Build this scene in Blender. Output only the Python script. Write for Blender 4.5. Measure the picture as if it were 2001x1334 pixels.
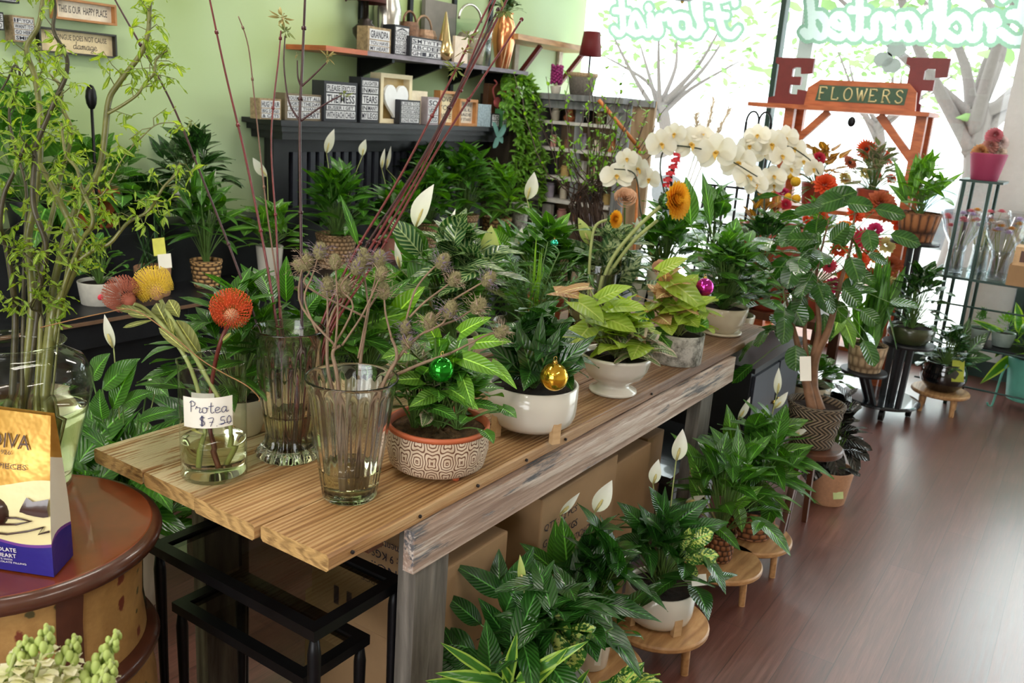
import bpy, math, random
from mathutils import Vector as V, Matrix
# ---------------------------------------------------------------- camera, world, lights, exposure
W0, H0, F0 = 2001, 1334, 1700.0
YAW, PIT, ROL = math.radians(33.2), math.radians(15.17), math.radians(4.08)
CAM = V((0, 0, 1.5))
FW = V((math.cos(YAW)*math.cos(PIT), math.sin(YAW)*math.cos(PIT), -math.sin(PIT)))
R0 = V((math.sin(YAW), -math.cos(YAW), 0)); U0 = R0.cross(FW)
RT = R0*math.cos(ROL)+U0*math.sin(ROL); UP = -R0*math.sin(ROL)+U0*math.cos(ROL)
S = bpy.context.scene
for o in list(bpy.data.objects): bpy.data.objects.remove(o)
COL = S.collection
cd = bpy.data.cameras.new('camera'); cam = bpy.data.objects.new('camera', cd); COL.objects.link(cam)
cam.matrix_world = Matrix(((RT.x, UP.x, -FW.x, CAM.x), (RT.y, UP.y, -FW.y, CAM.y), (RT.z, UP.z, -FW.z, CAM.z), (0, 0, 0, 1)))
cd.sensor_fit = 'HORIZONTAL'; cd.sensor_width = 36.0; cd.lens = F0/W0*36.0; cd.clip_start = 0.05
cd.dof.use_dof = True; cd.dof.focus_distance = 1.75; cd.dof.aperture_fstop = 9.0
S.camera = cam
S.view_settings.view_transform = 'Standard'; S.view_settings.look = 'None'
S.view_settings.gamma = 1.0; S.view_settings.use_curve_mapping = False
S.view_settings.exposure = 0.2
wd = bpy.data.worlds.new('sky'); S.world = wd; wd.use_nodes = True
wn = wd.node_tree.nodes; wl = wd.node_tree.links
bg = wn['Background']; bg.inputs[0].default_value = (0.93, 0.97, 1.0, 1); bg.inputs[1].default_value = 5.6
def area(name, loc, rot, sx, sy, power, col):
    l = bpy.data.lights.new(name, 'AREA'); l.shape = 'RECTANGLE'; l.size = sx; l.size_y = sy
    l.energy = power; l.color = col
    o = bpy.data.objects.new(name, l); COL.objects.link(o); o.location = loc; o.rotation_euler = rot
    return o
# daylight enters by the shop window (portal) and a second window behind the camera; two rows of ceiling strip lamps
_p = area('window_portal', (6.28, 0.6, 1.5), (0, math.radians(90), 0), 3.0, 6.2, 1, (1, 1, 1)); _p.data.cycles.is_portal = True
LAMPS = [(-1.2, 0.2), (-1.2, 2.4), (0.9, -0.9), (1.4, 1.9), (3.9, 0.9), (3.9, 2.6)]
for (x, y) in LAMPS:
    area('strip_lamp_light', (x, y, 2.83), (0, 0, 0), 1.25, 0.28, 17, (1.0, 0.93, 0.84))
area('rear_window_daylight', (-2.4, 0.4, 1.7), (0, math.radians(-90), 0), 1.8, 2.6, 26, (1, 0.97, 0.93))
# ---------------------------------------------------------------- pixel -> world helpers (2001 x 1334 frame)
def ray(x, y): return FW*F0+RT*(x-W0/2)-UP*(y-H0/2)
def pl(x, y, ax, v):
    d = ray(x, y); i = 'xyz'.index(ax); return CAM+d*((v-CAM[i])/d[i])
def dep(x, y, D): return CAM+ray(x, y)*(D/F0)
def prj(p):
    v = V(p)-CAM; z = v.dot(FW); return W0/2+F0*v.dot(RT)/z, H0/2-F0*v.dot(UP)/z, z
def dof(p): return (V(p)-CAM).dot(FW)
def topz(b, yp):
    """height of the point above b that the photo shows at row yp"""
    lo, hi = b.z-1.0, b.z+3.0
    for _ in range(40):
        m = (lo+hi)/2
        if prj((b.x, b.y, m))[1] > yp: lo = m
        else: hi = m
    return (lo+hi)/2
TOCAM = -FW
# ---------------------------------------------------------------- mesh builder
class MB:
    def __init__(s): s.v = []; s.f = []; s.uv = []; s.m = []
    def vert(s, p): s.v.append((p[0], p[1], p[2])); return len(s.v)-1
    def face(s, idx, uv=None, m=0):
        s.f.append(idx); s.uv.append(uv or [(0, 0)]*len(idx)); s.m.append(m)
    def grid(s, rows, m=0, closed=False, uvs=(0, 1, 0, 1)):
        """rows: list of lists of points"""
        n = len(rows); k = len(rows[0]); b = len(s.v)
        for r in rows:
            for p in r: s.v.append((p[0], p[1], p[2]))
        kk = k if closed else k-1
        u0, u1, v0, v1 = uvs
        for i in range(n-1):
            va = v0+(v1-v0)*i/(n-1); vb = v0+(v1-v0)*(i+1)/(n-1)
            for j in range(kk):
                j2 = (j+1) % k
                ua = u0+(u1-u0)*j/kk; ub = u0+(u1-u0)*(j+1)/kk
                s.f.append((b+i*k+j, b+i*k+j2, b+(i+1)*k+j2, b+(i+1)*k+j)); s.uv.append([(ua, va), (ub, va), (ub, vb), (ua, vb)]); s.m.append(m)
    def box(s, c, sz, rz=0, m=0, basis=None):
        c = V(c); hx, hy, hz = sz[0]/2, sz[1]/2, sz[2]/2
        if basis: X, Y, Z = basis
        else: X = V((math.cos(rz), math.sin(rz), 0)); Y = V((-math.sin(rz), math.cos(rz), 0)); Z = V((0, 0, 1))
        b = len(s.v)
        for k in (-1, 1):
            for j in (-1, 1):
                for i in (-1, 1): s.vert(c+X*hx*i+Y*hy*j+Z*hz*k)
        for q, (a, d) in (((0, 2, 3, 1), (0, 1)), ((4, 5, 7, 6), (0, 1)), ((0, 1, 5, 4), (0, 2)), ((2, 6, 7, 3), (0, 2)), ((0, 4, 6, 2), (1, 2)), ((1, 3, 7, 5), (1, 2))):
            uv = []
            for i in q:
                cc = ((i & 1), (i >> 1) & 1, i >> 2); uv.append((cc[a]*sz[a], cc[d]*sz[d]))
            s.face(tuple(b+i for i in q), uv, m)
    def tube(s, pts, rad, n=7, m=0, cap=True):
        pts = [V(p) for p in pts]; k = len(pts)
        if not hasattr(rad, '__len__'): rad = [rad]*k
        t = (pts[1]-pts[0]).normalized()
        a = t.orthogonal().normalized(); rows = []
        for i, p in enumerate(pts):
            t = (pts[min(i+1, k-1)]-pts[max(i-1, 0)])
            if t.length < 1e-9: t = V((0, 0, 1))
            t.normalize(); a = (a-t*a.dot(t)); 
            if a.length < 1e-6: a = t.orthogonal()
            a.normalize(); b = t.cross(a)
            rows.append([p+(a*math.cos(2*math.pi*j/n)+b*math.sin(2*math.pi*j/n))*rad[i] for j in range(n)])
        b0 = len(s.v); s.grid(rows, m, True, (0, 1, 0, 1))
        if cap:
            s.face(tuple(b0+j for j in range(n-1, -1, -1)), None, m); s.face(tuple(b0+(k-1)*n+j for j in range(n)), None, m)
    def lathe(s, prof, c, n=40, m=0, flute=None, sq=(1, 1), rz=0, close=False):
        rows = []
        for i, (r, z) in enumerate(prof):
            row = []
            for j in range(n):
                a = 2*math.pi*j/n; rr = r
                if flute: rr = r*(1+flute(i, a))
                ca, sa = math.cos(a)*rr*sq[0], math.sin(a)*rr*sq[1]
                row.append((c[0]+ca*math.cos(rz)-sa*math.sin(rz), c[1]+ca*math.sin(rz)+sa*math.cos(rz), c[2]+z))
            rows.append(row)
        b0 = len(s.v); s.grid(rows, m, True)
        if prof[0][0] > 1e-5 and close: s.face(tuple(b0+j for j in range(n-1, -1, -1)), None, m)
        if prof[-1][0] > 1e-5 and close: s.face(tuple(b0+(len(prof)-1)*n+j for j in range(n)), None, m)
    def disc(s, c, r, n=28, m=0, sq=(1, 1), bump=0, rnd=None, rings=1, rz=0):
        rows = []
        for k in range(rings+1):
            rr = r*max(1e-4, 1-k/rings)
            row = []
            for j in range(n):
                a = 2*math.pi*j/n; x, y = math.cos(a)*rr*sq[0], math.sin(a)*rr*sq[1]
                h = (rnd.uniform(-1, 1)*bump if rnd and k > 0 else 0)+(bump*1.2 if k == rings else 0)
                row.append((c[0]+x*math.cos(rz)-y*math.sin(rz), c[1]+x*math.sin(rz)+y*math.cos(rz), c[2]+h))
            rows.append(row)
        s.grid(rows, m, True)
    def sphere(s, c, r, n=14, m=0, sz=(1, 1, 1), k=None):
        k = k or max(6, n//2); rows = []
        for i in range(k+1):
            a = math.pi*i/k; rows.append([(c[0]+math.sin(a)*math.cos(2*math.pi*j/n)*r*sz[0], c[1]+math.sin(a)*math.sin(2*math.pi*j/n)*r*sz[1], c[2]-math.cos(a)*r*sz[2]) for j in range(n)])
        s.grid(rows, m, True)
    def prism(s, poly, o, ux, uy, th, m=0):
        """extruded outline: poly in (ux, uy) about o, thickness th along ux x uy"""
        o = V(o); nz = ux.cross(uy).normalized(); b = len(s.v); k = len(poly)
        for d in (0, th):
            for (x, y) in poly: s.vert(o+ux*x+uy*y+nz*d)
        s.face(tuple(b+k-1-i for i in range(k)), [poly[k-1-i] for i in range(k)], m); s.face(tuple(b+k+i for i in range(k)), [poly[i] for i in range(k)], m)
        for i in range(k):
            j = (i+1) % k; s.face((b+i, b+j, b+k+j, b+k+i), None, m)
    def leaf(s, a, b, w, hint=V((0, 0, 1)), arch=0.2, fold=0.15, shape='lance', n=8, m=0, rnd=None, wav=0.0, droop=0.0):
        a, b = V(a), V(b); d = b-a; L = d.length
        if L < 1e-6: return
        side = d.cross(hint)
        if side.length < 1e-5: side = d.orthogonal()
        side.normalize(); nrm = side.cross(d).normalized()
        c = (a+b)/2+nrm*L*arch+V((0, 0, L*droop))
        rows = []; ph = rnd.uniform(0, 6) if rnd else 0
        for i in range(n+1):
            t = i/n; p = a*(1-t)**2+c*2*t*(1-t)+b*t*t
            tg = ((c-a)*(1-t)+(b-c)*t).normalized()
            nn = side.cross(tg).normalized()
            if shape == 'lance': q = math.sin(math.pi*min(1, t)**0.85)**0.9*(1-0.25*t)*1.12
            elif shape == 'oval': q = math.sqrt(max(0, 1-(2*t-1)**2))*(1-.1*t)
            elif shape == 'obov': q = math.sin(math.pi*t**1.35)**0.6
            elif shape == 'heart': q = (math.sin(math.pi*min(1, (t+0.13)/1.13)**0.62)**0.8) if t < 1 else 0
            elif shape == 'strap': q = min(1, t*7+.35)*min(1, (1-t)*2.2)**0.8
            else: q = math.sin(math.pi*t)
            q = max(q, 0.02); h = w/2*q
            wv = math.sin(t*9+ph)*wav*w
            back = (0.32*w*(1-t/0.16) if shape == 'heart' and t < 0.16 else 0)
            row = []
            for j in (-1, -.5, 0, .5, 1):
                row.append(p+side*h*j+nn*(fold*h*abs(j)+wv*j*(1 if abs(j) == 1 else .4))-tg*back*abs(j))
            rows.append(row)
        s.grid(rows, m, False)
    def build(s, name, mats, parent=None, loc=None, smooth=True, kind=None, label=None):
        if not isinstance(mats, (list, tuple)): mats = [mats]
        o0 = V(loc) if loc is not None else (parent['_loc'] if False else PLOC.get(parent.name, V((0, 0, 0))) if parent else V((0, 0, 0)))
        me = bpy.data.meshes.new(name)
        me.from_pydata([(p[0]-o0.x, p[1]-o0.y, p[2]-o0.z) for p in s.v], [], s.f)
        uvl = me.uv_layers.new(name='UVMap'); flat = []
        for u in s.uv:
            for q in u: flat.extend(q)
        uvl.data.foreach_set('uv', flat)
        for mm in mats: me.materials.append(mm)
        me.polygons.foreach_set('material_index', s.m)
        if smooth: me.polygons.foreach_set('use_smooth', [True]*len(s.f))
        if smooth == 'auto': me.set_sharp_from_angle(angle=math.radians(35))
        me.update()
        o = bpy.data.objects.new(name, me); COL.objects.link(o)
        if parent: o.parent = parent; PLOC[o.name] = o0
        else: o.location = o0; PLOC[o.name] = o0
        if kind: o['kind'] = kind
        if label: o['label'] = label
        return o
PLOC = {}
def tag(o, label, cat, group=None, kind=None):
    o['label'] = label; o['category'] = cat
    if group: o['group'] = group
    if kind: o['kind'] = kind
    return o
def thing(name, label, cat, loc, group=None):
    o = bpy.data.objects.new(name, None); COL.objects.link(o); o.empty_display_size = 0.05
    o.location = loc; PLOC[o.name] = V(loc); return tag(o, label, cat, group)
def struct(name, mb, m, smooth=False):
    return mb.build(name, m, None, smooth=smooth, kind='structure')
def copytree(o, parent=None):
    c = o.copy(); COL.objects.link(c); c.parent = parent
    for ch in [x for x in KIDS.get(o.name, [])]: pass
    return c
KIDS = {}
def dup(root, kids, loc, label, rz=0, group=None):
    r = root.copy(); COL.objects.link(r); r.location = loc; r.rotation_euler = (0, 0, rz); r['label'] = label
    if group: r['group'] = group
    PLOC[r.name] = V(loc)
    mp = {}
    for k in kids:
        c = k.copy(); COL.objects.link(c); c.parent = mp.get(k.parent.name, r); mp[k.name] = c
    return r
def catmull(pts, k=5):
    pts = [V(p) for p in pts]; out = []
    for i in range(len(pts)-1):
        p0 = pts[max(i-1, 0)]; p1 = pts[i]; p2 = pts[i+1]; p3 = pts[min(i+2, len(pts)-1)]
        for j in range(k):
            t = j/k
            out.append(0.5*((2*p1)+(p2-p0)*t+(2*p0-5*p1+4*p2-p3)*t*t+(3*p1-p0-3*p2+p3)*t**3))
    out.append(pts[-1]); return out
def lin(a, b, n): return [a+(b-a)*i/(n-1) for i in range(n)]
# ---------------------------------------------------------------- materials
def srgb(c):
    f = lambda x: (x/255/12.92) if x/255 <= 0.04045 else ((x/255+0.055)/1.055)**2.4
    return (f(c[0]), f(c[1]), f(c[2]), 1)
class NM:
    def __init__(s, name):
        s.mat = bpy.data.materials.new(name); s.mat.use_nodes = True
        s.t = s.mat.node_tree; s.n = s.t.nodes; s.l = s.t.links; s.b = s.n['Principled BSDF']; s.out = s.n['Material Output']
    def node(s, typ, **kw):
        x = s.n.new(typ)
        for k, v in kw.items():
            if k[0] == '_': setattr(x, k[1:], v)
            else: x.inputs[k.replace('__', ' ')].default_value = v
        return x
    def link(s, a, b): s.l.new(a, b)
    def coord(s, scale=(1, 1, 1), kind='Object', rot=(0, 0, 0)):
        tc = s.n.new('ShaderNodeTexCoord'); mp = s.n.new('ShaderNodeMapping'); mp.inputs['Scale'].default_value = scale
        mp.inputs['Rotation'].default_value = rot
        s.link(tc.outputs[kind], mp.inputs[0]); return mp.outputs[0]
    def noise(s, vec, scale, detail=3, rough=0.6, dist=0.0):
        x = s.node('ShaderNodeTexNoise', Scale=scale, Detail=detail, Roughness=rough, Distortion=dist); s.link(vec, x.inputs['Vector']); return x.outputs[0]
    def ramp(s, fac, stops, interp='LINEAR'):
        x = s.n.new('ShaderNodeValToRGB'); x.color_ramp.interpolation = interp
        e = x.color_ramp.elements
        while len(e) < len(stops): e.new(0.5)
        for i, (p, c) in enumerate(stops): e[i].position = p; e[i].color = c if len(c) == 4 else srgb(c)
        s.link(fac, x.inputs[0]); return x.outputs[0]
    def mix(s, fac, a, b, mode='MIX'):
        x = s.n.new('ShaderNodeMix'); x.data_type = 'RGBA'; x.blend_type = mode
        for sock, v in ((x.inputs[0], fac), (x.inputs[6], a), (x.inputs[7], b)):
            if hasattr(v, 'links') or hasattr(v, 'is_linked'): s.link(v, sock)
            elif isinstance(v, (int, float)): sock.default_value = v
            else: sock.default_value = v if len(v) == 4 else srgb(v)
        return x.outputs[2]
    def math(s, op, a, b=0.0, c=None):
        x = s.n.new('ShaderNodeMath'); x.operation = op
        for i, v in enumerate((a, b, c)):
            if v is None: continue
            if isinstance(v, (int, float)): x.inputs[i].default_value = v
            else: s.link(v, x.inputs[i])
        return x.outputs[0]
    def bump(s, h, st=0.3, d=0.002):
        x = s.n.new('ShaderNodeBump'); x.inputs['Strength'].default_value = st; x.inputs['Distance'].default_value = d
        s.link(h, x.inputs['Height']); s.link(x.outputs[0], s.b.inputs['Normal'])
    def set(s, **kw):
        for k, v in kw.items():
            k = k.replace('_', ' '); sock = s.b.inputs[k]
            if hasattr(v, 'is_linked'): s.link(v, sock)
            else: sock.default_value = v
        return s
def plain(name, col, rough=0.5, metal=0.0, var=0.12, nscale=25, bump=0.0, coat=0.0, spec=0.5, trans=0.0):
    k = NM(name); vec = k.coord(); nz = k.noise(vec, nscale, 3)
    c = srgb(col); lo = tuple(x*(1-var) for x in c[:3])+(1,); hi = tuple(min(1, x*(1+var)) for x in c[:3])+(1,)
    k.set(Base_Color=k.ramp(nz, [(0.3, lo), (0.7, hi)]), Roughness=rough, Metallic=metal)
    k.b.inputs['Coat Weight'].default_value = coat; k.b.inputs['Specular IOR Level'].default_value = spec
    if bump: k.bump(k.noise(vec, nscale*3, 4), bump, 0.003)
    return k.mat
def leafmat(name, dark, light=None, vein=0.35, nv=14, rough=0.3, trans=0.22, edge=None, blotch=None, mid=None, vcol=None, coat=0.0, blo=(0.52, 0.56)):
    """green leaf: midrib and side veins from the leaf's own UV; optional pale edge or blotches of a variegated leaf"""
    k = NM(name); tc = k.n.new('ShaderNodeTexCoord'); sp = k.n.new('ShaderNodeSeparateXYZ'); k.link(tc.outputs['UV'], sp.inputs[0])
    u, v = sp.outputs[0], sp.outputs[1]
    a = k.math('ABSOLUTE', k.math('MULTIPLY', k.math('SUBTRACT', u, 0.5), 2.0))
    ob = k.coord((1, 1, 1)); nz = k.noise(ob, 14, 2)
    light = light or tuple(min(255, int(x*1.3+12)) for x in dark)
    base = k.ramp(nz, [(0.3, dark), (0.72, light)])
    w = k.math('SINE', k.math('MULTIPLY', k.math('SUBTRACT', v, k.math('MULTIPLY', a, 0.22)), nv*6.283))
    wv = k.math('MULTIPLY_ADD', w, 0.5, 0.5)
    vc = vcol or tuple(min(255, int(x*1.5+25)) for x in light)
    col = k.mix(k.math('MULTIPLY', k.math('POWER', wv, 3.0), vein), base, vc)
    if edge:
        col = k.mix(k.ramp(a, [(edge[1]-.08, (0, 0, 0)), (edge[1], (255, 255, 255))]), col, edge[0])
    if blotch:
        cxyz = k.n.new('ShaderNodeCombineXYZ'); k.link(k.math('MULTIPLY', u, 3.0), cxyz.inputs[0]); k.link(k.math('MULTIPLY', v, 6.0), cxyz.inputs[1])
        nb = k.noise(cxyz.outputs[0], 1.6, 5, 0.7); 
        f = k.math('SUBTRACT', k.math('MULTIPLY_ADD', w, 0.05, nb), k.math('MULTIPLY', a, 0.16))
        col = k.mix(k.ramp(f, [(blo[0]-.12, (0, 0, 0)), (blo[1]-.1, (255, 255, 255))]), col, blotch)
    col = k.mix(k.ramp(a, [(0.03, (255, 255, 255)), (0.09, (0, 0, 0))]), col, mid or vc)
    k.set(Base_Color=col, Roughness=rough); k.b.inputs['Coat Weight'].default_value = coat; k.b.inputs['Coat Roughness'].default_value = 0.08
    bp = k.n.new('ShaderNodeBump'); bp.inputs['Strength'].default_value = 0.5; bp.inputs['Distance'].default_value = 0.0025
    k.link(k.math('SUBTRACT', wv, k.math('MULTIPLY', a, 0.0)), bp.inputs['Height']); k.link(bp.outputs[0], k.b.inputs['Normal']); k.link(bp.outputs[0], k.b.inputs['Coat Normal'])
    if trans:
        tr = k.n.new('ShaderNodeBsdfTranslucent'); mx = k.n.new('ShaderNodeMixShader'); mx.inputs[0].default_value = trans
        hs = k.n.new('ShaderNodeHueSaturation'); hs.inputs['Value'].default_value = 1.9; hs.inputs['Saturation'].default_value = 1.15; hs.inputs['Hue'].default_value = 0.485
        k.link(col, hs.inputs['Color']); k.link(hs.outputs[0], tr.inputs[0])
        k.link(k.b.outputs[0], mx.inputs[1]); k.link(tr.outputs[0], mx.inputs[2]); k.link(mx.outputs[0], k.out.inputs[0])
    return k.mat
def petal(name, col, col2=None, trans=0.35, rough=0.6):
    k = NM(name); tc = k.n.new('ShaderNodeTexCoord'); sp = k.n.new('ShaderNodeSeparateXYZ'); k.link(tc.outputs['UV'], sp.inputs[0])
    c = k.mix(sp.outputs[1], col2 or col, col); nz = k.noise(k.coord(), 30, 3)
    c = k.mix(k.math('MULTIPLY', nz, 0.25), c, tuple(int(x*.75) for x in col))
    k.set(Base_Color=c, Roughness=rough)
    tr = k.n.new('ShaderNodeBsdfTranslucent'); mx = k.n.new('ShaderNodeMixShader'); mx.inputs[0].default_value = trans
    k.link(c, tr.inputs[0]); k.link(k.b.outputs[0], mx.inputs[1]); k.link(tr.outputs[0], mx.inputs[2]); k.link(mx.outputs[0], k.out.inputs[0])
    return k.mat
def glassmat(name, col=(240, 248, 240), rough=0.0, ior=1.45):
    k = NM(name); k.set(Base_Color=srgb(col), Roughness=rough, IOR=ior); k.b.inputs['Transmission Weight'].default_value = 1.0
    return k.mat
def thinglass(name, tint=(245, 252, 250), gl=0.08, rough=0.02):
    k = NM(name); tr = k.n.new('ShaderNodeBsdfTransparent'); tr.inputs[0].default_value = srgb(tint)
    g = k.n.new('ShaderNodeBsdfGlossy'); g.inputs['Roughness'].default_value = rough
    fr = k.n.new('ShaderNodeLayerWeight'); fr.inputs[0].default_value = 0.5; mx = k.n.new('ShaderNodeMixShader')
    f = k.math('MULTIPLY_ADD', k.math('POWER', fr.outputs['Facing'], 4.0), 0.75, 0.03+gl*0.12)
    k.link(f, mx.inputs[0]); k.link(tr.outputs[0], mx.inputs[1]); k.link(g.outputs[0], mx.inputs[2]); k.link(mx.outputs[0], k.out.inputs[0]); return k.mat
def woodmat(name, a, b, c=None, scale=(1.2, 14, 14), rough=0.6, rings=6.0, bump=0.3, rot=(0, 0, 0), paint=None, coat=0, kind='Object'):
    k = NM(name); vec = k.coord(scale, kind, rot); nz = k.noise(vec, 3.0, 5, 0.65, 0.6)
    wv = k.node('ShaderNodeTexWave', Scale=rings*.3, Distortion=14.0, Detail=4.0); wv.wave_type = 'BANDS'; wv.bands_direction = 'Y'
    vec2 = k.coord((scale[0]*.5, scale[1]*.5, scale[2]*.5), kind, rot); k.link(vec2, wv.inputs['Vector'])
    f = k.math('MULTIPLY_ADD', wv.outputs[1], 0.2, k.math('MULTIPLY', nz, 0.8))
    col = k.ramp(f, [(0.25, a), (0.55, b), (0.8, c or b)])
    if paint:
        for (pc, sc, lo, hi, stretch) in paint:
            pv = k.coord(stretch, kind, rot); pn = k.noise(pv, sc, 6, 0.7)
            fac = k.ramp(k.math('MULTIPLY_ADD', wv.outputs[1], 0.08, pn), [(lo, (0, 0, 0)), (hi, (255, 255, 255))])
            col = k.mix(fac, col, pc)
    k.set(Base_Color=col, Roughness=rough); k.b.inputs['Coat Weight'].default_value = coat
    k.bump(k.math('ADD', nz, wv.outputs[1]), bump, 0.003); return k.mat
def weave(name, a, b, nu=40, nv=12, rough=0.75, kind='brick', strength=1.0):
    """woven basket from the lathe's UV"""
    k = NM(name); tc = k.n.new('ShaderNodeTexCoord'); sp = k.n.new('ShaderNodeSeparateXYZ'); k.link(tc.outputs['UV'], sp.inputs[0])
    u, v = sp.outputs[0], sp.outputs[1]
    if kind == 'herring':
        tri = k.math('PINGPONG', k.math('MULTIPLY', v, nv/2), 0.5)
        s1 = k.math('SINE', k.math('MULTIPLY', k.math('ADD', k.math('MULTIPLY', u, nu), k.math('MULTIPLY', tri, 4.0)), 6.283))
        h = k.math('MULTIPLY_ADD', s1, 0.5, 0.5)
    else:
        vv = k.math('MULTIPLY', v, nv); row = k.math('FLOOR', vv)
        off = k.math('MULTIPLY', k.math('MODULO', row, 2.0), 0.5)
        s1 = k.math('ABSOLUTE', k.math('SINE', k.math('MULTIPLY', k.math('ADD', k.math('MULTIPLY', u, nu), off), 3.1416)))
        s2 = k.math('ABSOLUTE', k.math('SINE', k.math('MULTIPLY', vv, 3.1416)))
        h = k.math('MULTIPLY', s1, s2)
    nz = k.noise(k.coord(), 60, 3); hh = k.math('MULTIPLY_ADD', nz, 0.35, k.math('MULTIPLY', h, 0.75))
    k.set(Base_Color=k.ramp(hh, [(0.18, a), (0.7, b)]), Roughness=rough); k.bump(h, strength, 0.006); return k.mat

M = {}
M['wall_green'] = (lambda k: (k.set(Base_Color=k.ramp(k.noise(k.coord((1, 1, 1.2)), 1.1, 2, 0.4), [(0.34, (162, 184, 122)), (0.5, (178, 200, 150)), (0.7, (184, 206, 166))]), Roughness=0.62), k.bump(k.noise(k.coord(), 120, 3), 0.1, 0.001), k.mat)[-1])(NM('green_wall_paint'))
M['cream_wall'] = plain('cream_wall_paint', (205, 196, 176), 0.8, var=.04, nscale=4)
M["ceiling"] = plain('ceiling_tile', (214, 210, 200), 0.85, var=.05, nscale=8)
def floor_mat():
    k = NM('mahogany_plank_floor'); vec = k.coord((1, 1, 1)); 
    br = k.node('ShaderNodeTexBrick', Scale=1.0); br.offset = 0.37; br.inputs['Mortar Size'].default_value = 0.0012
    br.inputs['Brick Width'].default_value = 1.2; br.inputs['Row Height'].default_value = 0.125
    br.inputs['Color1'].default_value = (0.2, 0.2, 0.2, 1); br.inputs['Color2'].default_value = (0.8, 0.8, 0.8, 1); br.inputs['Mortar'].default_value = (0.0, 0, 0, 1)
    k.link(vec, br.inputs['Vector'])
    g = k.noise(k.coord((1.0, 22, 22)), 4.0, 6, 0.7, 0.5); g2 = k.noise(k.coord((2.5, 70, 70)), 5.0, 3)
    f = k.math('MULTIPLY_ADD', br.outputs[0], 0.22, k.math('MULTIPLY_ADD', g, 0.62, k.math('MULTIPLY', g2, 0.2)))
    c = k.ramp(f, [(0.3, (62, 34, 30)), (0.52, (100, 60, 52)), (0.75, (134, 88, 78))])
    c = k.mix(k.math('MULTIPLY', br.outputs[1], 0.6), c, (40, 20, 16))
    k.set(Base_Color=c, Roughness=k.math('MULTIPLY_ADD', g, 0.22, 0.22)); k.b.inputs['Specular IOR Level'].default_value = .8; k.b.inputs['Coat Weight'].default_value = .8; k.b.inputs['Coat Roughness'].default_value = .3; k.bump(k.math('SUBTRACT', k.math('MULTIPLY', g2, 0.5), br.outputs[1]), 0.25, 0.001); return k.mat
M['floor'] = floor_mat()
M['black_wood'] = plain('black_painted_wood', (26, 27, 31), 0.42, var=.25, nscale=12, spec=.4)
M['black_iron'] = plain('black_iron', (22, 22, 25), 0.4, 0.6, var=.3)
M['green_frame'] = plain('dark_green_window_frame', (32, 62, 56), 0.45, var=.08)
M['white_frame'] = plain('white_painted_frame', (225, 228, 230), 0.5, var=.03)
M['pane'] = thinglass('window_pane_glass', (250, 254, 253), 0.02)
M['glass'] = glassmat('clear_vase_glass', (250, 252, 249)); M['glass_thin'] = thinglass('thin_clear_vase_glass', (248, 251, 246), .12, .015)
M['glass_smoke'] = glassmat('smoky_vase_glass', (238, 236, 224))
M['water'] = glassmat('cloudy_vase_water', (228, 230, 196), 0.0, 1.33)
M['soil'] = plain('potting_soil', (44, 30, 22), 0.95, var=.6, nscale=60, bump=1.0)
M['moss'] = plain('dry_moss', (96, 72, 44), 0.95, var=.6, nscale=70, bump=1.0)
M['white_glaze'] = plain('white_glazed_ceramic', (214, 208, 196), 0.16, var=.03, nscale=8, coat=0.4)
M['cream_glaze'] = plain('cream_glazed_ceramic', (205, 193, 168), 0.22, var=.05, nscale=8, coat=0.3)
M['tan_clay'] = plain('peach_clay', (190, 142, 108), 0.7, var=.1, nscale=90)
M['terracotta'] = plain('terracotta', (188, 96, 58), 0.6, var=.1)
M['lightwood'] = woodmat('pale_acacia_wood', (150, 106, 66), (186, 140, 92), (206, 164, 116), (3, 16, 16), 0.45, 5, .1)
M['legwood'] = woodmat('beech_leg_wood', (186, 150, 108), (204, 170, 128), None, (4, 4, 30), .5, 4, .1)
M['darkwood'] = woodmat('walnut_leg_wood', (60, 32, 20), (92, 54, 34), None, (10, 10, 2), .4, 4, .1)
M['orangewood'] = woodmat('orange_stained_pine', (150, 74, 40), (184, 98, 56), (196, 112, 66), (3, 3, 18), .45, 4, .1)
M['redpaint'] = plain('dark_red_paint', (112, 34, 34), 0.45, var=.1)
M['card'] = plain('brown_cardboard', (162, 128, 92), 0.85, var=.07, nscale=10)
M['paper'] = plain('white_paper', (238, 234, 222), 0.7, var=.02)
M['ink'] = plain('dark_ink', (32, 30, 48), 0.6, var=.05)
M['inkblue'] = plain('blue_pen_ink', (38, 44, 100), 0.6, var=.05)
M['lamp_tube'] = (lambda k: (k.set(Emission_Color=(1, .93, .82, 1), Emission_Strength=6.0), k.mat)[-1])(NM('glowing_strip_lamp'))
# leaves
M['lily'] = leafmat('peace_lily_leaf', (34, 76, 22), (66, 116, 34), .2, 13, .3, .22, coat=.45)
M['lily_dark'] = leafmat('dark_peace_lily_leaf', (20, 56, 18), (42, 88, 28), .18, 13, .28, .18, coat=.5)
M['lily_light'] = leafmat('fresh_peace_lily_leaf', (58, 104, 34), (92, 140, 50), .2, 12, .28, .28, coat=.5)
M['calathea'] = leafmat('striped_calathea_leaf', (30, 72, 36), (44, 92, 44), .85, 9, .25, .2, vcol=(168, 190, 128), coat=.3)
M['lime'] = leafmat('lime_arrowhead_leaf', (120, 152, 46), (160, 186, 74), .18, 8, .38, .35, vcol=(190, 205, 110))
M['synpink'] = leafmat('peach_arrowhead_leaf', (166, 128, 88), (186, 150, 104), .15, 8, .4, .3)
M['mid'] = leafmat('mid_green_leaf', (48, 94, 34), (80, 130, 48), .14, 9, .32, .26, coat=.3)
M['bright'] = leafmat('bright_green_leaf', (80, 130, 42), (116, 160, 58), .12, 9, .38, .32, coat=.2)
M['deep'] = leafmat('deep_green_leaf', (22, 54, 20), (42, 80, 28), .1, 8, .26, .12, coat=.6)
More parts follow.
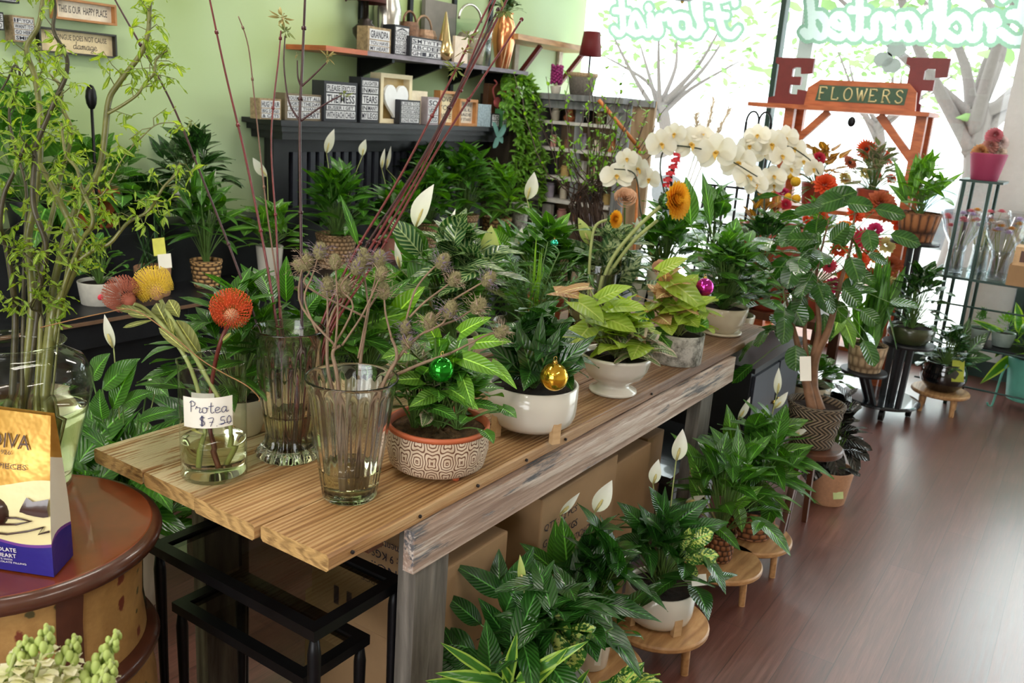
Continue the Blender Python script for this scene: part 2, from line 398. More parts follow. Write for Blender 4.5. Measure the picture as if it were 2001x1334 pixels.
M['rubber'] = leafmat('burgundy_rubber_leaf', (16, 18, 16), (34, 34, 28), .06, 8, .22, .03, coat=.4, mid=(60, 40, 34))
M['clusia'] = leafmat('round_fig_leaf', (26, 64, 22), (54, 100, 34), .1, 8, .24, .16, coat=.6, mid=(90, 130, 60))
M['dieff'] = leafmat('spotted_dumb_cane_leaf', (40, 84, 36), (60, 110, 44), .1, 9, .28, .25, blotch=(206, 216, 120), coat=.2)
M['agla'] = leafmat('silver_streaked_leaf', (40, 74, 42), (58, 96, 52), .5, 7, .32, .2, blotch=(176, 188, 140), vcol=(150, 170, 120), blo=(.55, .6))
M['drac'] = leafmat('yellow_edged_strap_leaf', (46, 96, 32), (70, 124, 40), .02, 3, .3, .25, edge=((150, 182, 72), .66), mid=(60, 110, 40))
M['fitt'] = leafmat('pale_veined_leaf', (64, 84, 52), (96, 110, 70), .5, 8, .4, .2, edge=((176, 160, 140), .7))
M['willowleaf'] = leafmat('curly_willow_leaf', (112, 148, 50), (150, 178, 76), .05, 6, .45, .4)
M['palm'] = leafmat('palm_leaflet', (38, 84, 32), (70, 120, 44), .05, 4, .35, .25)
M['stem'] = plain('green_stem', (92, 124, 58), .45, var=.15)
M['stem_pale'] = plain('pale_stem', (150, 160, 96), .5, var=.15)
M['spathe'] = petal('white_spathe', (246, 244, 234), (226, 230, 196), .3)
M['spathe_green'] = petal('greenish_spathe', (196, 206, 120), (160, 184, 84), .3)
M['spadix'] = plain('cream_spadix', (214, 200, 130), .8, bump=.8, nscale=200)
# ================================================================ stroke lettering
SF = {
 'E': ([[(.62,.88),(.45,1),(.22,.9),(.24,.62),(.45,.55),(.25,.5),(.06,.3),(.1,.06),(.35,0),(.62,.18)]], .66),
 'F': ([[(.02,.82),(.1,1),(.4,.93),(.95,1.0)], [(.55,.95),(.45,.5),(.32,.1),(.1,0),(-.05,.16)], [(.25,.5),(.72,.55)]], .82),
 'P': ([[(.12,.0),(.15,.95)], [(.02,.8),(.2,1),(.5,.85),(.42,.6),(.16,.5)]], .5),
 'n': ([[(.0,.36),(.1,.5),(.1,.02)], [(.1,.3),(.25,.5),(.4,.45),(.4,.1),(.5,.02),(.6,.12)]], .56),
 'c': ([[(.42,.42),(.25,.52),(.06,.35),(.08,.1),(.25,0),(.5,.14)]], .46),
 'h': ([[(.0,.3),(.2,.7),(.22,1.0),(.1,.95),(.1,.02)], [(.1,.3),(.25,.5),(.4,.45),(.4,.1),(.5,.02),(.6,.12)]], .56),
 'a': ([[(.42,.46),(.22,.52),(.05,.32),(.08,.06),(.25,.02),(.42,.25)], [(.43,.5),(.42,.1),(.5,.02),(.62,.12)]], .58),
 't': ([[(.2,.95),(.16,.3),(.18,.06),(.3,0),(.44,.12)], [(.0,.6),(.4,.64)]], .4),
 'e': ([[(.02,.22),(.3,.28),(.38,.44),(.22,.52),(.05,.35),(.08,.08),(.25,0),(.5,.14)]], .46),
 'd': ([[(.42,.46),(.22,.52),(.05,.32),(.08,.06),(.25,.02),(.42,.25)], [(.5,1.0),(.43,.5),(.42,.1),(.5,.02),(.62,.12)]], .58),
 'l': ([[(.0,.2),(.2,.6),(.25,1.0),(.12,.95),(.08,.2),(.16,0),(.32,.12)]], .3),
 'o': ([[(.3,.5),(.08,.42),(.06,.1),(.22,0),(.4,.12),(.4,.4),(.26,.5),(.55,.42)]], .5),
 'r': ([[(.0,.3),(.08,.55),(.16,.45),(.36,.45),(.3,.1),(.38,.0),(.5,.12)]], .44),
 'i': ([[(.0,.2),(.12,.5),(.1,.1),(.18,0),(.32,.12)], [(.13,.7),(.16,.74)]], .28),
 's': ([[(.0,.2),(.22,.55),(.34,.25),(.25,.02),(.02,.06)], [(.25,.02),(.42,.12)]], .38),
 'm': ([[(.0,.36),(.08,.5),(.08,.02)], [(.08,.3),(.2,.5),(.3,.4),(.3,.02)], [(.3,.3),(.42,.5),(.52,.4),(.52,.06),(.64,.1)]], .66),
 'g': ([[(.4,.46),(.2,.52),(.04,.32),(.1,.06),(.38,.2)], [(.42,.5),(.4,-.2),(.25,-.4),(.05,-.3),(.5,.1)]], .5),
 '$': ([[(.42,.75),(.2,.82),(.08,.62),(.4,.4),(.35,.12),(.05,.14)], [(.2,.95),(.16,0)], [(.3,.95),(.26,0)]], .6),
 '7': ([[(.02,.7),(.42,.74),(.2,.02)], [(.12,.38),(.42,.4)]], .5), '.': ([[(.1,.02),(.13,.06)]], .25),
 '5': ([[(.42,.8),(.14,.78),(.12,.5),(.36,.48),(.36,.2),(.08,.14)]], .46), '0': ([[(.25,.8),(.08,.6),(.12,.2),(.3,.14),(.42,.45),(.3,.78),(.2,.78)]], .5), ' ': ([], .35),
}
def strokes(mb, text, o, ux, uy, size, w, m=0, slant=0.0, k=5, off=0.0, gap=0.04, thick=True):
    nz = ux.cross(uy).normalized(); x = 0.0; o = V(o)+nz*off
    for ch in text:
        if ch not in SF: x += .4; continue
        st, adv = SF[ch]
        for poly in st:
            P = catmull([o+ux*((x+a+slant*b)*size)+uy*(b*size) for a, b in poly], k); n = len(P); rows = []
            for i, p in enumerate(P):
                t = (P[min(i+1, n-1)]-P[max(i-1, 0)]).normalized(); s = nz.cross(t).normalized()
                ww = w/2
                rows.append([p-s*ww, p, p+s*ww])
            mb.grid(rows, m)
            for e, sg in ((P[0], -1), (P[-1], 1)):
                b = len(mb.v)
                for q in range(10): mb.vert(e+ux*math.cos(q*.6283)*w/2+uy*math.sin(q*.6283)*w/2)
                mb.face(tuple(range(b, b+10)), None, m)
        x += adv+gap
    return x*size
def mbtext(mb, text, o, ux, uy, w, h, m=0, ext=0.0, off=0.0004, bold=0.0, shear=0.0):
    """block lettering fitted into w x h with its lower left at o"""
    cu = bpy.data.curves.new('tmp', 'FONT'); cu.body = text; cu.size = 1; cu.extrude = 0; cu.offset = bold; cu.resolution_u = 2; cu.shear = shear
    ob = bpy.data.objects.new('tmp', cu); COL.objects.link(ob); dg = bpy.context.evaluated_depsgraph_get()
    me = bpy.data.meshes.new_from_object(ob.evaluated_get(dg))
    xs = [v.co.x for v in me.vertices]; ys = [v.co.y for v in me.vertices]
    if xs:
        x0, x1, y0, y1 = min(xs), max(xs), min(ys), max(ys); nz = ux.cross(uy).normalized(); b = len(mb.v); o = V(o)+nz*off
        for v in me.vertices: mb.vert(o+ux*((v.co.x-x0)/(x1-x0)*w)+uy*((v.co.y-y0)/max(1e-6, y1-y0)*h))
        for p in me.polygons: mb.face(tuple(b+i for i in p.vertices), None, m)
    bpy.data.objects.remove(ob); bpy.data.curves.remove(cu); bpy.data.meshes.remove(me)
X3, Y3, Z3 = V((1, 0, 0)), V((0, 1, 0)), V((0, 0, 1))
# ================================================================ room shell
XW, YW = 6.3, 3.65
def slab(name, c, sz, m, **k):
    b = MB(); b.box(c, sz); return struct(name, b, m)
fl = slab('floor', (1.9, 0.05, -0.03), (8.8, 7.2, 0.06), M['floor'])
slab('ceiling', (1.9, 0.05, 2.93), (8.8, 7.2, 0.06), M['ceiling'])
slab('wall_left', (1.9, YW+.05, 1.45), (8.8, 0.1, 2.9), M['wall_green'])
slab('wall_right', (1.9, -3.55, 1.45), (8.8, 0.1, 2.9), M['cream_wall'])
b = MB(); b.box((-2.55, 0.05, .35), (.1, 7.2, .7)); b.box((-2.55, .05, 2.75), (.1, 7.2, .3)); b.box((-2.55, -2.2, 1.65), (.1, 2.7, 1.9)); b.box((-2.55, 2.6, 1.65), (.1, 2.1, 1.9)); struct('wall_rear', b, M['cream_wall'])
b = MB(); b.box((XW+.03, .05, 0.06), (.14, 7.2, .12)); b.box((XW+.03, .05, 2.82), (.14, 7.2, .16)); struct('trim_1', b, M['green_frame'])
b = MB(); b.box((XW+.02, 2.085, 1.43), (.09, .035, 2.62)); struct('trim_2', b, M['green_frame'])
b = MB(); b.box((XW+.12, 1.93, 1.43), (.05, .10, 2.62)); struct('trim_3', b, M['white_frame'])
b = MB(); b.box((XW-.01, .47, 1.43), (.14, .26, 2.62)); struct('trim_4', b, M['white_frame'])
b = MB(); b.box((XW-.05, .31, 1.43), (.10, .05, 2.62)); struct('trim_5', b, M['green_frame'])
b = MB(); b.box((XW-.02, .05, .52), (.06, .55, .80)); struct('trim_6', b, M['green_frame'])
b = MB(); b.box((XW+.02, -1.5, 1.43), (.09, .05, 2.62)); struct('trim_7', b, M['green_frame'])
for i, (a, c) in enumerate(((2.10, 3.65), (.60, 2.07), (-1.48, .34), (-3.5, -1.52))):
    b = MB(); b.box((XW+.03, (a+c)/2, 1.43), (.006, c-a, 2.62)); struct('window_%d' % (i+1), b, M['pane'])
b = MB(); b.box((1.9, YW-.008, .06), (8.2, .016, .12)); struct('baseboard_left', b, M['black_wood'])
for i, (x, y) in enumerate(LAMPS):
    t = thing('ceiling_lamp', 'white twin-tube strip lamp on the shop ceiling', 'ceiling lamp', (x, y, 2.9), 'ceiling strip lamps')
    b = MB(); b.box((x, y, 2.885), (1.3, .32, .03)); b.build('housing', M['white_frame'], t)
    for s in (-.07, .07):
        b = MB(); b.tube([(x-.6, y+s, 2.86), (x+.6, y+s, 2.86)], .014, 10); b.build('tube', M['lamp_tube'], t)
# lettering on the glass (reads from the street)
mint = petal('mint_window_paint', (112, 138, 118), None, .9); mint2 = petal('pale_window_paint', (166, 176, 168), None, .9)
for body, y0, wid, lab in (('Enchanted', .56, 1.36, 'mint outlined script word Enchanted painted on the window, seen mirrored'), ('Florist', 2.40, .98, 'mint outlined script word Florist painted on the window, seen mirrored')):
    tot = sum(SF[c][1]+.04 for c in body); sz = wid/tot
    # reads toward +Y from outside; strokes are laid on the inner face of the pane
    o = V((XW-.012, y0, 2.07)); t = thing('window_lettering', lab, 'sign', o)
    hz = .26 if body == 'Florist' else .27
    ux = Y3; uy = Z3*(hz/sz)
    cs = .005; ny, nz_ = int((wid+.14)/cs), int((hz*1.05+.28)/cs); DF = [[9.0]*nz_ for _ in range(ny)]; gy0, gz0 = y0-.07, 2.085-.14; x = 0
    for ch in body:
        stt, adv = SF[ch]
        for poly in stt:
            P = catmull([V((0, y0+(x+a+.12*bb)*sz, 2.085+bb*hz)) for a, bb in poly], 12)
            for p in P:
                ci, cj = int((p.y-gy0)/cs), int((p.z-gz0)/cs)
                for i in range(max(0, ci-10), min(ny, ci+11)):
                    for j in range(max(0, cj-10), min(nz_, cj+11)):
                        d = math.hypot(gy0+(i+.5)*cs-p.y, gz0+(j+.5)*cs-p.z)
                        if d < DF[i][j]: DF[i][j] = d
        x += adv+.04
    for nm, lo_d, hi_d, mt in (('outline', .026, .05, mint), ('letter_fill', -1, .026, mint2)):
        mb = MB()
        for i in range(ny):
            j = 0
            while j < nz_:
                if lo_d <= DF[i][j] < hi_d:
                    j2 = j
                    while j2+1 < nz_ and lo_d <= DF[i][j2+1] < hi_d: j2 += 1
                    ya, yb_, za, zb = gy0+i*cs, gy0+(i+1)*cs, gz0+j*cs, gz0+(j2+1)*cs; b0 = len(mb.v)
                    for q in ((ya, za), (yb_, za), (yb_, zb), (ya, zb)): mb.vert((XW-.012, q[0], q[1]))
                    mb.face((b0, b0+1, b0+2, b0+3)); j = j2
                j += 1
        mb.build(nm, mt, t, smooth=False)
bfm = plain('pale_blue_decal', (196, 222, 226), .6, var=.03)
b = MB()
for a in (35, 145, 250):
    c = pl(1738+ (14 if a < 90 else -12 if a < 200 else 4), 108+(-12 if a < 90 else 8 if a < 200 else 20), 'x', XW-.012)
    bb0 = len(b.v)
    for q in range(16): b.vert(c+Y3*math.cos(q*.3927)*.06+Z3*math.sin(q*.3927)*(.05 if q % 4 else .042))
    b.face(tuple(range(bb0, bb0+16)))
o = b.build('butterfly_decal', bfm, None, loc=pl(1738, 108, 'x', XW-.012), smooth=False); tag(o, 'pale blue butterfly sticker on the window below the word Enchanted', 'sticker')
# ---------------------------------------------------------------- street outside
pave = plain('sunlit_pavement', (214, 212, 206), .9, var=.06, nscale=2)
b = MB(); b.box((26, 0, -.2), (38, 70, .1)); struct('pavement', b, pave)
tbark = plain('pale_street_tree_bark', (92, 84, 80), .9, var=.1); tleaf = plain('sunlit_street_tree_leaves', (118, 148, 90), .8, var=.12, nscale=3)
rn = random.Random(5)
def street_tree(x, y, h, lab, r=2.2, n=420):
    t = thing('street_tree', lab, 'tree', (x, y, -.15), 'street trees outside the window')
    b = MB(); tips = []
    b.tube(catmull([(x, y, -.15), (x+.1, y-.05, h*.22), (x-.1, y+.1, h*.42)]), lin(.24, .16, 11), 8)
    for k in range(9):
        a = k*2.4; e = V((x+math.cos(a)*r*.8, y+math.sin(a)*r*.9, h*(.62+.3*rn.random()))); s0 = V((x-.1, y+.1, h*(.3+.014*k)))
        P = catmull([s0, (s0*.55+e*.45)+V((rn.uniform(-.3, .3), rn.uniform(-.3, .3), .1)), e], 6); b.tube(P, lin(.09, .02, len(P)), 6); tips.append(e)
    b.build('trunk', tbark, t); b = MB()
    for k in range(n):
        e = rn.choice(tips); c = e+V((rn.gauss(0, r*.3), rn.gauss(0, r*.3), rn.gauss(0, r*.22)))
        d = V((rn.uniform(-1, 1), rn.uniform(-1, 1), rn.uniform(-.6, .6))).normalized()*.3
        b.leaf(c, c+d, .16, V((rn.random(), rn.random(), 1)), .1, .1, 'oval', 3)
    b.build('foliage', tleaf, t)
street_tree(12.0, 1.35, 4.4, 'pale spreading street tree outside, right of the letter F')
street_tree(24.0, 11.0, 4.5, 'pale street tree outside behind the word Florist', 2.2, 260)
street_tree(30.0, 6.3, 4.2, 'distant street tree outside between the letters E and F')
carp = plain('pale_car_paint', (212, 216, 220), .2, .2, var=.02); carg = plain('car_glass', (150, 165, 172), .1); tyre = plain('tyre_rubber', (90, 90, 92), .8)
def car(x, y, lab, paint):
    t = thing('car', lab, 'car', (x, y, -.15), 'parked cars outside')
    b = MB(); pr = [(-2.1, .3), (-2.1, .75), (-1.2, .9), (-.7, 1.35), (.8, 1.38), (1.5, .92), (2.15, .8), (2.15, .3)]
    b.prism(pr, (x+.8, y, -.15), Y3, Z3, 1.6); b.build('body', paint, t, smooth=False)
    b = MB(); b.prism([(-1.1, .92), (-.66, 1.3), (.76, 1.32), (1.35, .92)], (x+.79, y, -.15), Y3, Z3, 1.62); b.build('side_windows', carg, t, smooth=False)
    for s in (-1.3, 1.35):
        b = MB(); b.tube([(x+.78, y+s, .17), (x+1.0, y+s, .17)], .32, 18); b.build('wheel', tyre, t, smooth='auto')
car(14.0, 5.2, 'pale silver car parked outside, seen under the letter E', carp)
car(13.5, 0.4, 'pale blue car parked outside, seen right of the flower stand', plain('pale_blue_car_paint', (182, 200, 214), .2, .2))
# ================================================================ rustic plank table
pl_paint = [((216, 190, 144), 2.2, .56, .70, (1.4, 14, 14)), ((84, 56, 34), 3.0, .64, .76, (1.5, 24, 24))]
def plank_mat():
    k = NM('weathered_plank_wood'); oi = k.n.new('ShaderNodeObjectInfo'); rnd_ = oi.outputs['Random']
    def sh(v):
        a = k.n.new('ShaderNodeVectorMath'); a.operation = 'ADD'; k.link(v, a.inputs[0]); cx = k.n.new('ShaderNodeCombineXYZ'); k.link(k.math('MULTIPLY', rnd_, 17.0), cx.inputs[0]); k.link(k.math('MULTIPLY', rnd_, 9.0), cx.inputs[1]); k.link(cx.outputs[0], a.inputs[1]); return a.outputs[0]
    v1 = sh(k.coord((1.0, 34, 34))); g = k.noise(v1, 3.2, 6, .7, .8); v2 = k.coord((.7, 9, 9)); g2 = k.noise(v2, 2.4, 4, .6, .5)
    wv = k.node('ShaderNodeTexWave', Scale=2.6, Distortion=9.0, Detail=4.0); wv.wave_type = 'BANDS'; wv.bands_direction = 'Y'; k.link(sh(k.coord((.5, 10, 10))), wv.inputs['Vector'])
    f = k.math('MULTIPLY_ADD', wv.outputs[1], .17, k.math('MULTIPLY_ADD', g, .5, k.math('MULTIPLY', g2, .3)))
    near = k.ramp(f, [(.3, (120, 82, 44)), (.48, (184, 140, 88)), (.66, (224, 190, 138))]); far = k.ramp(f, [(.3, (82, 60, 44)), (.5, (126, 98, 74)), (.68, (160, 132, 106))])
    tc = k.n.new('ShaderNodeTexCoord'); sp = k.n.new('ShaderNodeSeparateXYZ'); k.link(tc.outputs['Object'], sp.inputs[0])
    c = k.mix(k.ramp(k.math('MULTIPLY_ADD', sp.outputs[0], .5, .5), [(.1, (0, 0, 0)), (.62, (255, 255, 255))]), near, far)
    # old cream paint left on the two planks farthest from the aisle, at the near end
    pn = k.noise(k.coord((1.6, 12, 12)), 2.6, 6, .75); m1 = k.ramp(k.math('MULTIPLY_ADD', wv.outputs[1], .08, pn), [(.47, (0, 0, 0)), (.55, (255, 255, 255))])
    m2 = k.ramp(sp.outputs[1], [(.0, (0, 0, 0)), (.06, (255, 255, 255))]); m3 = k.ramp(k.math('MULTIPLY_ADD', sp.outputs[0], -1.0, -.3), [(.0, (0, 0, 0)), (.35, (255, 255, 255))])
    c = k.mix(k.math('MULTIPLY', m1, k.math('MULTIPLY', m2, m3)), c, (232, 216, 172))
    kn = k.ramp(k.noise(k.coord((2, 14, 14)), 3.4, 3, .5), [(.69, (0, 0, 0)), (.74, (255, 255, 255))]); c = k.mix(k.math('MULTIPLY', kn, .6), c, (96, 62, 34))
    c = k.mix(k.math('MULTIPLY', rnd_, .34), c, (120, 78, 44))
    k.set(Base_Color=c, Roughness=.5); k.bump(k.math('ADD', g, k.math('MULTIPLY', wv.outputs[1], .6)), .55, .003); return k.mat
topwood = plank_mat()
endwood = woodmat('sawn_end_grain', (120, 88, 48), (190, 152, 96), None, (30, 7, 30), .7, 7, .5)
apronw = woodmat('peeling_painted_board', (140, 114, 100), (180, 156, 140), (200, 182, 168), (1.0, 16, 16), .6, 5.5, .8,
                 paint=[((98, 98, 102), 2.4, .60, .66, (1.2, 7, 7)), ((206, 192, 180), 4.0, .54, .66, (1.2, 18, 18))])
legw = woodmat('grey_weathered_post', (58, 52, 46), (108, 102, 94), (142, 134, 124), (10, 10, 1.2), .7, 5, .7)
tab = thing('rustic_table', 'long weathered plank table with peeling grey apron, covered with potted plants and vases', 'table', (2.05, 1.28, 0))
ys = [.95, 1.125, 1.30, 1.465, 1.64]; rr = random.Random(3)
for k in range(4):
    a, c = ys[k]+.003, ys[k+1]-.003; xs = .935+rr.uniform(-.006, .006)+(.0 if k else .01); x2 = 3.24+rr.uniform(-.01, .01)
    b = MB(); th = .032; nseg = 30
    # slightly worn edges: a rounded-end plank with a small bow
    rows = []
    for i in range(nseg+1):
        x = xs+(x2-xs)*i/nseg; w1 = rr.uniform(-.0012, .0012); w2 = rr.uniform(-.0012, .0012)
        A, Cc = a+w1, c+w2; r_ = .005
        rows.append([(x, A, .75-r_), (x, A+r_, .75), (x, (A+Cc)/2, .7495), (x, Cc-r_, .75), (x, Cc, .75-r_), (x, Cc, .75-th+r_), (x, Cc-r_, .75-th), (x, A+r_, .75-th), (x, A, .75-th+r_)])
    b.grid(rows, 0, True)
    b.face(tuple(range(9)), None, 1); b.face(tuple(nseg*9+q for q in range(8, -1, -1)), None, 1)
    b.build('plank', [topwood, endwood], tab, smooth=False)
b = MB(); b.box((2.0, .952, .672), (1.70, .026, .088))
b.build('apron', apronw, tab, smooth=False)
b = MB(); b.box((2.0, 1.62, .672), (1.70, .026, .088)); b.build('apron', apronw, tab, smooth=False)
for (x, y) in ((1.245, .99), (1.20, 1.585), (2.70, .99), (2.78, 1.585)):
    b = MB(); b.box((x, y, .358), (.105, .045, .716)); b.build('leg', legw, tab, smooth=False)
b = MB(); b.box((1.10, 1.29, .70), (.04, .60, .034)); b.build('cross_batten', M['darkwood'], tab, smooth=False); b = MB(); b.box((2.9, 1.29, .70), (.04, .60, .034)); b.build('cross_batten', M['darkwood'], tab, smooth=False)
nail = plain('rusty_nail', (40, 32, 28), .6, .5)
for (px, py) in ((690, 1072), (822, 1004), (935, 948), (1030, 897), (1107, 850), (1275, 765)):
    p = pl(px, py, 'y', .95); b = MB(); b.tube([(p.x, .9488, .735), (p.x, .954, .735)], .0035, 8); b.build('nail', nail, tab)
# ================================================================ round drum side table
dc = (.70, 1.515)
drumw = plain('cherry_stained_wood', (118, 52, 24), .28, var=.25, nscale=9, coat=.4); drumrim = plain('dark_cherry_rim', (74, 40, 26), .3, var=.25, nscale=18, coat=.3)
def drum_side():
    k = NM('painted_floral_side'); vec = k.coord((1, 1, 1)); base = k.ramp(k.noise(vec, 9, 5, .7), [(.3, (132, 92, 48)), (.7, (182, 142, 84))])
    for (c, sc, seed) in (((112, 52, 34), 17, 3.0), ((78, 70, 38), 22, 8.0)):
        vv = k.n.new('ShaderNodeTexVoronoi'); vv.feature = 'F1'; vv.inputs['Scale'].default_value = sc
        mp = k.coord((1, 1, .6+seed*.05)); k.link(mp, vv.inputs['Vector'])
        f = k.math('ADD', vv.outputs['Distance'], k.math('MULTIPLY', k.noise(mp, 60, 3), .28))
        base = k.mix(k.ramp(f, [(.27, (255, 255, 255)), (.33, (0, 0, 0))]), base, c)
    k.set(Base_Color=base, Roughness=.5); return k.mat
dsd = drum_side()
t = thing('drum_table', 'round cherry wood drum table with painted floral sides, at the left edge', 'side table', (dc[0], dc[1], 0))
b = MB(); b.lathe([(0, .668), (.235, .668), (.252, .672), (.256, .682), (.25, .693), (.238, .699), (.228, .697), (0, .697)], (dc[0], dc[1], 0), 72); b.build('table_top', drumw, t, smooth='auto')
b = MB(); b.lathe([(.236, .6985), (.244, .6975), (.2525, .693), (.2575, .683), (.2545, .672), (.247, .667)], (dc[0], dc[1], 0), 72); b.build('top_rim', drumrim, t)
b = MB(); b.lathe([(.228, .668), (.218, .60), (.216, .53), (.222, .47)], (dc[0], dc[1], 0), 72); b.build('painted_side', dsd, t)
b = MB(); b.lathe([(.222, .475), (.238, .47), (.246, .455), (.238, .44), (.222, .436)], (dc[0], dc[1], 0), 72); b.build('waist_band', drumrim, t)
b = MB(); b.lathe([(.222, .438), (.236, .36), (.24, .2), (.232, .03)], (dc[0], dc[1], 0), 72); b.build('lower_side', dsd, t)
b = MB(); b.lathe([(.232, .06), (.248, .05), (.25, 0), (0, 0)], (dc[0], dc[1], 0), 60); b.build('plinth', drumrim, t)
for a in (-95, -20, 60, 150, 215):
    rr_ = math.radians(a); b = MB(); rows = []
    for z, r in ((.667, .2295), (.60, .2195), (.53, .2175), (.475, .2235)):
        rows.append([(dc[0]+math.cos(rr_+q)*(r+.002), dc[1]+math.sin(rr_+q)*(r+.002), z) for q in (-.1, -.05, 0, .05, .1)])
    b.grid(rows); b.build('dark_stile', drumrim, t)
# ================================================================ nest of black glass-topped tables
def nest(x0, x1, y0, y1, z, lab):
    t = thing('nesting_table', lab, 'side table', ((x0+x1)/2, (y0+y1)/2, 0), 'nest of black iron tables')
    b = MB(); w = .026
    for (c, s) in ((((x0+x1)/2, y0+w/2, z-.011), (x1-x0, w, .022)), (((x0+x1)/2, y1-w/2, z-.011), (x1-x0, w, .022)), ((x0+w/2, (y0+y1)/2, z-.011), (w, y1-y0-2*w, .022)), ((x1-w/2, (y0+y1)/2, z-.011), (w, y1-y0-2*w, .022))): b.box(c, s)
    b.build('frame', M['black_iron'], t, smooth=False)
    b = MB(); b.box(((x0+x1)/2, (y0+y1)/2, z-.009), (x1-x0-2*w, y1-y0-2*w, .006)); b.build('glass_top', smoke, t, smooth=False)
    for x in (x0+.014, x1-.014):
        for y in (y0+.014, y1-.014):
            b = MB(); b.tube([(x, y, z-.022), (x, y, z-.06), (x, y, z*.5), (x, y, 0)], [.008, .013, .0105, .007], 8); b.build('leg', M['black_iron'], t)
smoke = thinglass('smoked_table_glass', (214, 216, 208), .35, .03)
nest(.985, 1.235, 1.03, 1.53, .548, 'taller black iron nesting table with glass top, under the near end of the plank table')
nest(1.00, 1.185, 1.075, 1.48, .42, 'lower black iron nesting table tucked under the taller one')
# ================================================================ cardboard boxes under the table
def carton(c, sz, lab, lines=None, face='x', rz=0):
    t = thing('cardboard_box', lab, 'box', (c[0], c[1], c[2]-sz[2]/2), 'cartons stored under the plank table')
    b = MB(); b.box(c, sz, rz); o = b.build('carton', M['card'], t, smooth=False)
    md = o.modifiers.new('b', 'BEVEL'); md.width = .004; md.segments = 2
    b = MB(); b.box((c[0], c[1], c[2]+sz[2]/2+.0006), (sz[0]*.98, .05, .001), rz); b.build('packing_tape', plain('packing_tape', (176, 150, 110), .25), t, smooth=False)
    if lines:
        b = MB()
        for (s, u, v, w, h, fl) in lines:
            if face == 'x': o = V((c[0]-sz[0]/2-.0012, c[1]+sz[1]/2-u, c[2]-sz[2]/2+v)); ux, uy = -Y3, Z3
            else: o = V((c[0]-sz[0]/2+u, c[1]-sz[1]/2-.0012, c[2]-sz[2]/2+v)); ux, uy = X3, Z3
            if fl: o = o+ux*w+uy*h; ux, uy = -ux, -uy
            mbtext(b, s, o, ux, uy, w, h, off=0)
        b.build('printing', M['ink'], t, smooth=False)
    return t
carton((1.49, 1.235, .385), (.24, .42, .25), 'brown carton with upside-down print, stacked behind the near table leg', [('C/NO.:', .20, .17, .12, .022, 1), ('Quantity: 12 PCS', .17, .13, .19, .022, 1), ('N.W.: 9 KGS', .2, .205, .14, .02, 1), ('Measurement:38X26X', .15, .235, .22, .02, 1), ('II', .08, .03, .06, .05, 0)], 'x')
carton((1.55, 1.30, .13), (.30, .40, .258), 'lowest plain brown carton, below the one with upside-down print')
carton((1.98, 1.15, .33), (.42, .24, .40), 'large brown carton printed G.W.: 11 KGS, under the table apron', [('QTY.: 12 PCS', .02, .30, .17, .022, 0), ('G.W.: 11 KGS', .02, .255, .18, .022, 0), ('Measurement: 47X26CM', .02, .21, .27, .022, 0)], 'y')
carton((2.34, 1.17, .30), (.26, .24, .36), 'creased brown carton beside the printed carton, under the table')
carton((2.02, 1.15, .065), (.60, .25, .125), 'flat brown carton on the floor below the printed carton')
carton((2.60, 1.20, .29), (.13, .22, .34), 'folded brown carton with an open flap near the far table leg')
b = MB(); b.box((2.95, 1.30, .27), (.55, .50, .03)); b.box((3.15, 1.5, .13), (.06, .06, .25)); b.box((2.72, 1.5, .13), (.06, .06, .25)); b.box((3.15, 1.1, .13), (.06, .06, .25)); b.box((2.80, 1.1, .13), (.06, .06, .25))
blt = b.build('low_black_table', plain('black_laminate', (30, 31, 36), .18, coat=.5), None, loc=(2.95, 1.3, 0), smooth=False); tag(blt, 'low glossy black table under the far end of the plank table', 'table')
# ================================================================ glass vases
def vase(name, lab, base, prof, mat, wall=.004, bot=.012, flute=None, water=None, n=64, group=None, thin=0):
    t = thing(name, lab, 'vase', base, group)
    outer = [(0, 0)]+prof; rim = prof[-1]
    inner = [(max(.001, r-wall), z) for r, z in prof if z > bot]; inner = [(inner[0][0], bot)]+inner
    P = outer+[(rim[0]-wall*.15, rim[1]+wall*.5), (rim[0]-wall*.85, rim[1]+wall*.5)]+inner[::-1]+[(0, bot)]
    no = len(outer)
    fl = None
    if flute:
        def fl(i, a): return flute(i, a) if i < no else (flute(min(no-1, no+2+len(inner)-i), a)*.0)
    if thin: P = outer+[(rim[0]+wall*.4, rim[1]+wall*.4), (rim[0]-wall*.6, rim[1]+wall*.9), (rim[0]-wall*1.2, rim[1]-wall*.2)]
    b = MB(); b.lathe(P, base, n, flute=fl); b.build('glass_body', mat, t)
    if water:
        W = [(0, bot-.0008), (inner[0][0]+.0005, bot-.0008)]
        for k in range(13):
            z = bot+(water-bot)*k/12
            for (r1, z1), (r2, z2) in zip(inner, inner[1:]):
                if z1 <= z <= z2: W.append((r1+(r2-r1)*(z-z1)/max(1e-6, z2-z1)+.0005, z)); break
        W.append((0, water)); b = MB(); b.lathe(W, base, n); b.build('water', M['water'], t)
    return t
def basepx(px, py, z): return pl(px, py, 'z', z)
# big ginger-jar vase on the drum table
vb = pl(52, 948, 'z', .699); D = dof(vb); s = D/F0; zt = topz(vb, 668)-.699
BV = vb.copy()
vase('glass_vase', 'large round-shouldered clear glass jar vase full of curly willow, on the drum table', vb,
     [(.075, 0), (.082, .004), (.085, .02), (.098, zt*.25), (.118, zt*.5), (.132, zt*.68), (.133, zt*.78), (.118, zt*.88), (.088, zt*.935), (.074, zt*.955), (.073, zt*.97), (.083, zt*.99), (.089, zt)], M['glass_thin'], .0035, .014, thin=1, water=zt*.6)
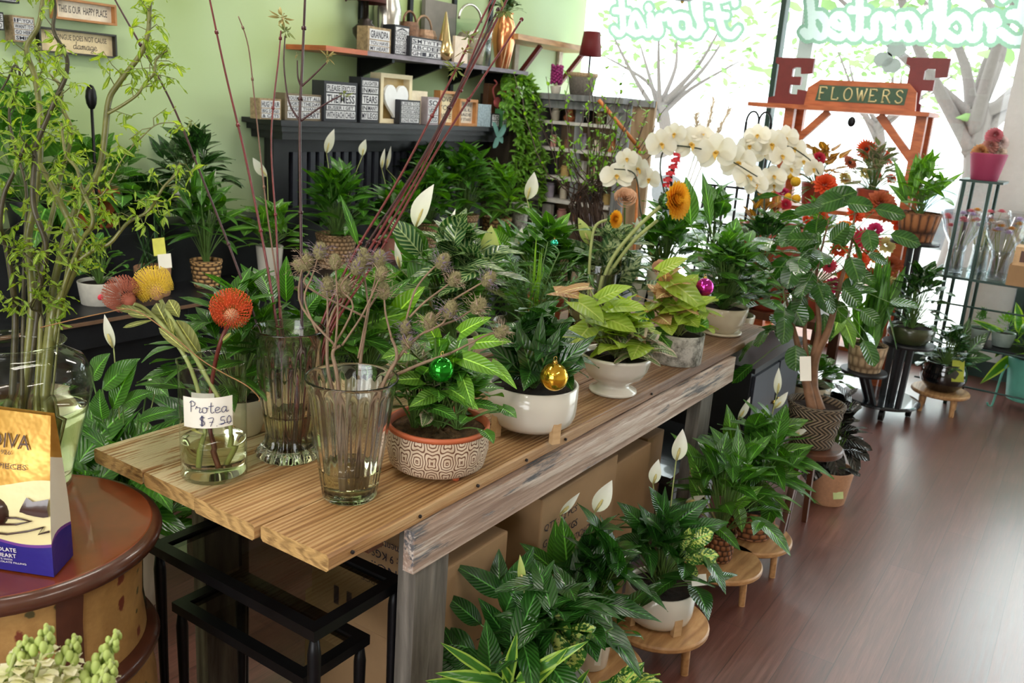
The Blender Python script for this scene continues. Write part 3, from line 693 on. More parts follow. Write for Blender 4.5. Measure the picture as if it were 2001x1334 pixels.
# cylinder vase with the price note
cb = pl(419, 924, 'z', .7505); D = dof(cb); s = D/F0; zc = topz(cb, 705)-.75; CV = cb.copy(); CVr = 62*s; CVh = zc
print('cyl', cb, CVr, zc)
cyl = vase('cylinder_vase', 'clear cylinder vase of proteas with a taped price note', cb, [(CVr*.93, 0), (CVr, .004), (CVr, zc*.9), (CVr*1.0, zc*.95), (CVr*1.03, zc)], M['glass_thin'], .003, .01, thin=1, water=zc*.33)
# fluted tall vase with dogwood
fb = pl(565, 886, 'z', .7505); D = dof(fb); s = D/F0; zf = topz(fb, 642)-.75; FV = fb.copy(); FVr = 66*s; FVh = zf
print('flu', fb, 60*s, zf)
vase('fluted_vase', 'tall fluted vase with flared foot, holding red dogwood branches', fb,
     [(60*s, 0), (62*s, .006), (58*s, .014), (46*s, .03), (42*s, .05), (47*s, zf*.3), (53*s, zf*.5), (58*s, zf*.7), (60*s, zf*.85), (63*s, zf*.93), (68*s, zf)], M['glass_smoke'], .0045, .02,
     flute=lambda i, a: (.045*math.cos(a*16) if 1 < i < 9 else .0), water=zf*.35, n=128)
# tapered vase with sea holly
tb = pl(683, 966, 'z', .7505); D = dof(tb); s = D/F0; zt2 = topz(tb, 737)-.75; TV = tb.copy(); TVh = zt2
print('tap', tb, 86*s, zt2)
vase('tapered_vase', 'tapered ribbed glass vase of dried sea holly, nearest the table corner', tb,
     [(50*s, 0), (53*s, .004), (57*s, zt2*.15), (66*s, zt2*.42), (75*s, zt2*.7), (80*s, zt2*.88), (86*s, zt2*.94), (86*s, zt2*.98), (88*s, zt2)], M['glass'], .0035, .012,
     flute=lambda i, a: (.012*math.cos(a*24) if 2 < i < 7 else .0), water=zt2*.26, n=144)
# price note
nt = pl(407, 808, 'y', 0); 
dirc = (V((CAM.x, CAM.y, 0))-V((cb.x, cb.y, 0))).normalized(); a0 = math.atan2(dirc.y, dirc.x)
b = MB(); rows = []; q0 = topz(cb, 832)-.0; 
nz0, nz1 = topz(V((cb.x+dirc.x*CVr, cb.y+dirc.y*CVr, .75)), 838), topz(V((cb.x+dirc.x*CVr, cb.y+dirc.y*CVr, .75)), 779)
def oncyl(u, z, off=.0012): return V((cb.x+math.cos(a0+u)*(CVr+off), cb.y+math.sin(a0+u)*(CVr+off), z))
A0, A1 = -.92, .68   # note spans left to right as seen (negative angle = left)
note = thing('price_note', 'white paper note handwritten Protea $7.50, taped to the cylinder vase', 'price tag', oncyl(0, (nz0+nz1)/2))
sgn = -1 if (oncyl(.3, 1)-oncyl(0, 1)).dot(RT) < 0 else 1
def cylp(x, z, off): return oncyl(sgn*x/CVr, z, off)
wN = 93*dof(cb)/F0; x0 = -wN*.62; rows = []
for j in range(2):
    z = (nz0, nz1)[j]; rows.append([cylp(x0+wN*i/10, z+(.0035*(i/10)), .0012+.004*((i/10-.5)**4)*4) for i in range(11)])
b.grid(rows); b.build('paper', M['paper'], note)
b = MB(); rows = [[cylp(x0+wN*(.2+.45*i/8), z, .0009) for i in range(9)] for z in (nz1-.004, nz1+.011)]; b.grid(rows); b.build('tape', plain('frosted_tape', (176, 176, 160), .4), note)
def hand(mb, text, xs, zs, size, w):
    x = 0.
    for ch in text:
        st, adv = SF[ch]
        for poly in st:
            P = catmull([V((xs+(x+a)*size, 0, zs+bb*size)) for a, bb in poly], 4); P = [cylp(p.x, p.z, .0032) for p in P]; mb.tube(P, w, 5)
        x += adv+.06
hN = nz1-nz0; b = MB(); hand(b, 'Protea', x0+wN*.17, nz0+hN*.55, hN*.36, .0006); hand(b, '$7.50', x0+wN*.36, nz0+hN*.10, hN*.38, .0006)
b.tube([cylp(x0+wN*.72, nz0+hN*.16, .003), cylp(x0+wN*.98, nz0+hN*.2, .003)], .0005, 5); b.build('handwriting', M['inkblue'], note)
# ================================================================ chocolate bag on the drum table
bc = V((.664, 1.301, .6995)); fd = V((-.43, .90, 0)).normalized(); sd = V((.06, .045, 0)).normalized(); nb = V((-.90, -.43, 0)).normalized()
bagw, bagd = .17, .072; hb = topz(bc+sd*.03, 812)-.6995
def bagmat():
    k = NM('printed_chocolate_bag'); tc = k.n.new('ShaderNodeTexCoord'); sp = k.n.new('ShaderNodeSeparateXYZ'); k.link(tc.outputs['UV'], sp.inputs[0]); u, v = sp.outputs[0], sp.outputs[1]
    w1 = k.math('MULTIPLY_ADD', k.math('SINE', k.math('MULTIPLY_ADD', u, 5.2, -0.3)), -.03, .585)
    side = k.math('GREATER_THAN', u, 1.0)
    gold = k.math('GREATER_THAN', v, k.math('ADD', w1, k.math('MULTIPLY', side, .13)))
    w2 = k.math('MULTIPLY_ADD', k.math('SINE', k.math('MULTIPLY', u, 6.0)), .018, .205)
    pur = k.math('LESS_THAN', v, k.math('ADD', w2, .02)); blu = k.math('LESS_THAN', v, w2)
    nz = k.noise(k.coord(), 18, 3)
    c = k.mix(side, (226, 212, 160), (232, 226, 210)); g = k.ramp(nz, [(.3, (176, 128, 46)), (.7, (214, 168, 84))])
    c = k.mix(gold, c, g); c = k.mix(pur, c, (110, 60, 140)); c = k.mix(blu, c, (36, 30, 122))
    k.set(Base_Color=c, Roughness=k.math('MULTIPLY_ADD', gold, -.1, .38), Metallic=k.math('MULTIPLY', gold, .45)); k.bump(nz, .4, .006); return k.mat
bag = thing('chocolate_bag', 'gold, cream and blue printed bag of chocolates on the drum table', 'bag of chocolates', bc+fd*bagw/2+sd*bagd/2)
def bagp(u, v):
    """u 0..1 front (left to right), 1..1.42 right side"""
    squeeze = (1-.82*max(0, (v-.25)/.75)**1.3)
    if u <= 1: p = bc+fd*bagw*(1-u); puff = math.sin(math.pi*u)*.012*math.sin(math.pi*min(1, v*1.1))
    else: p = bc+sd*bagd*((u-1)/.42); puff = 0
    back = (1-squeeze)*bagd/2
    p = p+V((0, 0, hb*v))
    if u <= 1: p = p+sd*back+nb*puff
    else:
        f = (u-1)/.42; p = bc+sd*(back+(bagd-2*back)*f)+V((0, 0, hb*v))+(-fd)*(.0)+fd*(.012*math.sin(math.pi*f)*min(1, v*2.5))
    return p
b = MB(); rows = []; N = 14
for i in range(N+1): rows.append([bagp(u, i/N) for u in [q/12 for q in range(13)]])
b.grid(rows, 0, False, (0, 1, 0, 1)); rows = []
for i in range(N+1): rows.append([bagp(1+.42*q/6+1e-4, i/N) for q in range(7)])
b.grid(rows, 0, False, (1.001, 1.42, 0, 1)); rows = []
for i in range(N+1): rows.append([bagp(1.42, i/N), bagp(1.42, i/N)+fd*bagw]) 
b.grid(rows, 0, False, (0, 1, 0, 1))
rows = [[bagp(1+.42*q/6+1e-4, i/N)+fd*bagw for q in range(7)] for i in range(N+1)]; b.grid(rows, 0, False, (1.001, 1.42, 0, 1))
b.build('bag_body', bagmat(), bag)
def bagtxt(mb, s, u0, v0, u1, v1, m=0, off=.0035):
    b2 = MB(); mbtext(b2, s, V((0, 0, 0)), X3, Y3, 1, 1, off=0); base = len(mb.v)
    for (x, y, z) in b2.v: mb.vert(bagp(u0+(u1-u0)*x, v0+(v1-v0)*y)+nb*off)
    for f in b2.f: mb.face(tuple(base+i for i in f), None, m)
brown = plain('dark_brown_print', (70, 42, 22), .5)
b = MB(); bagtxt(b, 'GODIVA', .13, .79, .81, .875); bagtxt(b, 'Belgium 1926', .25, .745, .63, .778); bagtxt(b, 'MASTERPIECES', .15, .672, .79, .703); b.build('brand_lettering', brown, bag, smooth=False)
b = MB(); bagtxt(b, 'MILK CHOCOLATE', .12, .15, .66, .178); bagtxt(b, 'GANACHE HEART', .12, .108, .65, .136); bagtxt(b, 'MILK CHOCOLATE WITH', .2, .086, .6, .098); bagtxt(b, 'A DARK CHOCOLATE FILLING', .2, .066, .74, .078); b.build('flavour_lettering', M['paper'], bag, smooth=False)
choc = plain('chocolate_print', (58, 32, 24), .3, var=.3, nscale=30, coat=.5)
b = MB(); c0 = bagp(.48, .40)-nb*.006; b.sphere(c0, .024, 18, 0, (1, 1, 1.05)); b.sphere(c0+fd*.012+V((0, 0, .012)), .016, 14); 
b.build('chocolate_heart', choc, bag)
b = MB(); pts = [(.74, .44), (.80, .515), (.86, .49), (.94, .50), (1.0, .51)]; pt2 = [(.76, .42), (.8, .41), (.88, .40), (.95, .395), (1.0, .40)]
b.grid([[bagp(u, v)+nb*.004 for u, v in pt2], [bagp(u, v)+nb*.008 for u, v in [( (a+c)/2, (d+e)/2) for (a, d), (c, e) in zip(pts, pt2)]], [bagp(u, v)+nb*.004 for u, v in pts]]); b.build('wrapped_chocolate', choc, bag)
b = MB(); b.tube([bagp(u, v)+nb*.004 for u, v in ((.5, .375), (.7, .385), (.84, .37), (.7, .345), (.5, .33))], .0018, 6); b.tube([bagp(u, v)+nb*.004 for u, v in ((.4, .27), (.6, .275), (.8, .305), (.95, .335), (.9, .29), (1.0, .31))], .0018, 6); b.build('syrup_swirl', choc, bag)
# ================================================================ plant builders
def atx(px, Y, z):
    lo, hi = -1.0, 9.0
    for _ in range(50):
        m = (lo+hi)/2
        if prj((m, Y, z))[0] < px: lo = m
        else: hi = m
    return V((m, Y, z))
def pot(t, base, rb, rt, h, mat, style='plain', name='pot', n=48, soil=None, sfill=.86, sq=(1, 1), rz=0, wall=.12):
    """pot body, with inner wall, and soil; returns soil centre and radius"""
    w = max(.003, rt*wall*.6)
    if style == 'bowl': P = [(0, 0), (rb*.97, 0), (rb, h*.03), (rb+(rt-rb)*.45, h*.18), (rb+(rt-rb)*.78, h*.45), (rt*.97, h*.75), (rt, h)]
    elif style == 'round': P = [(0, 0), (rb*.95, 0), (rb, h*.03), (rb*1.06, h*.15), (rt*1.04, h*.5), (rt*1.03, h*.8), (rt, h)]
    elif style == 'tub': P = [(0, 0), (rt*.6, 0), (rt*.8, h*.05), (rt*.93, h*.17), (rt*.99, h*.34), (rt, h*.5), (rt, h)]
    elif style == 'rim': P = [(0, 0), (rb, 0), (rb, h*.02), (rt*.93, h*.8), (rt*.94, h*.82), (rt*1.02, h*.83), (rt*1.02, h)]
    elif style == 'cyl': P = [(0, 0), (rb*.9, 0), (rb*.97, h*.05), (rb, h*.14), (rt, h*.9), (rt, h)]
    elif style == 'basket': P = [(0, 0), (rb*.95, 0), (rb, h*.03)]+[(rb+(rt-rb)*k/9+(.0035 if k % 2 else 0), h*(.04+.88*k/9)) for k in range(10)]+[(rt*1.05, h*.94), (rt*1.05, h)]
    elif style == 'belly': P = [(0, 0), (rb*.9, 0), (rb, h*.05), (rt*1.12, h*.3), (rt*1.18, h*.5), (rt*1.1, h*.78), (rt, h*.93), (rt*1.02, h)]
    else: P = [(0, 0), (rb*.97, 0), (rb, h*.02), (rt, h*.97), (rt, h)]
    P += [(rt-w*.4, h+w*.25), (rt-w, h), (rt-w*1.1, h*sfill)]
    b = MB(); b.lathe(P, base, n, sq=sq, rz=rz); o = b.build(name, mat, t)
    b = MB(); rn_ = random.Random(int(base.x*1000)); b.disc((base.x, base.y, base.z+h*sfill), rt-w*1.02, 30, 0, sq, h*.03, rn_, 4, rz); b.build('soil', soil or M['soil'], t)
    return V((base.x, base.y, base.z+h*sfill)), rt-w
def legs(t, base, r, h, mat, n=3, lift=.0, rot=.5, w=.012, name='pot_leg'):
    for k in range(n):
        a = rot+k*2*math.pi/n; c = V((base.x+math.cos(a)*r, base.y+math.sin(a)*r, base.z+h/2)); b = MB()
        b.box(c, (w, w*1.6, h), a); b.build(name, mat, t, smooth=False)
def stemcurve(a, b, bow=.15, k=5):
    m = (a+b)/2; out = V((b.x-a.x, b.y-a.y, 0)); m = m-out*bow+V((0, 0, (b-a).length*.1)); return [a*(1-t)**2+m*2*t*(1-t)+b*t*t for t in [i/k for i in range(k+1)]]
def fill(mb, c, R, H, n, L, W, seed, shape='lance', arch=.16, fold=.18, up=.9, sr=.0022, wav=.04, base_r=.3, m=0, ms=1, nseg=7, lo=.25, squash=1.0, lvar=.3, petiole=True, droop=0.0, off=(0, 0), emin=-12):
    rn = random.Random(seed)
    for i in range(n):
        u = (i+.5)/n; az = i*2.39996+rn.uniform(-.35, .35)
        r = R*(.12+.88*u**.6)*rn.uniform(.72, 1.06); z = H*(1-(1-lo)*u**1.6)*rn.uniform(.78, 1.05)
        o = V((math.cos(az), math.sin(az)*squash, 0)); tip = c+o*r+V((off[0]*u, off[1]*u, z))
        el = math.radians(min(88, (1-u**.8)*78*up+emin+rn.uniform(-12, 12))); l = L*rn.uniform(1-lvar, 1+lvar*.5)
        tg = math.radians(rn.uniform(-35, 35)); o2 = V((o.x*math.cos(tg)-o.y*math.sin(tg), o.x*math.sin(tg)+o.y*math.cos(tg), 0))
        pb = tip-(o2*math.cos(el)+V((0, 0, 1))*math.sin(el))*l
        if pb.z < c.z+.005: pb.z = c.z+.005+rn.random()*.01
        st = c+o*R*.12*base_r*rn.uniform(.2, 1.5)
        if petiole: mb.tube(stemcurve(st, pb, .12, 4), [sr, sr*.9, sr*.85, sr*.8, sr*.7], 4, ms, cap=False)
        hint = (V((0, 0, 1))+o*.25*rn.uniform(-1, 1)+V((rn.uniform(-.35, .35), rn.uniform(-.35, .35), 0)))
        mb.leaf(pb, tip, W*rn.uniform(.8, 1.15)*min(1.1, l/L+.1), hint, arch*rn.uniform(.5, 1.5), fold, shape, nseg, m, rn, wav, droop)
def pleaves(mb, D, lst, hint=None, shape='lance', arch=.1, fold=.16, m=0, n=9, wav=.02, root=None, ms=1, sr=.0022):
    """leaves given where the photo shows them: (base x, base y, tip x, tip y, width px, depth of base, depth of tip)"""
    for q in lst:
        bx, by, tx, ty, w = q[:5]; d0, d1 = (q[5], q[6]) if len(q) > 6 else (0, -.04)
        a = dep(bx, by, D+d0); b_ = dep(tx, ty, D+d1); s = (D+d1)/F0
        h = hint or (TOCAM*.8+V((0, 0, .5)))
        mb.leaf(a, b_, w*s, h, arch, fold, shape, n, m, random.Random(int(bx+ty)), wav)
        if root is not None: mb.tube(stemcurve(root, a, .05, 4), sr, 4, ms, cap=False)
def spathe(t, root, D, q, mat=None, stalk=None, curl=.12):
    bx, by, tx, ty, w = q[:5]; dd = q[5] if len(q) > 5 else 0
    a = dep(bx, by, D+dd); b_ = dep(tx, ty, D+dd-.01); s = (D+dd)/F0
    mb = MB(); mb.leaf(a, b_, w*s, TOCAM+V((0, 0, .1))+RT*random.Random(int(bx)).uniform(-.5, .5), curl, .35, 'lance', 10, 0)
    f = mb.build('flower', mat or M['spathe'], t)
    mb = MB(); d = (b_-a); mb.tube([a+d*.02+TOCAM*.004, a+d*.28+TOCAM*.012, a+d*.42+TOCAM*.014], [.003, .0042, .002], 7); mb.build('spadix', M['spadix'], f)
    if root is not None:
        mb = MB(); mb.tube(stemcurve(root, a, .04, 6), lin(.0028, .0018, 7), 5); mb.build('flower_stalk', stalk or M['stem_pale'], f)
def flowerball(t, c, r, n, mat, petal_l, petal_w, seed, name='bloom', mat2=None, up=V((0, 0, 1)), cone=1.0, fold=.2):
    """many-petalled bloom facing `up`"""
    mb = MB(); up = up.normalized(); x = up.orthogonal().normalized(); y = up.cross(x); rn = random.Random(seed)
    for i in range(n):
        u = (i+.5)/n; az = i*2.39996; th = u**.7*1.45*cone
        d = (up*math.cos(th)+(x*math.cos(az)+y*math.sin(az))*math.sin(th)); a = c+d*r*.25; e = c+d*(r*(.7+.35*u))
        mb.leaf(a, e, petal_w*(.5+.6*u), up*.4+d.cross(up)*.02+V((0, 0, .01)), .12, fold, 'oval', 5, 0, rn, .05)
    return mb.build(name, mat, t)
def gerbera(t, c, r, up, mat, cmat, seed=1, name='bloom'):
    mb = MB(); up = up.normalized(); x = up.orthogonal().normalized(); y = up.cross(x); rn = random.Random(seed)
    for ring, (rr, el, k) in enumerate(((1, .12, 22), (.72, .3, 16), (.42, .6, 12))):
        for i in range(k):
            az = 2*math.pi*(i+ring*.37)/k; o = x*math.cos(az)+y*math.sin(az); a = c+o*r*.12; e = c+(o*math.cos(el)+up*math.sin(el))*r*rr*rn.uniform(.9, 1.05)
            mb.leaf(a, e, r*.24, up, .08, .1, 'strap', 4)
    f = mb.build(name, mat, t); mb = MB(); mb.sphere(c+up*r*.06, r*.16, 10); mb.build('flower_centre', cmat, f); return f
def orchid(t, c, r, up, seed=0):
    mb = MB(); up = up.normalized(); x = UP-up*UP.dot(up); x.normalize(); y = up.cross(x)
    for az, l, w in ((0, 1, .85), (2.2, 1, .75), (-2.2, 1, .75)):
        o = x*math.cos(az)+y*math.sin(az); mb.leaf(c-up*r*.03+o*r*.05, c-up*r*.03+o*r*l, r*w, up, .08, .08, 'oval', 6)
    for sg in (1, -1):
        o = y*sg+x*.18; o.normalize(); mb.leaf(c+o*r*.04, c+o*r*1.02, r*1.2, up, .1, .05, 'obov', 7)
    f = mb.build('bloom', M['orchid'], t); mb = MB(); mb.leaf(c, c-x*r*.42+up*r*.3, r*.3, up, .2, .5, 'heart', 5); mb.sphere(c+up*r*.08, r*.1, 8); mb.build('lip', M['orchid_lip'], f)
def ball(lab, px, py, rpx, D, mat, grp='glass ball ornaments'):
    c = dep(px, py, D); r = rpx*D/F0; t = thing('glass_ball_ornament', lab, 'ornament', c, grp); b = MB(); b.sphere(c, r, 32); b.build('ball', mat, t)
    b = MB(); u = (V((.3, .2, 1))).normalized(); b.tube([c+u*r*.93, c+u*r*1.16], [r*.22, r*.2], 12); b.tube([c+u*r*1.15+RT*r*.12*math.cos(a)+u*r*.14*(1+math.sin(a)) for a in [i*.785 for i in range(9)]], r*.025, 5); b.build('hanging_cap', M['brass'], t)
def tagcard(t, px, py, wpx, hpx, D, mat, tilt=0.0, name='plant_tag', stripe=None):
    c = dep(px, py, D); s = D/F0; x = (RT+UP*tilt).normalized(); y = (UP-RT*tilt).normalized(); w, h = wpx*s, hpx*s; b = MB()
    b.grid([[c-x*w/2-y*h/2, c+x*w/2-y*h/2], [c-x*w/2+y*h/2, c+x*w/2+y*h/2]]); b.box(c, (w, .001, h), basis=(x, -FW, y)); o = b.build(name, mat, t, smooth=False)
    if stripe:
        b = MB(); 
        for q, (v0, v1) in enumerate(stripe): b.box(c+TOCAM*.0012+y*h*(v0+v1)/2, (w*.8, .0006, h*(v1-v0)), basis=(x, -FW, y))
        b.build('tag_print', M['ink'] if wpx < 60 else M['ink'], o, smooth=False)
def shiny(name, col, rough=.04): k = NM(name); k.set(Base_Color=k.ramp(k.noise(k.coord(), 6), [(.3, col), (.7, tuple(min(255, int(x*1.15)) for x in col))]), Metallic=.92, Roughness=rough); return k.mat
M['brass'] = shiny('brass_cap', (190, 160, 90), .25)
M['orchid'] = petal('white_orchid_petal', (238, 234, 222), (232, 224, 196), .35); M['orchid_lip'] = petal('yellow_orchid_lip', (206, 170, 70), (190, 140, 40), .2)
M['gold_ball'] = shiny('gold_glass_ball', (226, 176, 60)); M['green_ball'] = shiny('green_glass_ball', (40, 150, 40)); M['purple_ball'] = shiny('magenta_glass_ball', (190, 50, 150)); M['teal_ball'] = shiny('teal_glass_ball', (60, 190, 160)); M['copper_ball'] = shiny('copper_glass_ball', (220, 110, 50))
M['basket'] = weave('tan_seagrass_weave', (96, 68, 44), (188, 152, 112), 26, 14); M['basket_brown'] = weave('brown_rattan_weave', (62, 34, 20), (166, 108, 68), 16, 9); M['basket_strip'] = weave('striped_reed_weave', (50, 30, 18), (204, 160, 104), 12, 11); M['basket_dark'] = weave('dark_herringbone_weave', (26, 20, 16), (136, 116, 92), 30, 10, kind='herring')
M['basket_pale'] = weave('pale_bark_weave', (130, 104, 78), (204, 176, 142), 16, 16, strength=.5)
def birch():
    k = NM('grey_birch_bark_pot'); n1 = k.noise(k.coord((1, 1, 1)), 26, 6, .75); k.set(Base_Color=k.ramp(n1, [(.35, (70, 68, 62)), (.48, (150, 148, 140)), (.6, (196, 194, 186))]), Roughness=.8); k.bump(n1, .5, .003); return k.mat
M['birch'] = birch()
def tilepat():
    k = NM('embossed_tile_pattern'); tc = k.n.new('ShaderNodeTexCoord'); sp = k.n.new('ShaderNodeSeparateXYZ'); k.link(tc.outputs['UV'], sp.inputs[0])
    U = k.math('MULTIPLY', sp.outputs[0], 11.0); Vv = k.math('MULTIPLY', sp.outputs[1], 2.0)
    def cell(a, b):
        x = k.math('SUBTRACT', k.math('FRACT', k.math('ADD', U, a)), .5); y = k.math('SUBTRACT', k.math('FRACT', k.math('ADD', Vv, b)), .5)
        ang = k.math('ARCTAN2', y, x); d = k.math('SQRT', k.math('ADD', k.math('MULTIPLY', x, x), k.math('MULTIPLY', y, y)))
        return k.math('MULTIPLY', d, k.math('MULTIPLY_ADD', k.math('COSINE', k.math('MULTIPLY', ang, 4.0)), .22, 1.0))
    d = k.math('MINIMUM', cell(0, 0), cell(.5, .5)); w = k.math('SINE', k.math('MULTIPLY', d, 58.0))
    h = k.ramp(w, [(.35, (255, 255, 255)), (.75, (0, 0, 0))]); nz = k.noise(k.coord(), 30, 4)
    k.set(Base_Color=k.mix(h, (110, 72, 52), k.ramp(nz, [(.3, (190, 166, 140)), (.7, (220, 202, 178))])), Roughness=.55); k.bump(h, .6, .003); return k.mat
M['tile'] = tilepat()
def tplant(lab, base, h, cat='potted plant', name='potted_plant', grp=None): return thing(name, lab, cat, base, grp)
# ================================================================ plants on the table
# -- terracotta tile-patterned planter
def bp(px, py, z): p = pl(px, py, 'z', z); return p, dof(p), dof(p)/F0
B, D, s = bp(853, 912, .7505); tz = topz(B, 822)
t = tplant('arrowhead and nerve plants in a terracotta planter with embossed tile pattern', B, 0, name='potted_arrowhead_plant')
h = tz-.7505; fo = .012
b = MB(); b.lathe([(0, fo), (84*s, fo), (92*s, fo+.006), (99*s, h*.5), (97*s, h*.92)], B, 64); b.build('pot', M['tile'], t)
b = MB(); b.lathe([(96*s, h*.9), (98.5*s, h*.9), (99*s, h), (93*s, h), (91*s, h*.8)], B, 64); b.build('rim', M['terracotta'], t)
for a in (-1.9, .2, 2.3):
    b = MB(); c = V((B.x+math.cos(a)*68*s, B.y+math.sin(a)*68*s, B.z)); b.tube([c, c+Z3*(fo+.002)], [.007, .009], 10); b.build('pot_foot', M['terracotta'], t)
b = MB(); b.disc((B.x, B.y, B.z+h*.84), 92*s, 40, 0, (1, 1), .008, random.Random(2), 8); b.build('soil', M['moss'], t)
C = V((B.x, B.y, B.z+h*.84)); mb = MB()
fill(mb, C, .14, .20, 64, .065, .042, 11, 'heart', .12, .1, .8, m=0, ms=1)
fill(mb, C+RT*.04, .14, .15, 30, .055, .038, 12, 'heart', .12, .1, .6, m=0, ms=1, lo=.0)
mb.build('foliage', [M['mid'], M['stem']], t)
mb = MB(); fill(mb, C-RT*.05, .11, .19, 34, .055, .036, 13, 'heart', .1, .1, .8); mb.build('pale_foliage', [M['fitt'], M['stem']], t, label='pale-veined leaves')
mb = MB(); pleaves(mb, D-.1, [(905, 700, 985, 735, 40), (930, 670, 1000, 668, 36), (800, 690, 745, 700, 40), (880, 760, 935, 800, 36), (850, 770, 800, 795, 36), (905, 740, 925, 800, 30), (820, 740, 760, 745, 34), (900, 650, 960, 620, 36), (850, 660, 820, 615, 34), (960, 710, 1010, 760, 26)], shape='heart', root=C); mb.build('leafy_shoots', [M['bright'], M['stem']], t, label='brighter young leaves')
ball('shiny green glass ball in the arrowhead plant of the tile-patterned planter', 862, 722, 25, D-.135, M['green_ball'])
# -- white legged planter
B, D, s = bp(1036, 838, .7505); lf = .014; tz = topz(B, 746)
t = tplant('dark glossy-leaved plant in a white ceramic bowl on wooden legs', B, 0)
Bp = V((B.x, B.y, .7505+lf)); C, _ = pot(t, Bp, 62*s, 87*s, tz-Bp.z, M['white_glaze'], 'tub'); legs(t, B, 80*s, .05, M['legwood'], 4, rot=2.75, w=.014)
mb = MB(); fill(mb, C, .17, .22, 64, .13, .05, 21, 'lance', .16, .2, .85, lo=.12); mb.build('foliage', [M['lily_dark'], M['stem']], t)
mb = MB(); pleaves(mb, D-.1, [(1040, 740, 1010, 630, 38), (1050, 740, 1095, 640, 40), (1060, 745, 1165, 655, 40), (1030, 740, 940, 660, 36), (1070, 740, 1145, 715, 34), (1020, 735, 965, 720, 30), (1045, 735, 1060, 610, 30)], root=C); mb.build('broad_leaves', [M['deep'], M['stem']], t)
ball('shiny gold glass ball on the rim of the white legged bowl', 1083, 736, 28, D-.15, M['gold_ball'])
# -- footed white bowl
B, D, s = bp(1197, 764, .7505); tz = topz(B, 690); h = tz-.7505
t = tplant('lime arrowhead plant in a footed white ceramic bowl', B, 0, name='potted_arrowhead_plant')
b = MB(); b.lathe([(0, 0), (45*s, 0), (47*s, .004), (46*s, .01), (33*s, .018), (30*s, .026), (36*s, .033), (55*s, h*.46), (65*s, h*.68), (68*s, h*.88), (70*s, h*.93), (70*s, h), (65*s, h*1.0), (62*s, h*.86)], B, 56, flute=lambda i, a: .012*math.cos(a*12) if 6 < i < 9 else 0); b.build('pot', M['white_glaze'], t)
b = MB(); b.disc((B.x, B.y, B.z+h*.88), 63*s, 36, 0, (1, 1), .005, random.Random(3), 5); b.build('soil', M['soil'], t); C = V((B.x, B.y, B.z+h*.88))
mb = MB(); fill(mb, C, .15, .18, 44, .09, .066, 31, 'heart', .12, .08, .75, lo=.1); mb.build('foliage', [M['lime'], M['stem_pale']], t)
mb = MB(); pleaves(mb, D-.1, [(1175, 620, 1245, 650, 60), (1130, 590, 1180, 630, 52), (1170, 585, 1235, 560, 46), (1150, 640, 1120, 680, 50), (1110, 640, 1100, 690, 34), (1200, 600, 1265, 605, 44)], shape='heart', hint=Z3+TOCAM*.7, root=C); mb.build('large_leaves', [M['lime'], M['stem_pale']], t)
mb = MB(); pleaves(mb, D-.05, [(1085, 570, 1145, 585, 40), (1150, 560, 1085, 575, 26), (1230, 640, 1262, 672, 32)], shape='heart', hint=Z3+TOCAM*.5, root=C); mb.build('peach_leaves', [M['synpink'], M['stem_pale']], t, label='peach-coloured leaves')
mb = MB(); fill(mb, C+RT*.04, .14, .10, 44, .075, .045, 33, 'heart', .14, .1, .4, lo=.0); mb.build('marbled_leaves', [M['fitt'], M['stem_pale']], t, label='dark marbled leaves')
ball('small copper glass ball between the footed bowl and the bark pot', 1231, 596, 11, D-.02, M['copper_ball'])
# -- birch bark pot
B, D, s = bp(1320, 704, .7505); tz = topz(B, 648)
t = tplant('peach and lime arrowhead plant in a mottled grey bark-textured pot', B, 0, name='potted_arrowhead_plant')
C, _ = pot(t, B, 49*s, 50*s, tz-.7505, M['birch'], 'plain')
mb = MB(); fill(mb, C, .17, .20, 40, .10, .07, 41, 'heart', .12, .1, .75, lo=.15); mb.build('foliage', [M['lime'], M['stem_pale']], t)
mb = MB(); fill(mb, C-RT*.04, .15, .23, 26, .085, .055, 42, 'heart', .12, .1, .8); mb.build('peach_leaves', [M['synpink'], M['stem_pale']], t, label='peach-coloured leaves')
mb = MB(); pleaves(mb, D-.1, [(1310, 550, 1380, 610, 60), (1290, 530, 1345, 505, 40), (1300, 600, 1385, 592, 46), (1330, 610, 1400, 580, 40), (1340, 620, 1365, 640, 50)], shape='heart', hint=Z3+TOCAM*.8, root=C); mb.build('large_leaves', [M['lime'], M['stem_pale']], t)
mb = MB(); pleaves(mb, D-.06, [(1340, 630, 1385, 640, 48), (1270, 600, 1245, 640, 40), (1275, 640, 1310, 680, 34)], shape='oval', root=C); mb.build('round_leaves', [M['mid'], M['stem_pale']], t)
ball('magenta glass ball in the arrowhead plant of the bark-textured pot', 1377, 561, 18, D-.08, M['purple_ball'])
# -- white bowl on saucer
B, D, s = bp(1407, 650, .7505); tz = topz(B, 597)
t = tplant('bushy green plant in a cream bowl standing on its saucer, far end of the table', B, 0)
b = MB(); b.lathe([(0, 0), (36*s, 0), (40*s, .004), (41*s, .010), (38*s, .010), (0, .006)], B, 48); b.build('saucer', M['cream_glaze'], t)
Bp = B+Z3*.008; C, _ = pot(t, Bp, 28*s, 48*s, tz-Bp.z, M['cream_glaze'], 'bowl')
mb = MB(); fill(mb, C, .22, .30, 80, .10, .05, 51, 'lance', .14, .1, .8, lo=.1); mb.build('foliage', [M['mid'], M['stem']], t)
mb = MB(); fill(mb, C, .17, .25, 40, .09, .05, 52, 'lance', .14, .1, .8, lo=.1); mb.build('dark_foliage', [M['deep'], M['stem']], t)
mb = MB(); pleaves(mb, D, [(1420, 500, 1440, 425, 50), (1350, 440, 1340, 345, 38), (1388, 440, 1372, 335, 22)], root=C, fold=.1); mb.build('upright_leaves', [M['mid'], M['stem']], t)
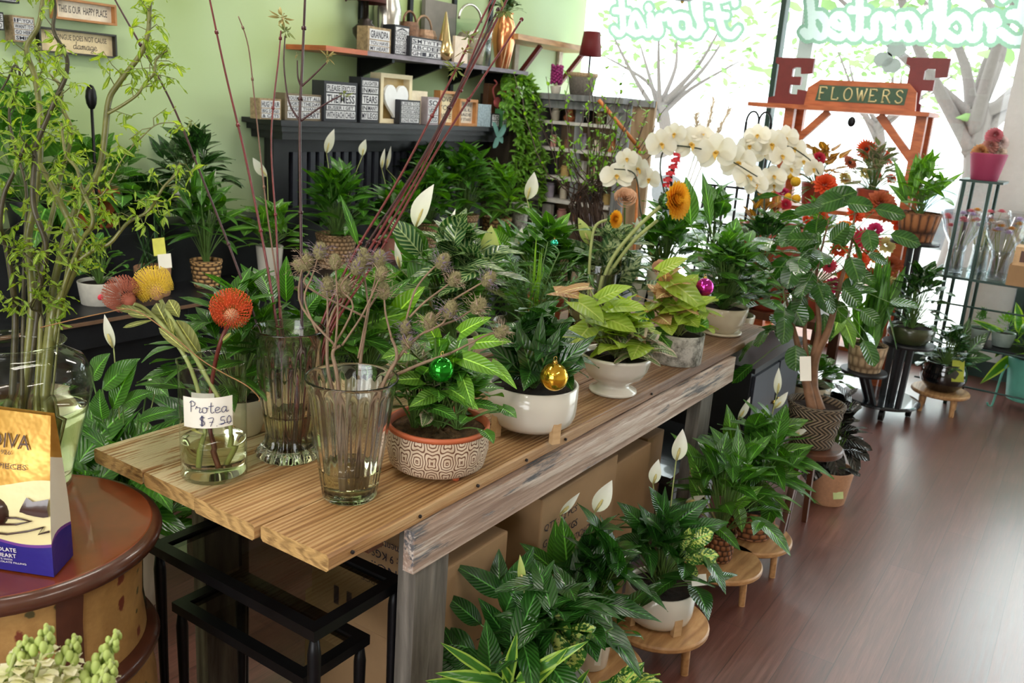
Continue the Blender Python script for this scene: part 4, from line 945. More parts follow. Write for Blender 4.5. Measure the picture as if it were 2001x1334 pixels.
# -- rear row
def rear(lab, px, Y, rb, rt, h, pmat, style, name='potted_plant', grp=None, z=.7505):
    B = atx(px, Y, z); t = tplant(lab, B, 0, name=name, grp=grp); C, r = pot(t, B, rb, rt, h, pmat, style); return t, B, C, dof(B)
t, B, C, D = rear('leafy dark plant in a cream pot on wooden legs, behind the cylinder vase', 470, 1.50, .045, .058, .085, M['cream_glaze'], 'round')
legs(t, B-Z3*0, .05, .035, M['legwood'], 3, rot=3.6, w=.016)
mb = MB(); fill(mb, C, .24, .3, 70, .14, .05, 61, 'lance', .14, .15, .85, lo=.1); mb.build('foliage', [M['lily'], M['stem']], t)
mb = MB(); pleaves(mb, D, [(470, 600, 400, 625, 30), (520, 590, 470, 515, 32), (560, 590, 560, 500, 34), (590, 620, 640, 560, 36), (500, 610, 430, 560, 30), (420, 640, 360, 615, 28)], root=C); mb.build('outer_leaves', [M['lily'], M['stem']], t)
t, B, C, D = rear('yellow-veined leafy plant in a cream pot behind the tapered vase', 715, 1.40, .055, .072, .10, M['cream_glaze'], 'round')
mb = MB(); fill(mb, C, .22, .28, 70, .13, .06, 62, 'lance', .12, .12, .85, lo=.1); mb.build('foliage', [M['mid'], M['stem']], t)
mb = MB(); pleaves(mb, D-.06, [(700, 640, 800, 610, 70), (780, 700, 830, 725, 44), (660, 620, 640, 690, 50), (720, 600, 700, 545, 50), (770, 620, 830, 560, 54)], shape='heart', root=C); mb.build('large_leaves', [M['bright'], M['stem']], t)
t, B, C, D = rear('tall striped calathea with white and green spathes, behind the tile-patterned planter', 880, 1.46, .06, .075, .11, M['cream_glaze'], 'plain', 'potted_calathea')
mb = MB(); fill(mb, C, .24, .36, 56, .19, .075, 63, 'lance', .16, .15, .85, lo=.25, sr=.003); mb.build('foliage', [M['calathea'], M['stem']], t)
mb = MB(); pleaves(mb, D-.08, [(815, 510, 760, 420, 44), (835, 500, 765, 428, 50), (880, 520, 945, 500, 60), (860, 540, 900, 470, 60), (800, 560, 850, 520, 80), (880, 600, 960, 540, 60), (790, 600, 735, 540, 54), (840, 640, 800, 600, 60), (700, 480, 665, 380, 16)], root=C); mb.build('front_leaves', [M['mid'], M['stem']], t)
mb = MB(); pleaves(mb, D-.1, [(825, 500, 755, 422, 46), (880, 530, 948, 520, 56), (850, 560, 915, 640, 50)], root=C); mb.build('striped_leaves', [M['calathea'], M['stem']], t)
for q in ((812, 445, 848, 360, 40), (873, 492, 890, 408, 20), (958, 520, 960, 440, 40, .02), (782, 525, 772, 470, 13), (842, 610, 840, 560, 7)): spathe(t, C, D-.04, q, M['spathe_green'] if q[0] == 958 else M['spathe'])
t, B, C, D = rear('grassy dark parlour palm behind the white legged bowl', 1035, 1.38, .05, .06, .10, M['black_wood'], 'rim', 'potted_palm')
mb = MB(); rn = random.Random(7)
for i in range(26):
    az = i*2.4; r = rn.uniform(.05, .2); e = C+V((math.cos(az)*r, math.sin(az)*r, rn.uniform(.12, .26))); P = stemcurve(C, e, .1, 10); mb.tube(P, .0016, 4, 1, False)
    for k in range(3, 11):
        for sg in (-1, 1):
            tg = (P[k]-P[k-1]).normalized(); sd = tg.cross(Z3).normalized()*sg; mb.leaf(P[k], P[k]+sd*.05+tg*.03-Z3*.01, .008, Z3, .15, .1, 'lance', 3)
mb.build('fronds', [M['palm'], M['stem']], t)
mb = MB(); fill(mb, C, .05, .32, 14, .2, .009, 71, 'strap', .02, .1, 1.1, lo=.6, petiole=False, emin=50); mb.build('grassy_shoots', [M['bright'], M['stem']], t)
t, B, C, D = rear('peace lily with a tall white spathe, in the rear row behind the parlour palm', 1060, 1.56, .055, .068, .11, M['terracotta'], 'rim', 'potted_peace_lily')
mb = MB(); fill(mb, C, .26, .32, 72, .17, .055, 81, 'lance', .16, .15, .85, lo=.15); mb.build('foliage', [M['lily'], M['stem']], t)
mb = MB(); pleaves(mb, D-.05, [(1052, 500, 1115, 415, 44), (1065, 448, 1022, 402, 22), (985, 500, 965, 445, 44), (1000, 520, 945, 500, 40)], root=C); mb.build('front_leaves', [M['lily_light'], M['stem']], t)
for q in ((1030, 390, 1044, 336, 28), (1012, 488, 1020, 445, 18), (1045, 482, 1030, 440, 12), (1160, 375, 1163, 372, 3)): 
    if q[4] > 5: spathe(t, C, D-.03, q)
t, B, C, D = rear('silver-streaked chinese evergreen behind the footed bowl', 1185, 1.40, .05, .065, .10, M['cream_glaze'], 'plain', 'potted_chinese_evergreen')
mb = MB(); fill(mb, C, .23, .3, 54, .16, .065, 91, 'lance', .14, .12, .85, lo=.1); pleaves(mb, D-.06, [(1160, 540, 1098, 462, 60), (1170, 560, 1165, 470, 54), (1200, 560, 1255, 500, 50), (1150, 560, 1110, 560, 44)], root=C); mb.build('foliage', [M['agla'], M['stem']], t)
for q in ((1152, 478, 1130, 425, 24), (1172, 545, 1176, 492, 19), (1212, 520, 1207, 480, 9)): spathe(t, C, D-.08, q, M['spathe_green'] if q[0] == 1152 else None)
t, B, C, D = rear('white-flowered peace lily between the sunflowers and the bark-textured pot', 1290, 1.50, .055, .07, .11, M['white_glaze'], 'plain', 'potted_peace_lily')
mb = MB(); fill(mb, C, .26, .32, 76, .17, .06, 92, 'lance', .14, .14, .85, lo=.1); mb.build('foliage', [M['lily'], M['stem']], t)
for q in ((1243, 475, 1245, 425, 16), (1278, 485, 1262, 430, 20), (1275, 510, 1260, 455, 12), (1288, 500, 1290, 475, 9)): spathe(t, C, D-.03, q, M['spathe_green'] if q[0] > 1270 else None)
t, B, C, D = rear('broad-leaved green plant with upright leaves at the far rear of the table', 1385, 1.55, .05, .07, .12, M['white_glaze'], 'plain')
mb = MB(); fill(mb, C, .22, .36, 44, .16, .075, 93, 'lance', .14, .1, .9, lo=.1); mb.build('foliage', [M['mid'], M['stem']], t)
t, B, C, D = rear('dark bushy plant at the far end of the table, beside the saucer bowl', 1480, 1.25, .06, .08, .10, M['basket_brown'], 'rim')
mb = MB(); fill(mb, C, .2, .28, 60, .09, .055, 94, 'oval', .14, .1, .8, lo=.05); mb.build('foliage', [M['deep'], M['stem']], t)
ball('teal glass ball among the leaves behind the calathea', 1083, 475, 8, dof(atx(1083, 1.45, 1.0)), M['teal_ball'])
# -- sunflowers in a clear vase, roses
B = atx(1148, 1.33, .7505); D = dof(B); s = D/F0; hh = topz(B, 528)-.7505
vase('glass_vase', 'clear glass vase holding two orange sunflowers, mid table', B, [(34*s, 0), (36*s, .004), (44*s, hh*.5), (52*s, hh)], M['glass'], .003, .01, water=hh*.5)
M['sun'] = petal('orange_sunflower_petal', (255, 206, 56), (250, 160, 30), .45); M['sundark'] = plain('dark_sunflower_centre', (54, 40, 22), .9, bump=1, nscale=150)
for (cx, cy, rp, d, dd, lab, base) in ((1312, 392, 42, (.8, -.1, .38), -.05, 'large orange sunflower bending right, on a thick stem from the clear vase', (1150, 700)), (1198, 428, 20, (.9, -.2, .45), .0, 'small orange sunflower still half closed, left of the larger one', (1140, 700))):
    c = dep(cx, cy, D+dd); up = (RT*d[0]+UP*d[1]+TOCAM*d[2]*2.2).normalized(); r = rp*(D+dd)/F0; t = thing('sunflower', lab, 'flower', B+Z3*.03, 'sunflowers in the clear vase')
    flowerball(t, c, r, 190, M['sun'], r, r*.36, cx, 'bloom', up=up, cone=.85)
    mb = MB(); bk = c-up*r*.25; 
    for i in range(22):
        a = i*.7; o = (up.orthogonal().normalized()*math.cos(a)+up.cross(up.orthogonal().normalized())*math.sin(a)); mb.leaf(bk-up*r*.2, bk+o*r*.75+up*r*.1, r*.35, up, .2, .1, 'lance', 4)
    mb.sphere(bk, r*.42, 12); mb.build('green_sepals', M['deep'], t)
    low = V((B.x+(cx-1250)*.0001, B.y, B.z+.03)); pts = [low, dep(1175, 560, D), dep(1200, 500, D), dep(1250, 440, D-.02) if cx > 1250 else dep(1172, 455, D), bk] if cx > 1250 else [low, dep(1150, 560, D), dep(1155, 480, D), dep(1165, 440, D), bk]
    mb = MB(); mb.tube(catmull(pts, 6), .0065 if cx > 1250 else .005, 9); mb.build('stem', M['stem_pale'], t)
t = thing('sunflower', 'cut sunflower stem with its back turned, crossing behind the large sunflower', 'flower', B+Z3*.03, 'sunflowers in the clear vase'); mb = MB()
mb.tube(catmull([V((B.x, B.y, B.z+.03)), dep(1178, 560, D+.03), dep(1230, 480, D+.02), dep(1285, 430, D+.04)], 6), .006, 9); mb.build('stem', M['stem_pale'], t)
mb = MB(); cc = dep(1290, 425, D+.04); mb.sphere(cc, .016, 12, 0, (1, 1, .7)); mb.build('closed_head', M['deep'], t)
M['peach'] = petal('peach_rose_petal', (226, 184, 152), (208, 160, 120), .3)
def rose(lab, px, py, rp, D, root):
    c = dep(px, py, D); r = rp*D/F0; t = thing('rose', lab, 'flower', root, 'peach roses')
    mb = MB(); up = (Z3*.25+TOCAM*.95).normalized(); x = up.orthogonal().normalized(); y = up.cross(x)
    for i in range(34):
        u = i/34; a = i*2.4; th = .25+u*1.15; d = up*math.cos(th)+(x*math.cos(a)+y*math.sin(a))*math.sin(th); q = c+d*r*(.25+.6*u); tt = d.cross(up).normalized()
        mb.leaf(q-up*r*.35-d*r*.1, q+up*r*(.35-.35*u)+d*r*.18, r*(.5+.6*u), d, -.25, -.2, 'oval', 5)
    mb.build('bloom', M['peach'], t); mb = MB(); mb.tube(stemcurve(root, c-up*r*.4, .05, 6), .003, 6); mb.build('stem', M['stem'], t)
rose('open peach rose behind the small sunflower', 1222, 388, 24, D+.25, atx(1215, 1.6, .76)); rose('peach rose lying low in front of the sunflower stems', 1292, 525, 20, D-.02, atx(1270, 1.3, .76))
# ================================================================ cut stems in the three near vases
def cpl(px, py, D): return dep(px, py, D)
M['pin_y'] = plain('yellow_protea_styles', (240, 206, 70), .6); M['pin_o'] = plain('orange_protea_styles', (214, 86, 40), .6); M['pin_d'] = plain('dusty_rose_protea_styles', (170, 96, 74), .7); M['pin_core'] = plain('protea_core', (196, 148, 110), .8); M['pleaf'] = leafmat('protea_leaf', (104, 112, 56), (140, 142, 76), .1, 6, .5, .2)
def protea(lab, px, py, rp, D, mat, core, stem_pts, up, leaves, seed, n=300, curl=1.0):
    c = dep(px, py, D); r = rp*1.12*D/F0; pts = [CV+V((0.0, 0, .02))+V(stem_pts[0])]+[dep(*q) for q in stem_pts[1:]]; t = thing('protea', lab, 'flower', pts[0], 'pincushion proteas in the cylinder vase')
    up = up.normalized(); rn = random.Random(seed); mb = MB(); x = up.orthogonal().normalized(); y = up.cross(x)
    mb.sphere(c-up*r*.2, r*.34, 18); cn = mb.build('cone', core, t); mb = MB()
    for i in range(n):
        u = (i+.5)/n; a = i*2.39996; th = math.acos(1-1.55*u); d = up*math.cos(th)+(x*math.cos(a)+y*math.sin(a))*math.sin(th)
        p0 = c+d*r*.42; p1 = c+d*r*.85+up*r*.1*curl; p2 = c+d*r*(1.0-.05*rn.random())+(up*.32*curl-d*.08)*r*(.4+u); mb.tube([p0, p1, p2], [r*.012, r*.012, r*.01], 3, cap=False); mb.sphere(p2, r*.026, 4)
    mb.build('pin_styles', mat, t); mb = MB(); mb.tube(catmull(pts+[c-up*r*.5], 6), .0042, 8); mb.build('stem', M['stem_red'] if seed == 3 else M['stem_pale'], t)
    mb = MB()
    for (bx, by, tx, ty, w) in leaves: mb.leaf(dep(bx, by, D), dep(tx, ty, D-.01), w*D/F0, TOCAM+Z3*.3, .08, .15, 'obov', 8)
    if leaves: mb.build('leaves', M['pleaf'], t)
M['stem_red'] = plain('dark_red_stem', (92, 34, 26), .45, var=.2)
Dc = dof(CV)
protea('bright yellow pincushion protea leaning left out of the cylinder vase', 303, 565, 38, Dc+.02, M['pin_y'], M['pin_core'], [(.02, 0, 0), (450, 830, Dc), (400, 730, Dc), (345, 640, Dc)], UP*.9-RT*.35+TOCAM*.3, [(395, 700, 345, 625, 34), (330, 640, 305, 592, 36), (415, 760, 380, 690, 12), (350, 620, 330, 585, 26)], 1)
protea('faded rose-brown pincushion protea, leftmost of the three', 245, 580, 36, Dc-.02, M['pin_d'], M['pin_d'], [(-.02, .01, 0), (400, 830, Dc), (375, 725, Dc), (330, 650, Dc), (285, 605, Dc)], UP*.7-RT*.8, [(285, 610, 225, 600, 16), (300, 620, 250, 612, 14), (370, 690, 310, 640, 18), (300, 625, 240, 640, 10), (340, 655, 330, 620, 12)], 2)
protea('orange-red pincushion protea standing upright in the cylinder vase', 452, 611, 40, Dc-.03, M['pin_o'], M['pin_core'], [(.0, -.01, 0), (410, 830, Dc), (415, 740, Dc), (432, 665, Dc-.03)], TOCAM*.7+UP*.7+RT*.2, [(432, 668, 452, 650, 8)], 3)
t = thing('willow_twig', 'thin bare golden twig crossing in front of the cylinder vase', 'branch', CV+Z3*.1); b = MB()
b.tube(catmull([dep(78, 640, Dc-.12), dep(200, 612, Dc-.09), dep(262, 606, Dc-.08), dep(330, 650, Dc-.08), dep(390, 700, Dc-.08), dep(435, 728, Dc-.09), dep(480, 752, Dc-.1), dep(505, 775, Dc-.09), dep(506, 785, Dc-.09)], 6), .0012, 6); b.build('twig', plain('golden_twig_bark', (140, 100, 56), .5), t)
# dogwood
Df = dof(FV); dred = plain('red_dogwood_bark', (104, 30, 32), .4, var=.3, nscale=60, coat=.2); ddark = plain('dark_dogwood_bark', (56, 20, 24), .4, var=.3, nscale=60, coat=.2); bud = petal('dried_pale_blossom', (196, 180, 120), (130, 120, 60), .2); wilt = leafmat('wilted_green_leaf', (92, 108, 60), (130, 140, 84), .1, 5, .6, .2)
def dog(lab, pts, r, mat, side=(), tufts=(), seed=0, dd=None):
    P = catmull(pts, 6); t = thing('dogwood_branch', lab, 'branch', pts[0], 'red dogwood branches in the fluted vase'); rn = random.Random(seed)
    b = MB(); b.tube(P, lin(r, r*.55, len(P)), 8)
    for k in range(5, len(P)-2, 7): b.tube([P[k]-(P[k+1]-P[k]).normalized()*.003, P[k]+(P[k+1]-P[k]).normalized()*.003], [r*1.25, r*1.25], 8)
    b.build('bark', mat, t)
    for q in side:
        b = MB(); PP = catmull(q, 5); b.tube(PP, lin(r*.6, r*.35, len(PP)), 6); b.build('side_shoot', mat, t)
    for (c, n, sz, kind) in tufts:
        b = MB()
        for i in range(n):
            d = V((rn.uniform(-1, 1), rn.uniform(-1, 1), rn.uniform(-1, .8))).normalized(); a = c+d*sz*.2; b.leaf(a, a+d*sz*rn.uniform(.4, 1), sz*.22, V((rn.random(), rn.random(), 1)), rn.uniform(-.4, .5), .2, 'lance', 4)
            b.tube([c, a], .0006, 3)
        b.build('wilted_leaves' if kind else 'blossom_tuft', wilt if kind else bud, t)
fr = lambda x, y, z=.02: V((FV.x+x, FV.y+y, FV.z+z))
dog('long thin dark branch slanting furthest left across the green wall', [fr(.015, -.01), dep(530, 760, Df), dep(502, 635, Df), dep(455, 500, Df+.02), dep(400, 360, Df+.03), dep(330, 190, Df+.04), dep(225, 0, Df+.05), dep(200, -50, Df+.05)], .0032, ddark, (), [(dep(375, 235, Df+.04), 5, .022, 1)], 1)
dog('red branch leaning left with its tip out of frame, second from the left', [fr(.01, .01), dep(548, 760, Df), dep(541, 640, Df), dep(515, 480, Df+.02), dep(478, 300, Df+.03), dep(440, 140, Df+.04), dep(410, 0, Df+.05), dep(400, -50, Df+.05)], .0034, dred, (), (), 2)
dog('thin brown twig ending beside the mantel signs', [fr(-.01, .01), dep(560, 760, Df), dep(548, 600, Df), dep(520, 400, Df), dep(498, 200, Df), dep(485, 90, Df), dep(466, 32, Df)], .0022, plain('brown_twig_bark', (110, 78, 60), .5, var=.2), (), (), 3)
dog('slim red branch topped with a pale blossom tuft, left of the straight dark branch', [fr(0, .015), dep(555, 760, Df), dep(548, 640, Df), dep(540, 450, Df), dep(530, 270, Df), dep(545, 110, Df), dep(549, 60, Df)], .0028, dred, (), [(dep(552, 35, Df), 16, .03, 0), (dep(560, 60, Df), 6, .022, 1)], 4)
dog('straight dark branch with three forked side shoots', [fr(.005, -.015), dep(588, 760, Df), dep(590, 640, Df), dep(588, 450, Df), dep(586, 240, Df), dep(591, 120, Df), dep(596, 0, Df), dep(597, -40, Df)], .0042, ddark,
    ([dep(586, 236, Df), dep(565, 200, Df), dep(555, 130, Df), dep(557, 70, Df)], [dep(588, 236, Df), dep(625, 210, Df), dep(650, 195, Df), dep(668, 186, Df)], [dep(590, 168, Df), dep(610, 150, Df), dep(638, 122, Df)], [dep(588, 168, Df), dep(582, 150, Df), dep(581, 118, Df)]), [(dep(640, 112, Df), 12, .02, 0), (dep(671, 186, Df), 7, .02, 1), (dep(557, 62, Df), 6, .018, 1), (dep(580, 108, Df), 6, .014, 0)], 5)
for k, (x0, y0, xm, ym, x1, y1, lab) in enumerate(((690, 500, 790, 330, 950, 20, 'uppermost of the five red branches leaning right in a bundle'), (700, 505, 830, 300, 960, 45, 'second red branch of the bundle leaning right, just under the uppermost'), (712, 505, 850, 270, 985, 10, 'thick red branch in the middle of the bundle leaning right'), (722, 505, 845, 290, 968, 0, 'red branch of the right-leaning bundle with wilted leaves at mid length'), (735, 505, 865, 275, 1005, 60, 'lowest and rightmost of the five red branches leaning right'))):
    tx, ty = x1+(x1-xm)*.08, y1+(y1-ym)*.08
    dog(lab, [fr(.006*k-.01, .012-.006*k), dep(594+5*k, 780, Df), dep(622+6*k, 650, Df), dep(x0, y0, Df+.01*k), dep(xm, ym, Df+.02+.01*k), dep(x1, y1, Df+.03+.01*k), dep(tx, ty, Df+.03)], .0036 if k != 2 else .0042, dred if k != 1 else ddark, (), ([(dep(890, 135, Df+.03), 18, .028, 1), (dep(905, 100, Df+.03), 8, .024, 0)] if k == 3 else [(dep(985, 20, Df), 14, .03, 1)] if k == 2 else [(dep(915, 70, Df), 10, .024, 1)] if k == 0 else []), 10+k)
# sea holly
Dt = dof(TV); she = plain('sea_holly_head', (140, 132, 92), .85, var=.35, nscale=200, bump=1); shb = plain('sea_holly_bract', (176, 154, 132), .7, var=.3, nscale=60); shs = plain('sea_holly_stem', (128, 104, 82), .6, var=.25, nscale=30); shp = plain('violet_bract', (140, 124, 140), .7, var=.3)
def head(t, c, r, up, seed):
    rn = random.Random(seed); up = up.normalized(); x = up.orthogonal().normalized(); y = up.cross(x); mb = MB()
    N = 9; rows = []
    for i in range(N+1):
        a = math.pi*i/N; rows.append([c+up*(-math.cos(a)*r*.62)+(x*math.cos(2*math.pi*j/12)+y*math.sin(2*math.pi*j/12))*math.sin(a)*r*.42 for j in range(12)])
    mb.grid(rows, 0, True)
    for i in range(70):
        u = (i+.5)/70; a = i*2.4; th = math.acos(1-1.8*u); d = up*math.cos(th)*1.4+(x*math.cos(a)+y*math.sin(a))*math.sin(th); p = c+d*r*.4; mb.tube([p, p+d*r*.16], [r*.03, r*.004], 3, cap=False)
    h = mb.build('flower_head', she, t); mb = MB()
    for i in range(16):
        a = i*.3927+rn.uniform(-.15, .15); o = x*math.cos(a)+y*math.sin(a); a0 = c-up*r*.5; e = a0+o*r*rn.uniform(.8, 1.35)+up*r*rn.uniform(.0, 1.3); mb.leaf(a0, e, r*.15, up, .25, .4, 'lance', 4)
        for q in range(3):
            pp = a0.lerp(e, .4+.2*q); dd = (o+up*rn.uniform(-.6, .8)+V((rn.uniform(-.6, .6), rn.uniform(-.6, .6), rn.uniform(-.6, .6)))).normalized(); mb.tube([pp, pp+dd*r*.38], [r*.02, r*.003], 3, cap=False)
    mb.build('spiny_bracts', shp if seed % 2 else shb, h)
SH = [('sea holly stem forking low with five heads over the vase rim at left', [(.0, .0), (660, 745), (650, 690), (665, 675)], [((655, 675), (590, 600), (587, 540), (600, 512), 24), ((650, 680), (690, 600), (665, 560), (700, 520), 26), ((655, 680), (660, 610), (658, 560), (655, 512), 22), ((620, 650), (595, 585), (610, 540), (625, 490), 24), ((668, 675), (705, 620), (725, 580), (745, 535), 22)]),
      ('short sea holly stem bent left out of the tapered vase', [(-.02, .0), (655, 790), (640, 715), (640, 640)], [((640, 640), (640, 600), (640, 590), (640, 560), 28), ((640, 640), (655, 600), (670, 590), (672, 562), 28)]),
      ('sea holly stem with one round head standing above the pothos', [(.02, .01), (745, 760), (775, 700), (765, 660)], [((765, 660), (755, 620), (752, 600), (750, 568), 24), ((700, 700), (720, 600), (735, 540), (742, 505), 24)]),
      ('thick sea holly stem reaching right with a cluster of five heads', [(.03, -.01), (750, 755), (785, 690), (820, 655)], [((790, 685), (795, 690), (790, 680), (796, 668), 22), ((820, 655), (835, 645), (838, 640), (840, 628), 24), ((830, 650), (860, 635), (870, 625), (880, 605), 26), ((850, 640), (890, 625), (915, 610), (935, 598), 26), ((800, 680), (788, 660), (790, 650), (792, 640), 20)]),
      ('long sea holly stem arching to the far right over the tile-patterned planter', [(.035, .0), (740, 765), (790, 725), (880, 690)], [((880, 690), (920, 670), (950, 655), (980, 648), 22), ((790, 640), (810, 570), (840, 530), (865, 510), 24), ((800, 620), (830, 590), (870, 560), (888, 545), 22), ((850, 620), (880, 590), (920, 565), (955, 545), 24)]),
      ('sea holly stem at the back with heads against the red dogwood', [(.01, .02), (700, 770), (705, 700), (720, 600)], [((720, 600), (715, 560), (712, 540), (710, 500), 22), ((715, 620), (600, 560), (605, 530), (585, 520), 20), ((722, 600), (745, 560), (745, 530), (722, 510), 20)])]
for k, (lab, st, br) in enumerate(SH):
    root = V((TV.x+st[0][0]*.6, TV.y+st[0][1]*.6, TV.z+.016)); t = thing('sea_holly_stem', lab, 'dried flower', root, 'dried sea holly in the tapered vase')
    dd = -.03+.012*k; b = MB(); P = catmull([root]+[dep(x, y, Dt+dd) for x, y in st[1:]], 5); b.tube(P, lin(.0045, .003, len(P)), 7); b.build('main_stem', shs, t)
    for j, q in enumerate(br):
        pp = [dep(x, y, Dt+dd-.01*(j % 3)) for x, y in q[:4]]; b = MB(); PP = catmull(pp, 4); b.tube(PP, lin(.0024, .0018, len(PP)), 6); b.build('side_stem', shs, t)
        head(t, pp[-1], q[4]*1.22*(Dt+dd)/F0, (pp[-1]-pp[-2]).normalized()+UP*.5, k*7+j)
# curly willow
Dv = dof(BV); wbark = plain('curly_willow_bark', (104, 104, 52), .4, var=.3, nscale=35, coat=.15); wbark2 = plain('dark_willow_bark', (62, 56, 34), .45, var=.3, nscale=35)
WB = [('thick curly willow branch reaching up right past the wall signs', [(100, 640), (115, 590), (150, 510), (148, 460), (120, 400), (100, 360), (78, 320)], .010, 0),
 ('tall green curly willow branch at right, bending toward the top edge', [(95, 650), (105, 560), (140, 430), (190, 340), (203, 280), (212, 200), (230, 165), (275, 105), (290, 60), (293, 10), (300, -20)], .0085, 0),
 ('short branch forking off right with a bare curled tip', [(210, 222), (240, 205), (268, 185), (282, 165), (300, 145), (306, 115), (328, 98)], .0035, 0),
 ('curly willow branch leaning right with a twig tip over the bench plants', [(150, 512), (180, 490), (215, 475), (250, 435), (290, 412), (320, 365), (345, 340), (352, 318)], .0045, 0),
 ('dark curly willow branch snaking up beside the framed signs', [(70, 640), (78, 560), (90, 480), (65, 400), (68, 310), (70, 285), (110, 190), (128, 150), (130, 110), (105, 60), (108, 20), (104, -20)], .0065, 1),
 ('stout curly willow branch left of centre', [(60, 640), (62, 560), (55, 470), (70, 380), (78, 300), (78, 220), (68, 150), (52, 95), (75, 50), (85, -10)], .009, 0),
 ('curly willow branch running up the left margin', [(30, 640), (25, 560), (12, 480), (0, 440), (8, 380), (30, 330), (50, 280)], .007, 1),
 ('slim wavy willow branch behind, rising to the left', [(45, 640), (48, 500), (52, 400), (48, 350), (30, 290), (18, 220), (35, 170), (38, 140), (28, 128), (15, 155), (0, 180)], .004, 1),
 ('slim willow twig arching right, tipped by small leaves', [(120, 600), (135, 500), (160, 400), (200, 380), (240, 310), (280, 265), (310, 242), (352, 240)], .0022, 0),
 ('pale willow branch rising straight through the middle', [(80, 640), (70, 560), (100, 430), (120, 340), (140, 260), (122, 210), (118, 170), (102, 150), (80, 130), (78, 90)], .006, 0),
 ('willow branch looping right above the jar rim', [(110, 640), (125, 560), (160, 470), (180, 440), (178, 410), (160, 370), (150, 330), (128, 300), (120, 240)], .0055, 0),
 ('fine willow twig trailing down over the jar mouth', [(85, 645), (60, 600), (80, 560), (70, 520), (40, 490), (10, 480), (-10, 470)], .002, 1)]
for k, (lab, pp, r, dk) in enumerate(WB):
    rn = random.Random(100+k); dd = [-.02, .03, .028, -.02, -.06, .0, -.08, .05, -.04, .06, -.05, -.07][k]
    if k == 2: pts = [dep(x, y, Dv+dd) for x, y in pp]; t = thing('willow_branch', lab, 'branch', pts[0], 'curly willow branches in the jar vase')
    elif k == 3: pts = [dep(x, y, Dv+dd) for x, y in pp]; t = thing('willow_branch', lab, 'branch', pts[0], 'curly willow branches in the jar vase')
    else:
        root = V((BV.x+(pp[0][0]-75)*.0006, BV.y+rn.uniform(-.03, .03), BV.z+.03)); pts = [root]+[dep(x, y, Dv+dd*(min(1, i/3))) for i, (x, y) in enumerate(pp)]; t = thing('willow_branch', lab, 'branch', root, 'curly willow branches in the jar vase')
    P = catmull(pts, 7); b = MB(); b.tube(P, lin(r, r*.45, len(P)), 10); b.build('bark', wbark2 if dk else wbark, t)
    lf = MB(); tw = MB(); nt = int(len(P)*.34)
    for i in range(nt):
        q = P[rn.randrange(8, len(P)) if len(P) > 12 else rn.randrange(len(P))]
        d = V((rn.uniform(-1, 1), rn.uniform(-1, 1), rn.uniform(-.5, 1))).normalized(); e = q+d*rn.uniform(.02, .06); m_ = (q+e)/2+V((rn.uniform(-1, 1), rn.uniform(-1, 1), rn.uniform(-1, 1)))*.012
        tw.tube([q, m_, e], [.0011, .0009, .0006], 4, cap=False)
        for _ in range(rn.randrange(3, 7)):
            a = m_.lerp(e, rn.uniform(.2, 1)); dr = V((rn.uniform(-1, 1), rn.uniform(-1, 1), rn.uniform(-1.2, .5))).normalized()
            lf.leaf(a, a+dr*rn.uniform(.018, .038), rn.uniform(.005, .010), V((rn.uniform(-1, 1), rn.uniform(-1, 1), 1)), rn.uniform(-.5, .6), .3, 'lance', 5, 0, rn, .25)
    tw.build('twigs', wbark2 if dk else wbark, t); lf.build('leaves', M['willowleaf'], t)
# ================================================================ front row on the floor
def stool(lab, B, r, h, mat, n=3, th=.02, lr=.012, grp='round wooden plant stands', name='plant_stand', rot=.3, spread=.72):
    t = thing(name, lab, 'plant stand', B, grp); b = MB(); b.lathe([(0, h-th), (r*.96, h-th), (r, h-th*.7), (r, h-th*.25), (r*.97, h), (0, h)], B, 48); b.build('stand_top', mat, t, smooth='auto')
    for k in range(n):
        a = rot+k*2*math.pi/n; c = V((B.x+math.cos(a)*r*spread, B.y+math.sin(a)*r*spread, 0)); b = MB(); b.tube([c+Z3*(h-th), c+V((math.cos(a), math.sin(a), 0))*.006], [lr, lr*.85], 12); b.build('leg', mat, t, smooth='auto')
    return t
def floorplant(lab, px, py, z, ytop, wb, wt, mat, style, stand=None, name='potted_peace_lily', n=40, grp=None):
    B = pl(px, py, 'z', z); D = dof(B); s = D/F0
    if stand: stool(stand[0], V((B.x, B.y, 0)), stand[1], z-.0006, M['lightwood'], *(stand[2:]))
    t = tplant(lab, B, 0, name=name, grp=grp); h = topz(B, ytop)-z
    C, r = pot(t, B, wb*s/2, wt*s/2, h, mat, style, n=n); return t, B, C, D
# nearest cluster, pots cut by the lower edge of the photo
B = V((1.47, .80, .0)); stool('round wooden stand nearest the camera, mostly below the frame', B, .14, .12, M['lightwood'])
B = V((1.47, .80, .1206)); t = tplant('large peace lily nearest the camera on the floor, in front of the table leg', B, 0, name='potted_peace_lily'); C, r = pot(t, B, .07, .095, .15, M['white_glaze'], 'plain')
D = dof(C); mb = MB(); fill(mb, C, .24, .30, 44, .20, .06, 201, 'lance', .18, .15, .85, lo=.2, sr=.003); mb.build('foliage', [M['lily_dark'], M['stem']], t)
mb = MB(); pleaves(mb, D+.05, [(985, 1200, 1042, 1068, 60), (975, 1170, 975, 1072, 38, .03, .06), (990, 1165, 885, 1102, 44), (940, 1220, 865, 1158, 40), (1000, 1215, 1118, 1182, 46), (1000, 1260, 935, 1168, 44), (1010, 1270, 960, 1240, 40, -.05, -.1), (930, 1270, 815, 1240, 60), (960, 1290, 800, 1290, 50), (940, 1310, 855, 1270, 36), (920, 1330, 830, 1300, 40), (900, 1290, 860, 1215, 30), (1010, 1190, 1070, 1150, 36), (960, 1330, 950, 1210, 50, -.1, -.14)], root=C, n=11, wav=.05); mb.build('arching_leaves', [M['lily_dark'], M['stem']], t)
